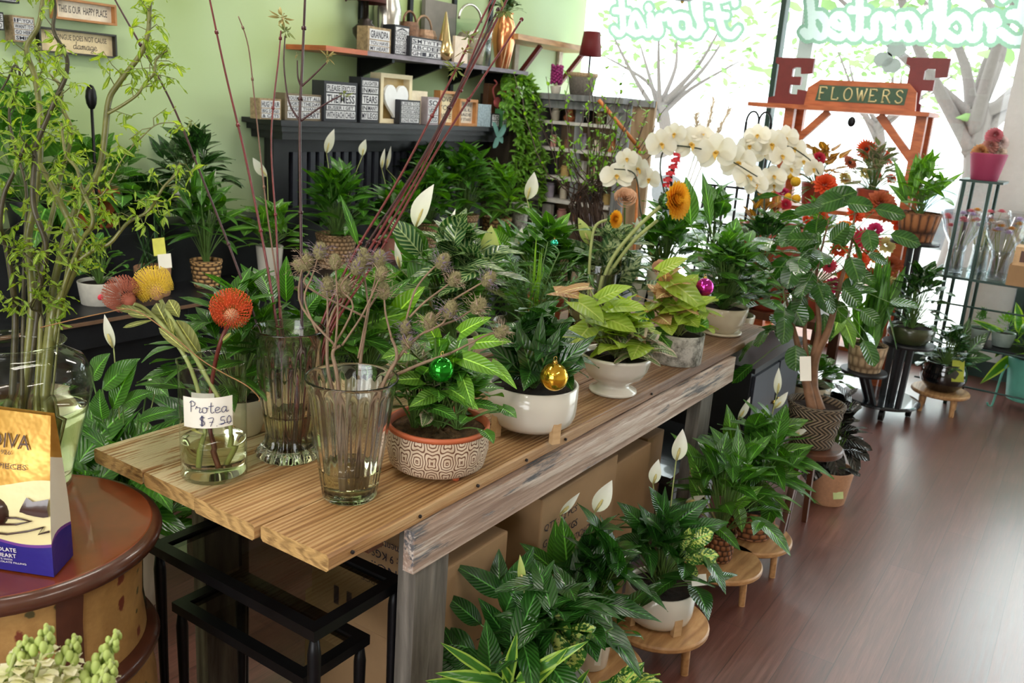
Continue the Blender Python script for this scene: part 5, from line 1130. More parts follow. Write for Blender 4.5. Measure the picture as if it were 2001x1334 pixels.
for q in ((1021, 1145, 1016, 1083, 16),): spathe(t, C, D-.02, q, M['spathe_green'])
B = V((1.53, .62, .0)); t = tplant('spotted dumb cane with yellow-splashed broad leaves, near the bottom edge', B, 0, name='potted_dumb_cane'); C, r = pot(t, B, .07, .09, .16, M['terracotta'], 'rim'); D = dof(C)
mb = MB(); fill(mb, C, .13, .24, 16, .14, .06, 205, 'oval', .14, .12, .8, lo=.2); pleaves(mb, D-.02, [(1065, 1290, 1100, 1195, 70), (1095, 1310, 1140, 1235, 64), (1060, 1320, 1050, 1240, 50), (1090, 1260, 1165, 1225, 46)], shape='oval', root=C); mb.build('foliage', [M['dieff'], M['stem']], t)
B = V((1.38, .66, 0.)); t = tplant('yellow-edged strap-leaved dracaena at the bottom edge of the photo', B, 0, name='potted_dracaena'); C, r = pot(t, B, .06, .08, .15, M['white_glaze'], 'plain'); D = dof(C)
mb = MB(); fill(mb, C, .2, .26, 30, .24, .032, 206, 'strap', .14, .25, .9, lo=.2, petiole=False); pleaves(mb, D-.02, [(990, 1334, 1010, 1235, 24), (1010, 1330, 1150, 1252, 26), (980, 1330, 850, 1315, 26), (960, 1320, 860, 1255, 20), (1040, 1334, 1110, 1265, 24), (920, 1340, 830, 1330, 22), (1000, 1334, 975, 1290, 18)], shape='strap', root=C, n=12); mb.build('foliage', [M['drac'], M['stem']], t)
# small white pot with peace lily
t, B, C, D = floorplant('small white pot of peace lily with one open white flower, second stand from the camera', 1150, 1290, .12, 1225, 74, 84, M['white_glaze'], 'plain', ('round wooden stand under the small white pot, second from the camera', .145))
mb = MB(); fill(mb, C, .2, .34, 40, .18, .055, 211, 'lance', .16, .15, .9, lo=.2); mb.build('foliage', [M['lily_dark'], M['stem']], t)
mb = MB(); pleaves(mb, D, [(1110, 1130, 1098, 1008, 54), (1085, 1110, 1085, 1015, 34), (1140, 1100, 1190, 1060, 50, .02, .0), (1140, 1150, 1240, 1110, 40), (1090, 1120, 1015, 1060, 34), (1150, 1170, 1215, 1145, 34), (1180, 1190, 1255, 1195, 26), (1085, 1180, 1050, 1140, 38)], root=C, n=11, wav=.04); mb.build('arching_leaves', [M['lily'], M['stem']], t)
mb = MB(); fill(mb, C+TOCAM*.03, .13, .16, 70, .05, .009, 213, 'lance', .25, .2, .9, lo=.0); mb.build('feathery_leaves', [M['mid'], M['stem']], t, label='fine feathery leaves')
for q in ((1162, 1000, 1196, 938, 34), (1094, 1005, 1133, 962, 14)): spathe(t, C, D-.02, q)
tagcard(t, 1170, 1265, 12, 70, D-.12, M['paper'], -.08)
# white legged bowl on stand
t, B, C, D = floorplant('peace lily in a round white bowl with wooden feet, on a front-row stand', 1284, 1206, .122, 1140, 100, 134, M['white_glaze'], 'tub', ('round wooden stand under the white bowl with wooden feet', .148, 3, .02, .013))
legs(t, B, (62)*D/F0, .05, M['legwood'], 4, rot=2.6, w=.016)
mb = MB(); fill(mb, C, .22, .26, 50, .15, .05, 221, 'lance', .16, .15, .85, lo=.1); mb.build('foliage', [M['lily_dark'], M['stem']], t)
mb = MB(); pleaves(mb, D-.03, [(1270, 1040, 1205, 980, 36), (1265, 1060, 1190, 1060, 36), (1300, 1010, 1268, 950, 30), (1310, 1030, 1385, 975, 40), (1330, 1040, 1425, 1020, 38), (1300, 1080, 1350, 1030, 36), (1250, 1090, 1190, 1060, 36), (1320, 1080, 1400, 1085, 36), (1290, 1050, 1300, 950, 26), (1270, 1035, 1210, 1010, 30)], root=C, n=11); mb.build('arching_leaves', [M['lily_dark'], M['stem']], t)
for q in ((1276, 945, 1287, 897, 24), (1321, 900, 1334, 838, 30), (1287, 1055, 1296, 1025, 10)): spathe(t, C, D-.02, q)
mb = MB(); pleaves(mb, D-.08, [(1335, 1090, 1405, 1085, 36), (1340, 1070, 1400, 1100, 34), (1345, 1060, 1395, 1040, 40), (1340, 1100, 1360, 1130, 26), (1335, 1075, 1348, 1030, 24)], shape='oval', root=C); mb.build('variegated_leaves', [M['dieff'], M['stem']], t, label='yellow-splashed leaves')
tagcard(t, 1366, 1133, 30, 22, D-.1, M['paper'], .1)
t, B, C, D = floorplant('peace lily in a narrow brown rattan basket, between the white bowl and the wide basket', 1402, 1090, .12, 1035, 50, 58, M['basket_brown'], 'basket', ('round wooden stand under the narrow rattan basket', .145))
mb = MB(); fill(mb, C, .26, .36, 50, .16, .05, 231, 'lance', .16, .15, .85, lo=.1); mb.build('foliage', [M['lily'], M['stem']], t)
mb = MB(); pleaves(mb, D, [(1380, 960, 1340, 870, 36), (1400, 950, 1450, 870, 40), (1370, 980, 1345, 930, 34), (1420, 990, 1490, 950, 36), (1400, 940, 1385, 875, 30), (1390, 930, 1310, 845, 26), (1440, 980, 1450, 1040, 28), (1410, 970, 1420, 900, 30)], root=C, n=10); mb.build('arching_leaves', [M['lily_light'], M['stem']], t)
for q in ((1348, 925, 1352, 895, 9), (1340, 980, 1378, 968, 12)): spathe(t, C, D-.02, q)
t, B, C, D = floorplant('big peace lily in a wide striped brown basket, fifth in the front row', 1462, 1040, .12, 985, 84, 92, M['basket_brown'], 'basket', ('round wooden stand under the wide brown basket', .15))
mb = MB(); fill(mb, C, .28, .38, 60, .2, .055, 241, 'lance', .17, .15, .85, lo=.05); mb.build('foliage', [M['lily'], M['stem']], t)
mb = MB(); pleaves(mb, D, [(1455, 880, 1535, 830, 44), (1480, 900, 1590, 870, 36), (1470, 930, 1570, 925, 30), (1440, 920, 1545, 1000, 32), (1430, 900, 1480, 990, 26), (1430, 880, 1420, 790, 34), (1470, 870, 1500, 790, 44), (1500, 850, 1580, 820, 36), (1490, 880, 1590, 920, 28), (1520, 900, 1570, 970, 24), (1450, 940, 1470, 1020, 20), (1480, 935, 1530, 1010, 22), (1415, 890, 1370, 850, 36)], root=C, n=10, wav=.04); mb.build('arching_leaves', [M['lily_light'], M['stem']], t)
for q in ((1518, 770, 1522, 718, 15), (1442, 820, 1466, 775, 15), (1512, 798, 1540, 765, 15), (1545, 850, 1580, 838, 12)): spathe(t, C, D+.02, q)
b = basepx(1460, 800, .0); t = thing('grey_bin', 'dark grey round bin standing under the far part of the table', 'bin', V((2.36, .98-.02+.03, 0))) if False else None
# fig tree in a herringbone basket on a stool
B = pl(1583, 866, 'z', .40); D = dof(B); s = D/F0; stl = thing('wooden_stool', 'dark brown wooden stool raising the herringbone basket of the round-leaved fig', 'stool', V((B.x, B.y, 0)))
b = MB(); b.lathe([(0, .375), (.11, .375), (.115, .38), (.115, .395), (.11, .399), (0, .399)], (B.x, B.y, 0), 40); b.build('stool_seat', M['darkwood'], stl, smooth='auto')
for (x, y) in ((1532, 1042), (1572, 1018), (1510, 1108)):
    e = pl(x, y, 'z', 0.0); e = V((B.x, B.y, 0))+(e-V((B.x, B.y, 0)))*min(1, .22/max(.01, (e-V((B.x, B.y, 0))).length)); tp = V((B.x, B.y, .375))+(e-V((B.x, B.y, 0)))*.55; b = MB(); b.tube([tp, e], [.016, .013], 4); b.build('leg', M['darkwood'], stl, smooth=False)
t = tplant('round-leaved fig tree with bare forked trunks in a dark herringbone basket, right of the table', B, 0, cat='potted tree', name='potted_fig_tree'); h = topz(B, 785)-.40
C, r = pot(t, B, 40*s, 52*s, h, M['basket_dark'], 'basket', n=64)
mb = MB(); trunks = [((-.02, .0), [(1565, 700), (1545, 620), (1530, 560)], .019), ((.01, .01), [(1590, 710), (1620, 640), (1640, 560), (1665, 470), (1670, 400)], .021), ((.0, -.02), [(1585, 730), (1600, 640), (1595, 540), (1620, 430)], .02), ((.02, -.01), [(1575, 690), (1575, 600), (1590, 500), (1600, 420)], .010)]
sk = []
for (ox, oy), pp, rr_ in trunks:
    P = catmull([C+V((ox, oy, -.02))]+[dep(x, y, D) for x, y in pp], 6); rs = [max(.0028, rr_*(1-i/len(P))**1.4+.002) for i in range(len(P))]; mb.tube(P, rs, 9); sk.append(P)
fb_ = plain('tan_fig_bark', (120, 84, 58), .7, var=.25, nscale=30); mb.build('trunk', fb_, t)
mb = MB(); rn = random.Random(77); cam_side = TOCAM
for (x, y, w, l, tx, ty) in ((1640, 385, 46, 74, 1, -.3), (1620, 395, 40, 60, -1, .3), (1740, 415, 34, 60, 1, .25), (1770, 468, 36, 60, 1, .35), (1700, 470, 34, 44, .2, 1), (1580, 410, 26, 60, -1, .2), (1560, 468, 30, 56, -1, .0), (1545, 540, 40, 50, -.3, 1), (1610, 640, 48, 56, 0, 1), (1665, 580, 36, 46, .6, .6), (1690, 540, 26, 50, 1, .7), (1560, 600, 44, 52, -.4, 1), (1715, 505, 26, 44, 1, .5), (1700, 620, 34, 44, .8, .7), (1530, 640, 40, 46, -.6, .8), (1555, 700, 44, 50, 0, 1), (1620, 590, 26, 50, .3, 1), (1680, 400, 34, 52, .8, .1), (1640, 455, 40, 50, .4, -.4), (1590, 510, 42, 48, -.6, .3)):
    c = dep(x, y, D+rn.uniform(-.14, .06)); d = (RT*tx-UP*ty).normalized(); mb.leaf(c-d*l*s*.5, c+d*l*s*.5, w*s, TOCAM+Z3*rn.uniform(-.3, .6)+RT*rn.uniform(-.5, .5), .06, .06, 'oval', 8, 0, rn, .02)
    P = min(sk, key=lambda q: min((k-c).length for k in q)); q = min(P, key=lambda k: (k-c).length); mb.tube([q, (q+c-d*l*s*.5)/2+Z3*.01, c-d*l*s*.5], .0018, 4, 1, False)
for i in range(95):
    P = rn.choice(sk); q = P[rn.randrange(len(P)//2, len(P))]; a = rn.uniform(0, 6.28); d = V((math.cos(a), math.sin(a), rn.uniform(-.9, .5))).normalized(); o = q+d*rn.uniform(.03, .20); 
    qq_ = prj(o)
    if 1545 < qq_[0] < 1665 and 600 < qq_[1] < 800: continue
    if 1600 < qq_[0] < 1780 and 360 < qq_[1] < 570 and i % 3: continue
    mb.tube([q, (q+o)/2+Z3*.01, o], .0016, 4, 1, False); dl = (d+V((0, 0, rn.uniform(-1.2, .3)))).normalized(); mb.leaf(o, o+dl*.10, .075, V((rn.uniform(-.6, .6), rn.uniform(-.6, .6), 1)), .1, .1, 'oval', 7, 0, rn, .03)
mb.build('foliage', [M['clusia'], M['stem']], t)
tagcard(t, 1574, 720, 22, 48, D-.1, M['paper'], .02)
# rubber plant
B = pl(1612, 975, 'z', 0.0); D = dof(B); s = D/F0; t = tplant('dark burgundy rubber plant in a peach clay pot on the floor, right of the stool', B, 0, name='potted_rubber_plant'); h = topz(B, 912)
C, r = pot(t, B, 36*s, 44*s, h, M['tan_clay'], 'plain')
mb = MB(); fill(mb, C, .17, .36, 34, .11, .055, 251, 'oval', .1, .1, .9, lo=.15, sr=.003); pleaves(mb, D-.06, [(1640, 860, 1700, 900, 30), (1640, 850, 1705, 880, 22), (1600, 880, 1575, 940, 50), (1620, 860, 1640, 940, 40), (1650, 850, 1675, 925, 30), (1640, 800, 1682, 788, 20), (1635, 825, 1672, 818, 22), (1640, 840, 1680, 842, 22), (1620, 900, 1640, 945, 26), (1630, 790, 1635, 830, 26)], shape='oval', root=C); mb.build('foliage', [M['rubber'], M['darkstem']] if 'darkstem' in M else [M['rubber'], M['stem']], t)
tagcard(t, 1638, 968, 20, 14, D-.1, plain('pale_green_tag', (200, 214, 150), .6), .05)
# ================================================================ right side: tiered black stand
SC = V((4.97, .80, 0)); tier = thing('tiered_plant_stand', 'black round tiered plant stand on castors, near the window', 'plant stand', SC)
b = MB(); b.lathe([(0, .07), (.20, .07), (.205, .075), (.205, .085), (.2, .09), (0, .09)], SC, 48); b.build('base_disc', plain('glossy_black_disc', (34, 40, 46), .15, coat=.5), tier, smooth='auto')
for a in (.3, 1.87, 3.44, 5.0):
    b = MB(); c = SC+V((math.cos(a)*.155, math.sin(a)*.155, .034)); b.tube([c+V((0, -.012, 0)), c+V((0, .012, 0))], .033, 16); b.tube([c+Z3*.02, c+Z3*.037], .012, 8); b.build('castor', M['black_iron'], tier, smooth='auto')
VB = pl(1688, 722, 'z', .30); WB_ = pl(1775, 668, 'z', .45); 
lo, hi = .6, 1.3
for _ in range(40):
    m_ = (lo+hi)/2; q = pl(1788, 470, 'z', m_)
    if q.x > SC.x+.02: lo = m_
    else: hi = m_
XB = pl(1788, 470, 'z', lo)
for (q, r_, lab) in ((VB, .115, ''), (WB_, .125, ''), (XB, .12, '')):
    b = MB(); b.lathe([(0, q.z-.018), (r_, q.z-.018), (r_+.003, q.z-.009), (r_, q.z-.0008), (0, q.z-.0008)], (q.x, q.y, 0), 40); b.build('tier_disc', M['black_wood'], tier, smooth='auto')
    d = (V((q.x, q.y, 0))-SC); d = d*(min(1, .15/max(.01, d.length)))
    for k, off in enumerate((V((.03, .02, 0)), V((-.03, -.025, 0)))):
        b = MB(); b.tube([V((SC.x+d.x, SC.y+d.y, .09))+off, V((q.x, q.y, q.z-.018))+off], .017, 6); b.build('post', M['black_wood'], tier, smooth='auto')
def standing(lab, B, rb, rt, h, mat, style, name='potted_plant', n=40):
    t = tplant(lab, B, 0, name=name); C, r = pot(t, B, rb, rt, h, mat, style, n=n); return t, C, dof(B)
s = dof(VB)/F0
t, C, D = standing('tall dark blade-leaved plant in a pale bark-weave basket on the lowest tier', VB, 30*s, 37*s, topz(VB, 672)-VB.z, M['basket_pale'], 'plain', 'potted_cast_iron_plant')
mb = MB(); fill(mb, C, .09, .52, 18, .46, .06, 261, 'strap', .03, .2, 1.1, lo=.7, petiole=False, emin=62); pleaves(mb, D, [(1690, 660, 1735, 500, 30), (1700, 660, 1770, 520, 28), (1680, 660, 1668, 560, 28), (1695, 660, 1705, 540, 28), (1660, 680, 1635, 610, 24)], shape='strap', root=C); mb.build('foliage', [M['mid'], M['stem']], t)
mb = MB(); pleaves(mb, D-.1, [(1650, 630, 1668, 680, 34), (1640, 620, 1625, 660, 30)], shape='heart', root=C); mb.build('yellowing_leaves', [M['bright'], M['stem']], t)
s = dof(WB_)/F0
t, C, D = standing('leafy dark plant in a ribbed olive-green ceramic pot on the middle tier', WB_, 32*s, 41*s, topz(WB_, 636)-WB_.z, plain('olive_ceramic', (62, 68, 44), .25, coat=.3), 'round')
mb = MB(); fill(mb, C, .24, .36, 80, .12, .05, 262, 'lance', .15, .12, .85, lo=.0); mb.build('foliage', [M['deep'], M['stem']], t)
s = dof(XB)/F0
t, C, D = standing('bright peace lily in a brown checkered basket on the top tier', XB, 30*s, 40*s, topz(XB, 415)-XB.z, M['basket_brown'], 'plain', 'potted_peace_lily')
mb = MB(); fill(mb, C, .2, .34, 44, .2, .04, 263, 'lance', .12, .15, .9, lo=.2); pleaves(mb, D, [(1790, 390, 1855, 345, 22), (1780, 390, 1790, 300, 26), (1770, 400, 1745, 310, 20), (1800, 395, 1885, 335, 14), (1775, 400, 1735, 360, 24)], root=C); mb.build('foliage', [M['lily_light'], M['stem']], t)
# black bowl on wooden stand
B = pl(1838, 760, 'z', .125); D = dof(B); s = D/F0; stool('round wooden stand under the glossy black bowl, by the window', V((B.x, B.y, 0)), 53*s, .1244, M['lightwood'], 4, .022, .016, 'round wooden plant stands', rot=-2.3)
t, C, D = standing('ivy and peace lily in a squat glossy black bowl by the window', B, 28*s, 36*s, topz(B, 706)-.125, plain('glossy_black_glaze', (14, 12, 14), .08, coat=.8), 'belly')
mb = MB(); fill(mb, C, .2, .24, 60, .08, .045, 264, 'heart', .12, .1, .7, lo=-.1); pleaves(mb, D, [(1870, 690, 1895, 620, 26), (1890, 690, 1930, 650, 26), (1880, 700, 1940, 700, 26)], root=C); mb.build('foliage', [M['deep'], M['stem']], t)
tagcard(t, 1872, 725, 24, 42, D-.14, plain('yellow_green_care_tag', (170, 178, 60), .6), -.05)
# teal bucket with wire legs
B = pl(1998, 800, 'z', 0.0); D = dof(B); s = D/F0; teal = plain('teal_enamel', (92, 164, 148), .35, var=.06); t = tplant('yellow-green dumb cane in a teal metal bucket on curled wire legs, right edge', B, 0, name='potted_dumb_cane')
Bp = B+Z3*.06; C, _ = pot(t, Bp, 34*s, 44*s, topz(B, 700)-.06, teal, 'plain', name='bucket')
for a in (2.0, 3.9, 5.9):
    d = V((math.cos(a), math.sin(a), 0)); b = MB(); b.tube(catmull([Bp+d*46*s+Z3*.2, Bp+d*52*s+Z3*.12, V((B.x, B.y, .012))+d*56*s, V((B.x, B.y, .006))+d*64*s, V((B.x, B.y, .02))+d*66*s], 5), .006, 8); b.build('wire_leg', teal, t)
mb = MB(); fill(mb, C, .26, .30, 40, .22, .05, 265, 'lance', .15, .15, .8, lo=-.05); pleaves(mb, D, [(1990, 650, 1985, 590, 24), (1980, 670, 1900, 625, 22), (1985, 690, 1915, 750, 20)], root=C); mb.build('foliage', [M['drac'], M['stem']], t)
# ================================================================ iron and glass display rack at the window
rx0, rx1, ry0, ry1 = 5.45, 5.85, -.35, .735
SH_ = pl(1821, 534, 'y', ry1); 
zsh = pl(1840, 537, 'x', rx0).z; ztp = pl(1900, 356, 'x', rx0).z
rack = thing('display_rack', 'dark green iron rack with a long glass shelf by the window', 'rack', V((rx0, (ry0+ry1)/2, 0)))
yA, yB = pl(1880, 357, 'x', rx0).y, pl(1948, 362, 'x', rx0).y
for (x, y) in ((rx0, yA-.01), (rx0, yB+.03), (rx1, yA-.01), (rx1, yB+.03), (rx0, ry0), (rx1, ry0)):
    b = MB(); b.tube([(x, y, 0), (x, y, ztp if y > .3 else zsh)], .011, 8); b.build('upright', M['green_frame'], rack)
for z in (.12, .35, .58):
    b = MB(); b.tube([(rx0, ry0, z), (rx0, ry1-.02, z)], .006, 6); b.build('rail', M['green_frame'], rack)
b = MB(); b.box(((rx0+rx1)/2, (yA+yB)/2, ztp+.004), (.30, abs(yA-yB)+.05, .012)); b.build('top_shelf', M['green_frame'], rack, smooth=False)
b = MB(); b.box(((rx0+rx1)/2, (ry0+ry1)/2, zsh), (rx1-rx0+.06, ry1-ry0, .01)); b.build('glass_shelf', thinglass('greenish_shelf_glass', (186, 214, 204), .5), rack, smooth=False)
b = MB(); 
for (c, sz) in (((rx0-.034, (ry0+ry1)/2, zsh), (.006, ry1-ry0, .014)), (((rx0+rx1)/2, ry1+.003, zsh), (rx1-rx0+.06, .006, .014))): b.box(c, sz); 
b.build('shelf_edge', M['green_frame'], rack, smooth=False)
B = V((5.62, (yA+yB)/2, ztp+.0105)); s = dof(B)/F0
pink = petal('pink_translucent_sleeve', (204, 92, 130), (190, 76, 120), .4); t = tplant('pink pot of dried flowers on the small top shelf of the iron rack', B, 0, name='potted_flowers'); C, _ = pot(t, B, 24*s, 33*s, topz(B, 300)-B.z, pink, 'plain')
for k, (dx, dz, m_) in enumerate(((0, .06, (210, 150, 140)), (.05, .03, (226, 206, 190)), (-.05, .03, (214, 160, 110)), (.01, .12, (206, 120, 130)), (.05, .08, (222, 200, 196)))): flowerball(t, C+RT*dx+Z3*dz, .055, 110, petal('dried_petal_%s' % ['rose', 'cream', 'apricot', 'coral', 'blush'][k], m_), .05, .03, k, 'dried_bloom', up=TOCAM+Z3*.3, cone=1.8)
cell = thinglass('cellophane_wrap', (238, 240, 244), 1.2, .12)
def bouquet(lab, y, x, hgt, cols, seed, wrap=True, n=9, r=.10):
    B = V((x, y, zsh+.0055)); t = thing('wrapped_bouquet', lab, 'bouquet', B, 'wrapped bouquets on the glass shelf'); rn = random.Random(seed)
    b = MB(); b.lathe([(0, 0), (.05, 0), (.052, .01), (.045, .12), (.05, .16), (.046, .16), (.04, .12), (.045, .012), (0, .012)], B, 24); b.build('vase', M['pane'] if False else cell, t)
    for k in range(n):
        a = k*2.4; c = B+V((math.cos(a)*r*rn.uniform(.3, 1), math.sin(a)*r*rn.uniform(.3, 1), hgt*rn.uniform(.75, 1))); flowerball(t, c, .032, 26, cols[k % len(cols)], .028, .016, k+seed); b = MB(); b.tube([B+Z3*.02, c], .002, 4); b.build('stem', M['stem_pale'], t)
    if wrap:
        b = MB(); b.lathe([(.03, .12), (.045, .16), (.09, hgt*.7), (.13, hgt*1.02)], B, 22, flute=lambda i, a: .12*math.sin(a*5+i)*(i > 0)); b.build('cellophane', cell, t)
pk = petal('pink_dried_flower', (220, 130, 140)); wht = petal('white_dried_flower', (226, 214, 206)); org = petal('amber_dried_flower', (220, 160, 80)); lil = petal('lilac_dried_flower', (196, 176, 206))
zz = lambda px, x: pl(px, 545, 'x', x).y
bouquet('pink bouquet in a glass, left end of the glass shelf', zz(1858, 5.6), 5.6, .34, [pk, pk, lil], 3); bouquet('small coral bouquet beside the iron upright on the glass shelf', zz(1905, 5.75), 5.75, .36, [pk, org], 5, False)
bouquet('cream and lilac bouquet wrapped in cellophane, right part of the glass shelf', zz(1945, 5.55), 5.55, .34, [wht, lil, org], 8, True, 12, .13); bouquet('pale bouquet behind the carton on the glass shelf, right edge', zz(1990, 5.78), 5.78, .36, [wht, lil], 9, True, 10, .13)
B = V((5.5, zz(1990, 5.5)-.05, zsh+.0055)); t = thing('kraft_box', 'open kraft cardboard carton on the glass shelf with two cut-out windows, right edge', 'box', B, None); b = MB(); b.box(B+Z3*.055, (.2, .2, .11)); b.build('carton', M['card'], t, smooth=False); b = MB(); b.box(B+V((.0, 0, .16)), (.16, .18, .10)); b.build('inner_packs', plain('kraft_packs', (206, 170, 130), .8), t, smooth=False)
for k in (-1, 1): b = MB(); b.box(B+V((-.081, k*.045, .16)), (.003, .03, .06)); b.build('pack_window', M['darkwood'], t, smooth=False)
# small plants beyond the rack
for (px, py, lab, m_, r_) in ((1912, 640, 'small dusty-green succulent in a glass pot under the shelf, left of the dark panel', 'mid', .07), (1962, 640, 'bushy pale-green succulent in a glass pot in front of the dark panel', 'bright', .1)):
    B = pl(px, py+10, 'x', 5.62); B = V((B.x, B.y, .36)); 
    t = tplant(lab, B, 0, name='potted_succulent'); C, _ = pot(t, B, .05, .065, .08, M['basket_pale'] if False else plain('grey_glass_pot_'+m_, (140, 156, 150), .2), 'plain'); mb = MB(); fill(mb, C, r_, .14, 90, .05, .008, px, 'lance', .05, .3, 1, lo=.1, petiole=False); mb.build('foliage', [M[m_], M['stem']], t)
b = MB(); b.box((5.62, .19, .35), (.24, .62, .012)); b.box((5.62, .47, .172), (.02, .02, .344)); b.box((5.62, -.09, .172), (.02, .02, .344)); lo_ = b.build('low_shelf', M['black_iron'], None, loc=(5.62, .2, 0), smooth=False); tag(lo_, 'low black metal shelf by the window carrying two small succulents', 'shelf')
# ================================================================ FLOWERS stand with letters
fx = 5.25; yL, yR = pl(1462, 204, 'x', fx).y, pl(1818, 213, 'x', fx).y; zs = (pl(1462, 204, 'x', fx).z+pl(1818, 213, 'x', fx).z)/2
st = thing('flower_stand', 'orange-brown wooden flower stand with a top shelf and angled braces', 'display stand', V((fx+.15, (yL+yR)/2, 0)))
b = MB(); b.box((fx+.15, (yL+yR)/2, zs-.012), (.32, yL-yR, .024)); b.build('top_shelf', M['orangewood'], st, smooth=False)
yp1, yp2 = pl(1540, 250, 'x', fx+.05).y, pl(1798, 250, 'x', fx+.05).y
for y in (yp1, yp2):
    b = MB(); b.box((fx+.05, y, (zs-.024)/2), (.05, .055, zs-.024)); b.build('post', M['orangewood'], st, smooth=False)
    b = MB(); b.box((fx+.25, y, (zs-.024)/2), (.05, .055, zs-.024)); b.build('post', M['orangewood'], st, smooth=False)
    sg = -1 if y == yp1 else 1
    b = MB(); a_, e_ = V((fx+.05, y+sg*.01, zs-.26)), V((fx+.05, y+sg*.22, zs-.03)); d = (e_-a_).normalized(); b.box((a_+e_)/2, (.04, .04, (e_-a_).length), basis=(X3, X3.cross(d), d)); b.build('brace', M['orangewood'], st, smooth=False)
for z in (1.03, .62, .25):
    b = MB(); b.box((fx+.15, (yp1+yp2)/2, z), (.32, yp1-yp2+.06, .024)); b.build('shelf', M['orangewood'], st, smooth=False)
# big letters
LE = [(0, 0), (.86, 0), (.86, .3), (.62, .33), (.62, .22), (.48, .22), (.45, .25), (.45, .42), (.66, .42), (.66, .6), (.45, .6), (.45, .76), (.5, .8), (.62, .8), (.64, .66), (.88, .68), (.88, 1), (.06, 1), (.06, .88), (.14, .84), (.14, .16), (0, .12)]
LF = [(0, 0), (.5, 0), (.5, .14), (.45, .16), (.45, .40), (.68, .40), (.68, .60), (.45, .60), (.45, .76), (.5, .8), (.66, .8), (.68, .64), (.92, .66), (.92, 1), (.04, 1), (.04, .88), (.13, .84), (.13, .14), (0, .1)]
for (L, px0, px1, pt, pb, lab, xx, nm) in ((LE, 1499, 1580, 112, 203, 'large dark red letter E standing on the flower stand', fx+.06, 'letter_e'), (LF, 1752, 1838, 112, 208, 'large dark red letter F standing on the flower stand behind the sign', fx+.17, 'letter_f')):
    y0, y1 = pl(px0, pb, 'x', xx).y, pl(px1, pb, 'x', xx).y; H = pl(px0+20, pt, 'x', xx).z-zs; w = y0-y1
    b = MB(); b.prism([(x*w/.9, y*H) for x, y in L], (xx+.03, y0, zs+.0006), -Y3, Z3, -.03 if False else .03); o = b.build(nm, M['redpaint'], None, loc=(xx, (y0+y1)/2, zs), smooth=False); tag(o, lab, 'letter')
# FLOWERS sign
xx = fx+.02; y0, y1 = pl(1571, 203, 'x', xx).y, pl(1790, 206, 'x', xx).y; H = pl(1660, 158, 'x', xx).z-zs; w = y0-y1
sg = thing('flowers_sign', 'orange-framed green sign lettered FLOWERS on the flower stand', 'sign', V((xx, (y0+y1)/2, zs)))
b = MB(); b.prism([(0, 0), (w, 0), (w*.985, H*.68), (w*.91, H), (w*.12, H), (w*.015, H*.68)], (xx+.025, y0, zs+.0006), -Y3, Z3, .025); b.build('frame', M['orangewood'], sg, smooth=False)
b = MB(); b.prism([(w*.1, H*.2), (w*.9, H*.2), (w*.91, H*.8), (w*.12, H*.8)], (xx-.001, y0, zs), -Y3, Z3, .002); b.build('panel', plain('sign_green', (56, 84, 62), .5), sg, smooth=False)
GL = {'F': [[(.1, 0), (.1, 1)], [(.1, 1), (.75, 1), (.75, .85)], [(.1, .52), (.5, .52)], [(0, 0), (.25, 0)], [(0, 1), (.2, 1)]], 'L': [[(.1, 0), (.1, 1)], [(.1, 0), (.75, 0), (.75, .2)], [(0, 1), (.25, 1)]], 'O': [[(.45+.4*math.cos(a), .5+.5*math.sin(a)) for a in [i*.5236 for i in range(13)]]],
      'W': [[(0, 1), (.28, 0), (.5, .9), (.72, 0), (1, 1)], [(-.08, 1), (.12, 1)], [(.88, 1), (1.08, 1)]], 'E': [[(.1, 0), (.1, 1)], [(.1, 1), (.7, 1), (.7, .85)], [(.1, .5), (.5, .5)], [(.1, 0), (.75, 0), (.75, .18)], [(0, 0), (.2, 0)], [(0, 1), (.2, 1)]],
      'R': [[(.1, 0), (.1, 1), (.5, 1), (.7, .78), (.5, .52), (.1, .52)], [(.4, .52), (.8, 0), (.9, 0)], [(0, 0), (.25, 0)]], 'S': [[(.68, .82), (.5, 1), (.2, .95), (.1, .74), (.3, .55), (.6, .42), (.7, .2), (.5, 0), (.2, .02), (.05, .2)]]}
b = MB(); lw = w*.8/7
for k, ch in enumerate('FLOWERS'):
    for poly in GL[ch]:
        pts = [V((xx-.004, y0-w*.12-lw*(k+px_*.78+.06), zs+H*(.27+.45*py_))) for px_, py_ in poly]
        if ch in 'OS': pts = catmull(pts, 3)
        for a_, e_ in zip(pts, pts[1:]): b.tube([a_, e_], .0042, 6)
b.build('lettering', plain('cream_sign_letters', (216, 200, 150), .5), sg)
t = thing('hanging_charm', 'small dark oval charm hanging under the flower stand shelf', 'ornament', V((fx+.02, pl(1664, 213, 'x', fx+.02).y, zs-.03))); c = pl(1664, 238, 'x', fx+.02); b = MB(); b.sphere(c, .022, 12, 0, (.5, 1, 1.3)); b.build('charm', M['black_iron'], t); b = MB(); b.tube([c+Z3*.02, V((c.x, c.y, zs-.0245))], .0015, 5); b.build('cord', M['black_iron'], t)
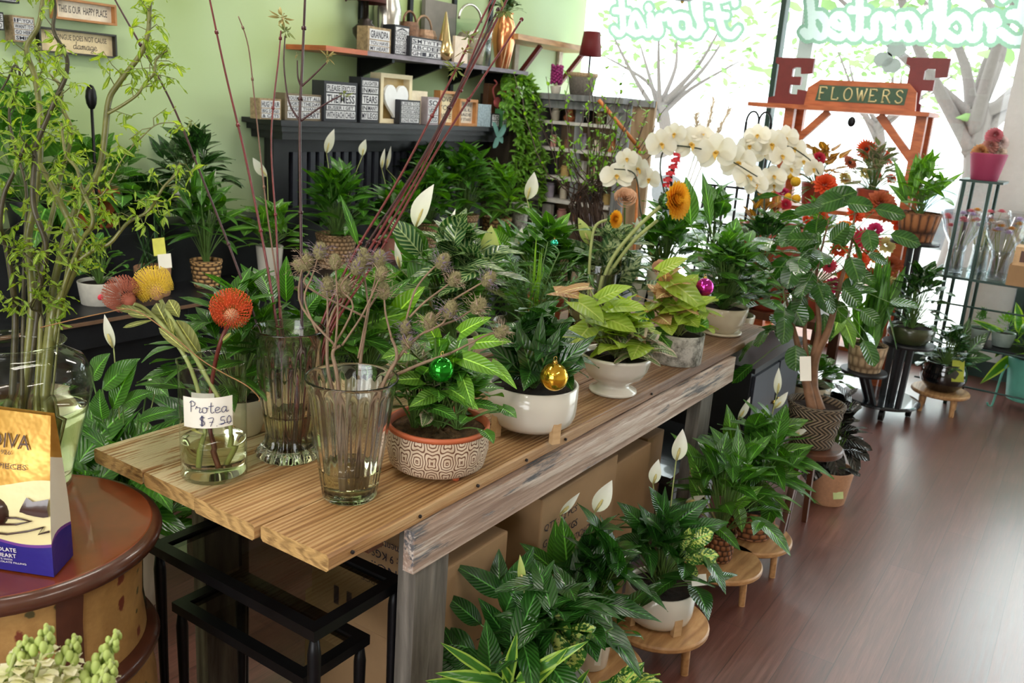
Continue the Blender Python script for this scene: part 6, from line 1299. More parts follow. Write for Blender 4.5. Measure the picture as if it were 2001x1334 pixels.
# ornamental iron screen at left of the stand
sc = thing('iron_screen', 'tall black wrought-iron screen with arched bars, left of the flower stand', 'screen', V((5.05, 1.75, 0)))
yc = [pl(px, 300, 'x', 5.05).y for px in (1452, 1472, 1492, 1512, 1532)]
for k, px in enumerate((1385, 1405, 1425, 1450, 1474, 1498)):
    y = pl(px, 300, 'x', 5.05).y; b = MB(); b.tube([(5.05, y, 0), (5.05, y, 1.5 if k > 2 else 1.12)], .008, 6); b.build('bar', M['black_iron'], sc)
    if 2 < k < 5:
        y2 = pl((1405, 1425, 1450, 1474, 1498)[k], 300, 'x', 5.05).y; b = MB(); b.tube([(5.05, (y+y2)/2+(y-y2)/2*math.cos(a), 1.5+.06*math.sin(a)) for a in [i*.3927 for i in range(9)]], .006, 6); b.build('arch', M['black_iron'], sc)
for z in (.2, .9, 1.12):
    b = MB(); b.tube([(5.05, pl(1385, 300, 'x', 5.05).y, z), (5.05, pl(1498, 300, 'x', 5.05).y, z)], .007, 6); b.build('rail', M['black_iron'], sc)
# orchids
def orchidspray(lab, root, stem, blooms, D, seed):
    t = thing('potted_orchid', lab, 'orchid', root, 'white orchids'); C, _ = pot(t, root, .05, .06, .1, M['white_glaze'], 'plain')
    P = catmull([C]+[dep(x, y, D) for x, y in stem], 6); b = MB(); b.tube(P, lin(.005, .003, len(P)), 7); b.build('stem', M['deepstem'], t); rn = random.Random(seed)
    mb = MB(); fill(mb, C, .16, .12, 6, .2, .07, seed, 'lance', .2, .1, .6, petiole=False); mb.build('leaves', M['lily'], t)
    for (x, y, r_) in blooms: orchid(t, dep(x, y, D+rn.uniform(-.06, .06)), r_*D/F0, TOCAM+V((rn.uniform(-.4, .4), rn.uniform(-.4, .4), rn.uniform(-.3, .3))), int(x))
M['deepstem'] = plain('dark_orchid_stem', (44, 52, 34), .5)
ot = thing('plant_bench', 'white-draped low bench behind the table carrying the orchids', 'bench', V((4.1, 1.75, 0))); b = MB(); b.box((4.1, 1.75, .60), (1.1, .5, .04)); b.build('top', M['black_wood'], ot, smooth=False)
for (x, y) in ((3.6, 1.53), (4.6, 1.53), (3.6, 1.97), (4.6, 1.97)): b = MB(); b.box((x, y, .29), (.05, .05, .58)); b.build('leg', M['black_wood'], ot, smooth=False)
ot['label'] = 'low black bench behind the far end of the table carrying the orchids'
Do = dof(V((3.9, 1.75, 1.1)))
orchidspray('white orchid with a long arching spray, left of the pair', V((3.8, 1.75, .6206)), [(1300, 420), (1290, 330), (1300, 290), (1330, 285), (1400, 300), (1480, 345)], [(1292, 282, 32), (1350, 282, 38), (1400, 298, 40), (1442, 318, 36), (1462, 345, 34), (1478, 362, 24), (1318, 262, 24), (1372, 262, 24)], Do, 3)
orchidspray('white orchid with a crowded upright spray, right of the pair', V((4.35, 1.7, .6206)), [(1488, 480), (1493, 400), (1500, 330), (1530, 285), (1580, 310), (1600, 340)], [(1508, 282, 30), (1480, 265, 26), (1535, 270, 26), (1528, 305, 26), (1552, 290, 24), (1512, 345, 26), (1570, 315, 22), (1590, 330, 20), (1545, 330, 22), (1494, 300, 26), (1512, 362, 20), (1465, 285, 24)], Do+.35, 4)
orchidspray('white orchid spray low at left behind the sunflowers', V((3.72, 1.93, .6206)), [(1255, 480), (1250, 400), (1240, 340), (1200, 330)], [(1205, 345, 34), (1245, 330, 30), (1268, 350, 24), (1225, 310, 22)], Do, 5)
t = thing('pampas_grass', 'feathery cream pampas plumes behind the orchids', 'dried grass', V((4.3, 1.9, .6206))); C, _ = pot(t, V((4.3, 1.9, .6206)), .05, .06, .12, M['basket_pale'], 'plain', name='vase')
pam = plain('cream_pampas', (216, 200, 174), .95)
for (x, y, x2, y2) in ((1375, 280, 1395, 195), (1365, 280, 1360, 225), (1390, 280, 1425, 215)):
    a, e = dep(x, y, Do+.3), dep(x2, y2, Do+.3); mb = MB(); rn = random.Random(x); mb.tube([C, a, e], .003, 5)
    for i in range(260): q = a.lerp(e, rn.random()); d = ((e-a).normalized()*.7+V((rn.uniform(-1, 1), rn.uniform(-1, 1), rn.uniform(-.3, .3)))*.6).normalized(); mb.tube([q, q+d*.05], [.0012, .0004], 3, cap=False)
    mb.build('plume', pam, t)
# flower arrangements in the flower stand
gor = petal('orange_gerbera', (232, 90, 40), (210, 60, 24), .3); gred = petal('crimson_gerbera', (196, 40, 70), None, .3); grus = petal('rust_chrysanthemum', (178, 88, 50), None, .2); gyel = plain('yellow_billy_button', (226, 176, 40), .9, bump=1, nscale=150); gcen = plain('flower_eye', (60, 40, 30), .9); gpk = petal('magenta_flower', (206, 50, 110)); gcr = petal('cream_flower', (226, 214, 150)); gp = petal('orange_peach_flower', (236, 150, 60))
bron = leafmat('bronze_leaf', (120, 92, 40), (156, 120, 60), .1, 6, .5, .3); redpot = plain('red_brown_clay_pot', (150, 62, 44), .5)
def arrangement(lab, root, rad, hgt, D, blooms, seed, potm, fol, n=60, nm='flower_arrangement', off=(0, 0)):
    t = thing(nm, lab, 'flower arrangement', root, 'flower arrangements around the flower stand'); C, _ = pot(t, root, .07, .09, .13, potm, 'plain'); rn = random.Random(seed)
    mb = MB(); fill(mb, C, rad, hgt, n, .10, .05, seed, 'lance', .12, .1, .9, lo=.1); mb.build('foliage', [fol, M['stem']], t)
    for i, (x, y, rp, kind, mt) in enumerate(blooms):
        c = dep(x, y, D+rn.uniform(-.05, .05)); r_ = rp*D/F0*(1.4 if seed == 33 else 1); up = TOCAM+V((rn.uniform(-.5, .5), rn.uniform(-.5, .5), .5))
        if kind == 'g': gerbera(t, c, r_, up, mt, gcen, i)
        elif kind == 'b': mb = MB(); mb.sphere(c, r_, 14); mb.build('round_bloom', mt, t)
        else: flowerball(t, c, r_, 60, mt, r_*.9, r_*.4, i, up=up)
        mb = MB(); mb.tube(stemcurve(C, c-up.normalized()*r_*.2, .03, 5), .0025, 5); mb.build('stem', M['stem'], t)
D5 = dof(V((5.35, 1.4, 1.2)))
y_ = lambda px, x: pl(px, 400, 'x', x).y
arrangement('tall bouquet with orange-red gerberas on the flower stand', V((5.4, y_(1700, 5.4), 1.0426)), .22, .30, dof(V((5.38, 1.3, 1.3))), [(1693, 292, 24, 'g', gor), (1727, 308, 22, 'g', gor), (1660, 318, 20, 'g', grus), (1713, 345, 12, 'f', gor), (1690, 340, 14, 'f', gcr), (1650, 350, 14, 'f', gcr), (1740, 350, 12, 'f', gor)], 31, redpot, M['fitt'], 70)
arrangement('bronze-leaved arrangement with yellow billy buttons and a shaggy orange bloom', V((5.15, y_(1590, 5.15), .95)) if False else V((5.4, y_(1590, 5.4), 1.0426)), .26, .28, D5-.15, [(1555, 335, 9, 'b', gyel), (1545, 345, 7, 'b', gyel), (1555, 355, 10, 'b', gyel), (1556, 388, 9, 'b', gyel), (1540, 384, 7, 'b', gyel), (1612, 362, 24, 'f', gor), (1530, 378, 14, 'f', gpk), (1600, 310, 14, 'f', gred), (1585, 402, 10, 'f', gpk), (1535, 400, 12, 'f', gred)], 32, redpot, bron, 60)
D6 = dof(V((4.75, 1.3, .8)))
lb = thing('lower_bench', 'dark bench in front of the flower stand holding mixed autumn arrangements', 'bench', V((4.75, 1.42, 0))); b = MB(); b.box((4.80, 1.36, .50), (.5, .62, .04)); b.build('top', M['darkwood'], lb, smooth=False)
for (x, y) in ((4.6, 1.1), (5.0, 1.1), (4.6, 1.62), (5.0, 1.62)): b = MB(); b.box((x, y, .24), (.05, .05, .48)); b.build('leg', M['darkwood'], lb, smooth=False)
arrangement('autumn arrangement of crimson gerbera and orange blooms behind the fig tree', V((4.75, 1.22, .5206)), .3, .55, D6, [(1690, 470, 24, 'g', gred), (1650, 450, 16, 'f', gp), (1720, 400, 22, 'f', grus), (1735, 425, 14, 'f', grus), (1640, 490, 14, 'f', gor), (1730, 480, 14, 'f', gcr), (1665, 550, 18, 'f', gp), (1650, 540, 12, 'f', gor), (1740, 560, 16, 'f', gcr), (1710, 450, 12, 'f', gpk), (1742, 520, 16, 'f', grus), (1630, 560, 14, 'f', gpk), (1600, 430, 16, 'f', gor), (1590, 500, 14, 'f', gpk), (1670, 420, 14, 'f', gor), (1700, 500, 16, 'f', gp), (1755, 440, 12, 'f', gor), (1680, 510, 14, 'f', gor), (1620, 520, 14, 'g', gred), (1700, 540, 14, 'f', grus), (1722, 560, 12, 'f', gor), (1610, 580, 14, 'f', gp)], 33, redpot, M['mid'], 36)
arrangement('arrangement of cream daisies in a red bowl, left behind the fig tree', V((4.85, 1.56, .5206)), .26, .5, D6+.2, [(1540, 455, 16, 'g', gcr), (1560, 465, 14, 'g', gcr), (1525, 470, 12, 'g', gcr), (1510, 440, 10, 'f', gcr), (1500, 465, 10, 'f', grus), (1575, 430, 10, 'f', gor)], 34, redpot, bron, 60)
B = V((4.66, 1.42, .5206)); t = tplant('wide red clay bowl of leaves behind the fig tree', B, 0); C, _ = pot(t, B, .08, .17, topz(B, 440)-B.z, redpot, 'bowl'); mb = MB(); fill(mb, C, .2, .16, 30, .1, .05, 71); mb.build('foliage', [M['mid'], M['stem']], t)
# red curled ribbon pick behind the big sunflower
t = thing('ribbon_pick', 'glossy red curled ribbon bow on a black pick, behind the large sunflower', 'ribbon', B if False else atx(1300, 1.72, .7506)) if False else thing('ribbon_pick', 'glossy red curled ribbon bow on a black pick, behind the large sunflower', 'ribbon', V((3.72, 1.70, .62)))
rr_ = random.Random(9); mb = MB(); cR = dep(1312, 345, Do-.1)
for k in range(5):
    c0 = cR+RT*.02*(k-2)*.6+UP*.03*(k-2); P = [c0+(RT*math.cos(a)+TOCAM*math.sin(a))*.018+UP*a*.004 for a in [i*.6 for i in range(16)]]; rows = [[p, p+UP*.016] for p in P]; mb.grid(rows)
mb.build('ribbon', plain('red_ribbon', (190, 30, 44), .3), t); mb = MB(); mb.tube([V((3.72, 1.70, .622)), cR-UP*.08, cR+UP*.05], .006, 6); mb.build('pick', M['black_iron'], t)
# ================================================================ green wall: mantel, shelves, signs
M['slat'] = plain('charcoal_slat_paint', (54, 56, 66), .4, var=.12)
def fy(px, py, y): return pl(px, py, 'y', y)
mz = fy(700, 240, 3.36).z; mx0, mx1 = fy(492, 236, 3.64).x-.06, fy(1008, 250, 3.36).x
man = thing('mantel_shelf', 'black moulded mantel shelf with a slatted panel below, against the green wall', 'mantel', V(((mx0+mx1)/2, 3.5, 0)))
b = MB(); b.box(((mx0+mx1)/2, 3.50, mz-.0125), (mx1-mx0, .29, .025)); b.build('mantel_top', M['black_wood'], man, smooth=False)
b = MB(); b.box(((mx0+mx1)/2, 3.515, mz-.04), (mx1-mx0-.06, .26, .03)); b.box(((mx0+mx1)/2, 3.53, mz-.075), (mx1-mx0-.12, .23, .04)); b.build('moulding', M['black_wood'], man, smooth=False)
x0, x1 = mx0+.10, mx1-.08; zt_, zb_ = mz-.095, .05
b = MB(); b.box(((x0+x1)/2, 3.585, (zt_+zb_)/2), (x1-x0, .02, zt_-zb_)); b.build('back_panel', plain('black_back_panel', (12, 12, 14), .6), man, smooth=False)
b = MB(); b.box(((x0+x1)/2, 3.55, zt_-.035), (x1-x0, .05, .07)); b.build('top_rail', M['black_wood'], man, smooth=False)
b = MB(); b.box((x0+.05, 3.55, (zt_-.07+zb_)/2), (.10, .05, zt_-.07-zb_)); b.build('stile', M['black_wood'], man, smooth=False)
for k in range(int((x1-x0-.14)/.062)):
    b = MB(); b.box((x0+.16+k*.062, 3.555, (zt_-.07+zb_)/2), (.034, .03, zt_-.07-zb_)); b.build('slat', M['slat'], man, smooth=False)
# upper shelf on brackets
uy = 3.36; u0, u1 = fy(641, 100, uy), fy(1032, 132, uy); uz = (u0.z+u1.z)/2
us = thing('wall_shelf', 'long grey wall shelf on black brackets, upper of the two on the green wall', 'shelf', V(((u0.x+u1.x)/2, 3.5, uz)))
b = MB(); b.box(((u0.x+u1.x)/2, 3.50, uz-.012), (u1.x-u0.x, .29, .024)); b.build('board', woodmat('grey_brown_shelf_board', (86, 78, 84), (120, 112, 122), None, (3, 14, 14), .5), us, smooth=False)
b = MB(); ux1 = fy(722, 100, 3.36).x; b.box(((u0.x+ux1)/2-.02, 3.50, uz-.012), (ux1-u0.x, .292, .0245)); b.build('unpainted_end', M['orangewood'], us, smooth=False)
for px in (712, 806, 890, 960):
    xx = fy(px, 150, 3.6).x; b = MB(); b.box((xx, 3.635, uz+.05), (.03, .02, 1.1)); b.build('wall_standard', M['black_iron'], us, smooth=False)
    b = MB(); b.prism([(0, 0), (-.24, 0), (-.24, -.02), (0, -.10)], (xx-.01, 3.625, uz-.024), Y3, Z3, .02); b.build('bracket', M['black_iron'], us, smooth=False)
# box signs -------------------------------------------------------
blk = plain('black_box_sign', (36, 38, 44), .6); wtx = plain('distressed_white_print', (206, 208, 212), .8, var=.12, nscale=160); dots = plain('patterned_sign_side', (150, 130, 100), .8, var=.4, nscale=60)
def boxsign(lab, px0, px1, ytop, ybot, y, lines, depth=.06, zb=None, frame=blk, face=blk, txt=wtx, blocks=True, tex=None, grp='box signs on the mantel', col=None, nm='box_sign', fdep=0):
    a, c = fy(px0, ybot, y), fy(px1, ybot, y); zb = mz if zb is None else zb; top = topz(V(((a.x+c.x)/2, y, zb)), ytop); w, h = c.x-a.x, top-zb; o = V((a.x, y, zb+.0006))
    t = thing(nm, lab, 'sign', V(((a.x+c.x)/2, y+depth/2, zb)), grp); b = MB(); b.box((a.x+w/2, y+depth/2, zb+.0006+h/2), (w, depth, h)); b.build('box', frame, t, smooth=False)
    m = .05*w
    if col: b = MB(); b.box((a.x+w/2, y-.001, zb+h/2), (w*.88, .002, h*.88)); b.build('face_panel', col, t, smooth=False)
    if lines:
        n = sum(l[1] for l in lines); yy = zb+h*.94; bp = MB(); bt = MB()
        for (s, hh) in lines:
            lh = h*.88*hh/n; ws = s.split('|'); tot = sum(max(2, len(q)) for q in ws); xx = a.x+m
            for q in ws:
                wq = (w-2*m)*max(2, len(q))/tot
                if blocks: bp.box((xx+wq/2, y-.0012, yy-lh/2), (wq*.95, .0024, lh*.86)); mbtext(bt, q, V((xx+wq*.06, y-.003, yy-lh*.84)), X3, Z3, wq*.86, lh*.66, off=0, bold=.02)
                else: mbtext(bt, q, V((xx+wq*.05, y-.0025, yy-lh*.75)), X3, Z3, wq*.9, lh*.5, off=0)
                xx += wq
            yy -= lh
        if blocks: bp.build('letter_blocks', wtx, t, smooth=False, kind=None)
        bt.build('lettering', M['ink'] if blocks else txt, t, smooth=False)
    return t, a, c, zb, h, w
ym = 3.40
boxsign('small white-lettered box sign with patterned sides, leftmost on the mantel', 508, 549, 193, 235, ym, [('HUG|YOUR', 2), ('BIG DOGS', 1.2), ('& CATS', 1.2)], .07, frame=dots)
boxsign('wide low box sign, second from left on the mantel', 557, 629, 184, 236, ym+.02, [('YOU|MAKE|IT|ALL', 1), ('WORTH|THE|DAY', 1), ('AND I THANK', .8), ('YOUR|HEART', 1.4)], .08, frame=plain('tan_edged_box', (112, 100, 80), .7))
boxsign('large black box sign reading please excuse the mess, with each child', 633, 697, 160, 237, ym, [('PLEASE|EXCUSE', 1.3), ('THE|MESS', 1.9), ('BUSIER I GET', .8), ('WITH|EACH|CHILD', 1.4)], .09)
boxsign('tall narrow black box sign with the word TEARS in large letters', 704, 739, 152, 238, ym, [('LAUGHTER', .9), ('IN|MANY', 1.1), ('TEARS', 1.6), ('IN|MANY', 1), ('MY|LEGS', 1.3)], .09)
boxsign('black box sign of small lettering standing in front of the heart frame', 781, 820, 196, 240, ym-.015, [('LIFE|IS TOO', 1), ('SHORT|FOR', 1), ('WORDS|ARE', 1), ('ENOUGH|SO', 1), ('LOVE NOW', 1.2)], .07)
cr = plain('pale_frame_wood', (222, 208, 172), .6, var=.05); kw = plain('natural_frame_wood', (176, 122, 70), .5, var=.15)
def shadowbox(lab, px0, px1, ytop, ybot, y, frame, inner, depth=.06, zb=None, grp='box signs on the mantel', nm='framed_sign', lines=None, dec=None, fw=.09, txt=None):
    a, c = fy(px0, ybot, y), fy(px1, ybot, y); zb = mz if zb is None else zb; top = topz(V(((a.x+c.x)/2, y, zb)), ytop); w, h = c.x-a.x, top-zb; f = w*fw if h > w*.6 else h*fw*1.3
    t = thing(nm, lab, 'sign', V(((a.x+c.x)/2, y+depth/2, zb)), grp); b = MB(); X = (a.x+c.x)/2; Z = zb+h/2+.0006
    for (cc, s) in (((X, y+depth/2, zb+f/2+.0006), (w, depth, f)), ((X, y+depth/2, zb+h-f/2), (w, depth, f)), ((a.x+f/2, y+depth/2, Z), (f, depth, h-2*f)), ((c.x-f/2, y+depth/2, Z), (f, depth, h-2*f))): b.box(cc, s)
    b.build('frame', frame, t, smooth=False); b = MB(); yb = y+depth*.6; b.box((X, yb+.004, Z), (w-2*f, .008, h-2*f)); b.build('back_board', inner, t, smooth=False)
    if lines:
        bt = MB(); n = len(lines); 
        for i, s in enumerate(lines):
            hh = (h-2*f)/(n+.4)
            if s.startswith('~'): strokes(bt, s[1:], V((X-(w-2*f)*.05, yb-.001, zb+h-f-hh*(i+.9))), X3, Z3, hh*.85, hh*.06)
            elif s: mbtext(bt, s, V((a.x+f+(w-2*f)*.08, yb-.001, zb+h-f-hh*(i+.95))), X3, Z3, (w-2*f)*.84, hh*.6, off=0)
        bt.build('lettering', txt or M['ink'], t, smooth=False)
    if dec:
        d = MB(); dec(d, X, yb-.004, Z, w-2*f, h-2*f); d.build('cut_out', M['white_frame'], t, smooth=False)
    return t
def heart(d, X, y, Z, w, h):
    P = []
    for i in range(32):
        a = i*2*math.pi/32; P.append((w*.46*math.sin(a)**3, w*.42*(13*math.cos(a)-5*math.cos(2*a)-2*math.cos(3*a)-math.cos(4*a))/13))
    d.prism(P, (X-w*.02, y-.03, Z-h*.04), X3, Z3, .02)
shadowbox('open pale wood frame box with a white heart inside, on the mantel', 742, 803, 145, 239, ym+.03, cr, plain('gold_board', (206, 178, 120), .5), .08, dec=heart, nm='heart_frame')
boxsign('plain cream block sign half hidden by the red branches, on the mantel', 803, 833, 178, 240, ym+.05, None, .03, frame=plain('cream_block', (226, 214, 188), .7))
boxsign('whitewashed box sign behind the red branches, between two wooden ones', 834, 856, 190, 241, ym, [('SO', 1), ('VERY', 1), ('GOOD', 1)], .05, frame=plain('whitewash_box', (150, 140, 146), .7))
shadowbox('cream and natural wood framed sign behind the red branches', 858, 893, 178, 242, ym+.02, kw, plain('cream_card', (226, 214, 180), .8), .05, lines=['LOVE', 'YOU', 'MORE'])
shadowbox('small natural wood framed sign of grey print, right part of the mantel', 897, 932, 194, 243, ym, kw, plain('pale_card', (216, 206, 190), .8), .05, lines=['WE ARE', 'ALL', 'MADE', 'OF STARS'])
boxsign('small blue-grey block sign with white flowers, right part of the mantel', 933, 958, 204, 244, ym, None, .04, frame=plain('blue_grey_floral', (150, 168, 178), .7, var=.3, nscale=90))
shadowbox('brown string-art flamingo block standing above the small signs', 950, 993, 165, 243, ym+.08, plain('dark_block', (96, 62, 40), .6), plain('brown_block', (140, 92, 60), .6), .04, fw=.03, nm='flamingo_plaque')
flm = MB(); X_, Z_ = fy(972, 200, ym+.07), 0; c = X_; flm.sphere(c, .045, 14, 0, (1, .15, .8)); flm.tube(catmull([c+V((-.03, 0, .02)), c+V((-.06, 0, .08)), c+V((-.02, 0, .12)), c+V((-.05, 0, .14))], 5), .006, 6); flm.tube([c, c+V((.01, 0, -.11))], .004, 5); o = flm.build('flamingo', plain('pink_string', (186, 92, 92), .8), bpy.data.objects['flamingo_plaque'])
boxsign('tiny black and white box sign at the right end of the mantel', 960, 975, 222, 244, ym, [('TO', 1), ('LOVE', 1)], .05); boxsign('little green-edged striped box sign at the right end of the mantel', 980, 1006, 214, 246, ym, [('HOME', 1), ('AND', 1), ('AWAY', 1)], .06, frame=plain('green_edge', (88, 150, 96), .6))
# wall signs at upper left
yw = 3.60
def wallz(py, px, y=yw): return fy(px, py, y).z
shadowbox('long natural wood framed sign with small grey letters, top left of the wall', 110, 229, 2, 47, yw-.01, kw, plain('warm_white_card', (228, 220, 200), .8), .045, zb=wallz(44, 170), grp='framed signs on the green wall', lines=['THIS IS OUR  HAPPY PLACE'], fw=.08)
shadowbox('long black-framed cream sign with the handwritten word damage, left of the wall', 80, 230, 60, 113, yw-.01, plain('dark_green_black_frame', (40, 40, 34), .5), plain('cream_sign', (222, 204, 164), .8), .04, zb=wallz(108, 150), grp='framed signs on the green wall', lines=['THE TONGUE DOES NOT CAUSE', '~damage'], fw=.06)
boxsign('small dotted-edge box sign on the wall behind the willow', 27, 70, 32, 84, yw-.03, [('IF|YOU', 1), ('WANT|TO', 1), ('GO HERE', 1), ('SMILE', 1)], .06, zb=wallz(84, 50), frame=dots, grp='framed signs on the green wall')
boxsign('black-edged box sign at the left margin, cut by the frame', -30, 9, 22, 60, yw-.03, [('BE|NICE', 1), ('OR GO', 1)], .06, zb=wallz(60, 5), grp='framed signs on the green wall'); boxsign('white-lettered box sign in the top left corner', -20, 38, -28, 5, yw-.03, [('GOOD|FRIEND', 1), ('SMILES', 1)], .05, zb=wallz(5, 10), grp='framed signs on the green wall')
# goods on the upper shelf
yu = 3.44
def ush(lab, px0, px1, ytop, lines, d=.08, frame=blk, y=yu): return boxsign(lab, px0, px1, ytop, 100, y, lines, d, zb=uz, frame=frame, grp='box signs on the upper shelf')
ush('white box sign with patterned side beside the table lamp, upper shelf', 718, 763, 54, [('GRANDPA', 2), ('YOU HAVE', 1), ('MY HEART', 1)], frame=dots); ush('taller black box sign of six text rows, upper shelf', 770, 799, 50, [('A', 1), ('LONG', 1), ('WAY', 1), ('TO GO', 1), ('BEFORE', 1), ('HOME', 1)], .09); ush('wide low calendar-like box sign on the upper shelf', 801, 864, 75, [('S|M|T|W|T|F', 1), ('A|B|C|D|E|F', 1), ('G|H|I|J|K|L', 1)], .05, y=yu-.03)
B = fy(713, 100, 3.55); B.z = uz; t = thing('table_lamp', 'dark urn table lamp with a brown shade, left end of the upper shelf', 'lamp', B); s = dof(B)/F0; bz = plain('dark_bronze', (46, 38, 34), .3, .5)
b = MB(); b.lathe([(0, 0), (24*s, 0), (24*s, 5*s), (12*s, 9*s), (10*s, 14*s), (24*s, 34*s), (25*s, 44*s), (12*s, 56*s), (14*s, 60*s), (6*s, 64*s), (5*s, 98*s), (0, 98*s)], B, 32); b.build('lamp_base', bz, t); b = MB(); b.lathe([(40*s, 92*s), (26*s, 142*s)], B, 32); o = b.build('lamp_shade', plain('brown_shade', (84, 44, 38), .8), t)
md = o.modifiers.new('s', 'SOLIDIFY'); md.thickness = .002
silver = shiny('silver_foil', (190, 186, 178), .2); copper = shiny('copper_metal', (214, 140, 96), .18)
B = V((fy(756, 60, 3.58).x, 3.58, uz)); t = thing('silver_vase', 'pale silver glass vase behind the box signs, upper shelf', 'vase', B); b = MB(); b.lathe([(0, 0), (.05, 0), (.075, .1), (.08, .25), (.06, .33), (.065, .36)], B, 28); b.build('body', silver, t)
for k, (px, w_, h_, col, lab) in enumerate(((828, .16, .17, (150, 120, 96), 'brown cut-out metal lantern on the upper shelf'), (800, .12, .2, (110, 76, 52), 'dark brown round basket with handle on the upper shelf'))):
    B = V((fy(px, 60, 3.54).x, 3.54, uz)); t = thing('lantern' if k == 0 else 'handled_basket', lab, 'lantern' if k == 0 else 'basket', B); b = MB()
    m_ = plain('lantern_metal' if k == 0 else 'wicker_brown', col, .5, .3 if k == 0 else 0, var=.4, nscale=60); b.lathe([(0, 0), (w_*.45, 0), (w_*.5, .02), (w_*.5, h_*.8), (w_*.42, h_)], B, 8 if k == 0 else 28, close=False); b.build('body', m_, t, smooth=bool(k)); b = MB(); b.tube([B+V((math.cos(a)*w_*.45, 0, h_+math.sin(a)*w_*.5)) for a in [i*.3927 for i in range(9)]], .007, 6); b.build('handle', m_, t)
B = V((fy(838, 50, 3.6).x, 3.60, uz)); boxsign('grey canvas print leaning behind the basket, upper shelf', 828, 888, 3, 100, 3.6, None, .03, zb=uz, frame=plain('grey_canvas', (120, 116, 110), .8, var=.2, nscale=6), grp='box signs on the upper shelf')
B = V((fy(868, 105, 3.42).x, 3.42, uz)); t = thing('mercury_ornament', 'tall gold and silver teardrop ornament on the upper shelf', 'ornament', B); b = MB(); b.lathe([(0, 0), (.02, 0), (.05, .03), (.055, .06), (.035, .12), (.02, .2), (.004, .28)], B, 24); b.build('body', shiny('speckled_mercury_glass', (206, 180, 130), .15), t)
B = V((fy(915, 112, 3.5).x, 3.5, uz)); t = thing('glass_bucket', 'wide clear glass bucket with a silver hoop handle, upper shelf', 'vase', B); s = dof(B)/F0; b = MB(); b.lathe([(0, 0), (38*s, 0), (44*s, 30*s), (47*s, 82*s), (46*s, 82*s), (42*s, 30*s), (36*s, .006), (0, .006)], B, 36); b.build('glass_body', M['pane'], t); b = MB(); b.tube([B+V((math.cos(a)*36*s, 0, 82*s+math.sin(a)*30*s)) for a in [i*.2618 for i in range(13)]], 2.5*s, 8); b.build('hoop_handle', silver, t)
b = MB(); b.lathe([(0, 0.008), (30*s, .008), (34*s, 40*s), (20*s, 60*s), (0, 64*s)], B, 10); b.build('grey_filling', plain('grey_burlap', (150, 134, 118), .9, var=.3), t, smooth=False)
boxsign('little cream card with a pink heart in front of the glass bucket', 888, 914, 72, 112, 3.40, None, .02, zb=uz, frame=plain('pinkish_card', (210, 196, 180), .8), grp='box signs on the upper shelf')
B = V((fy(982, 115, 3.46).x, 3.46, uz)); t = thing('copper_vase', 'tall hammered copper vase of dark foliage, right end of the upper shelf', 'vase', B); s = dof(B)/F0; b = MB(); b.lathe([(0, 0), (11*s, 0), (13*s, 4*s), (22*s, 50*s), (21*s, 78*s), (14*s, 100*s), (17*s, 104*s)], B, 30); b.build('body', copper, t); mb = MB(); fill(mb, B+Z3*100*s, .14, .12, 40, .08, .03, 5); mb.build('foliage', [M['deep'], M['stem']], t)
for dx in (-26, -12): b = MB(); q = B+X3*dx*s+V((0, -.06, 0)); b.tube([q+V((0, .0, .0)), q+V((.06, 0, 60*s))], .004, 6); o = b.build('wooden_stake', M['legwood'], None, loc=q); tag(o, 'thin pale wooden stake leaning on the copper vase, %s' % ('left one' if dx < -20 else 'right one'), 'stake')
# corner shelf, hutch with goods
cy = 3.40; c0, c1 = fy(1000, 76, cy), fy(1160, 96, cy); cz = (c0.z+c1.z)/2
cs = thing('corner_shelf', 'short rough wooden shelf on dark red angled brackets, by the window corner', 'shelf', V(((c0.x+c1.x)/2, 3.5, cz)))
b = MB(); b.box(((c0.x+c1.x)/2, 3.50, cz-.0), (c1.x-c0.x, .30, .035)); b.build('board', M['lightwood'], cs, smooth=False)
for px in (1040, 1125):
    xx = fy(px, 100, 3.5).x; b = MB(); d = V((0, -.2, .24)).normalized(); b.box((xx, 3.53, cz-.14), (.03, .03, .3), basis=(X3, X3.cross(d), d)); b.build('bracket', M['redpaint'], cs, smooth=False)
    b = MB(); b.box((xx, 3.635, cz-.14), (.05, .02, .26)); b.build('backing_board', plain('whitewashed_board', (196, 186, 170), .8, var=.15), cs, smooth=False)
hx = 5.35
def hy(px): return pl(px, 260, 'x', hx).y
hyl, hyr, hyr2 = hy(1042), hy(1208), hy(1262); htop = pl(1120, 197, 'x', hx).z
hut = thing('hutch', 'weathered grey and brown hutch with white-edged shelves, in the window corner', 'cabinet', V((hx+.2, (hyl+hyr)/2, 0)))
gw = woodmat('weathered_grey_cabinet', (96, 98, 102), (134, 136, 138), None, (6, 6, 1.2), .7); bw = woodmat('worn_brown_panel', (128, 104, 78), (164, 138, 108), None, (5, 5, 1.0), .7)
b = MB(); b.box((hx+.19, hyl+.01, htop/2), (.38, .05, htop)); b.build('side_panel', gw, hut, smooth=False); b = MB(); b.box((hx+.19, hyr-.01, htop/2), (.38, .04, htop)); b.build('side_panel', gw, hut, smooth=False)
b = MB(); b.box((hx+.37, (hyl+hyr)/2, htop/2), (.02, hyl-hyr, htop)); b.build('back_panel', bw, hut, smooth=False)
b = MB(); b.box((hx+.17, (hyl+hyr)/2, htop+.02), (.48, hyl-hyr+.10, .04)); b.box((hx+.18, (hyl+hyr)/2, htop-.03), (.42, hyl-hyr+.05, .05)); b.build('cornice', gw, hut, smooth=False)
shz = [pl(1120, y, 'x', hx).z for y in (242, 295, 352, 398, 440)]
for z in shz: b = MB(); b.box((hx+.18, (hyl+hyr)/2, z), (.36, hyl-hyr-.04, .022)); b.build('shelf', plain('white_edged_shelf', (206, 202, 196), .6), hut, smooth=False)
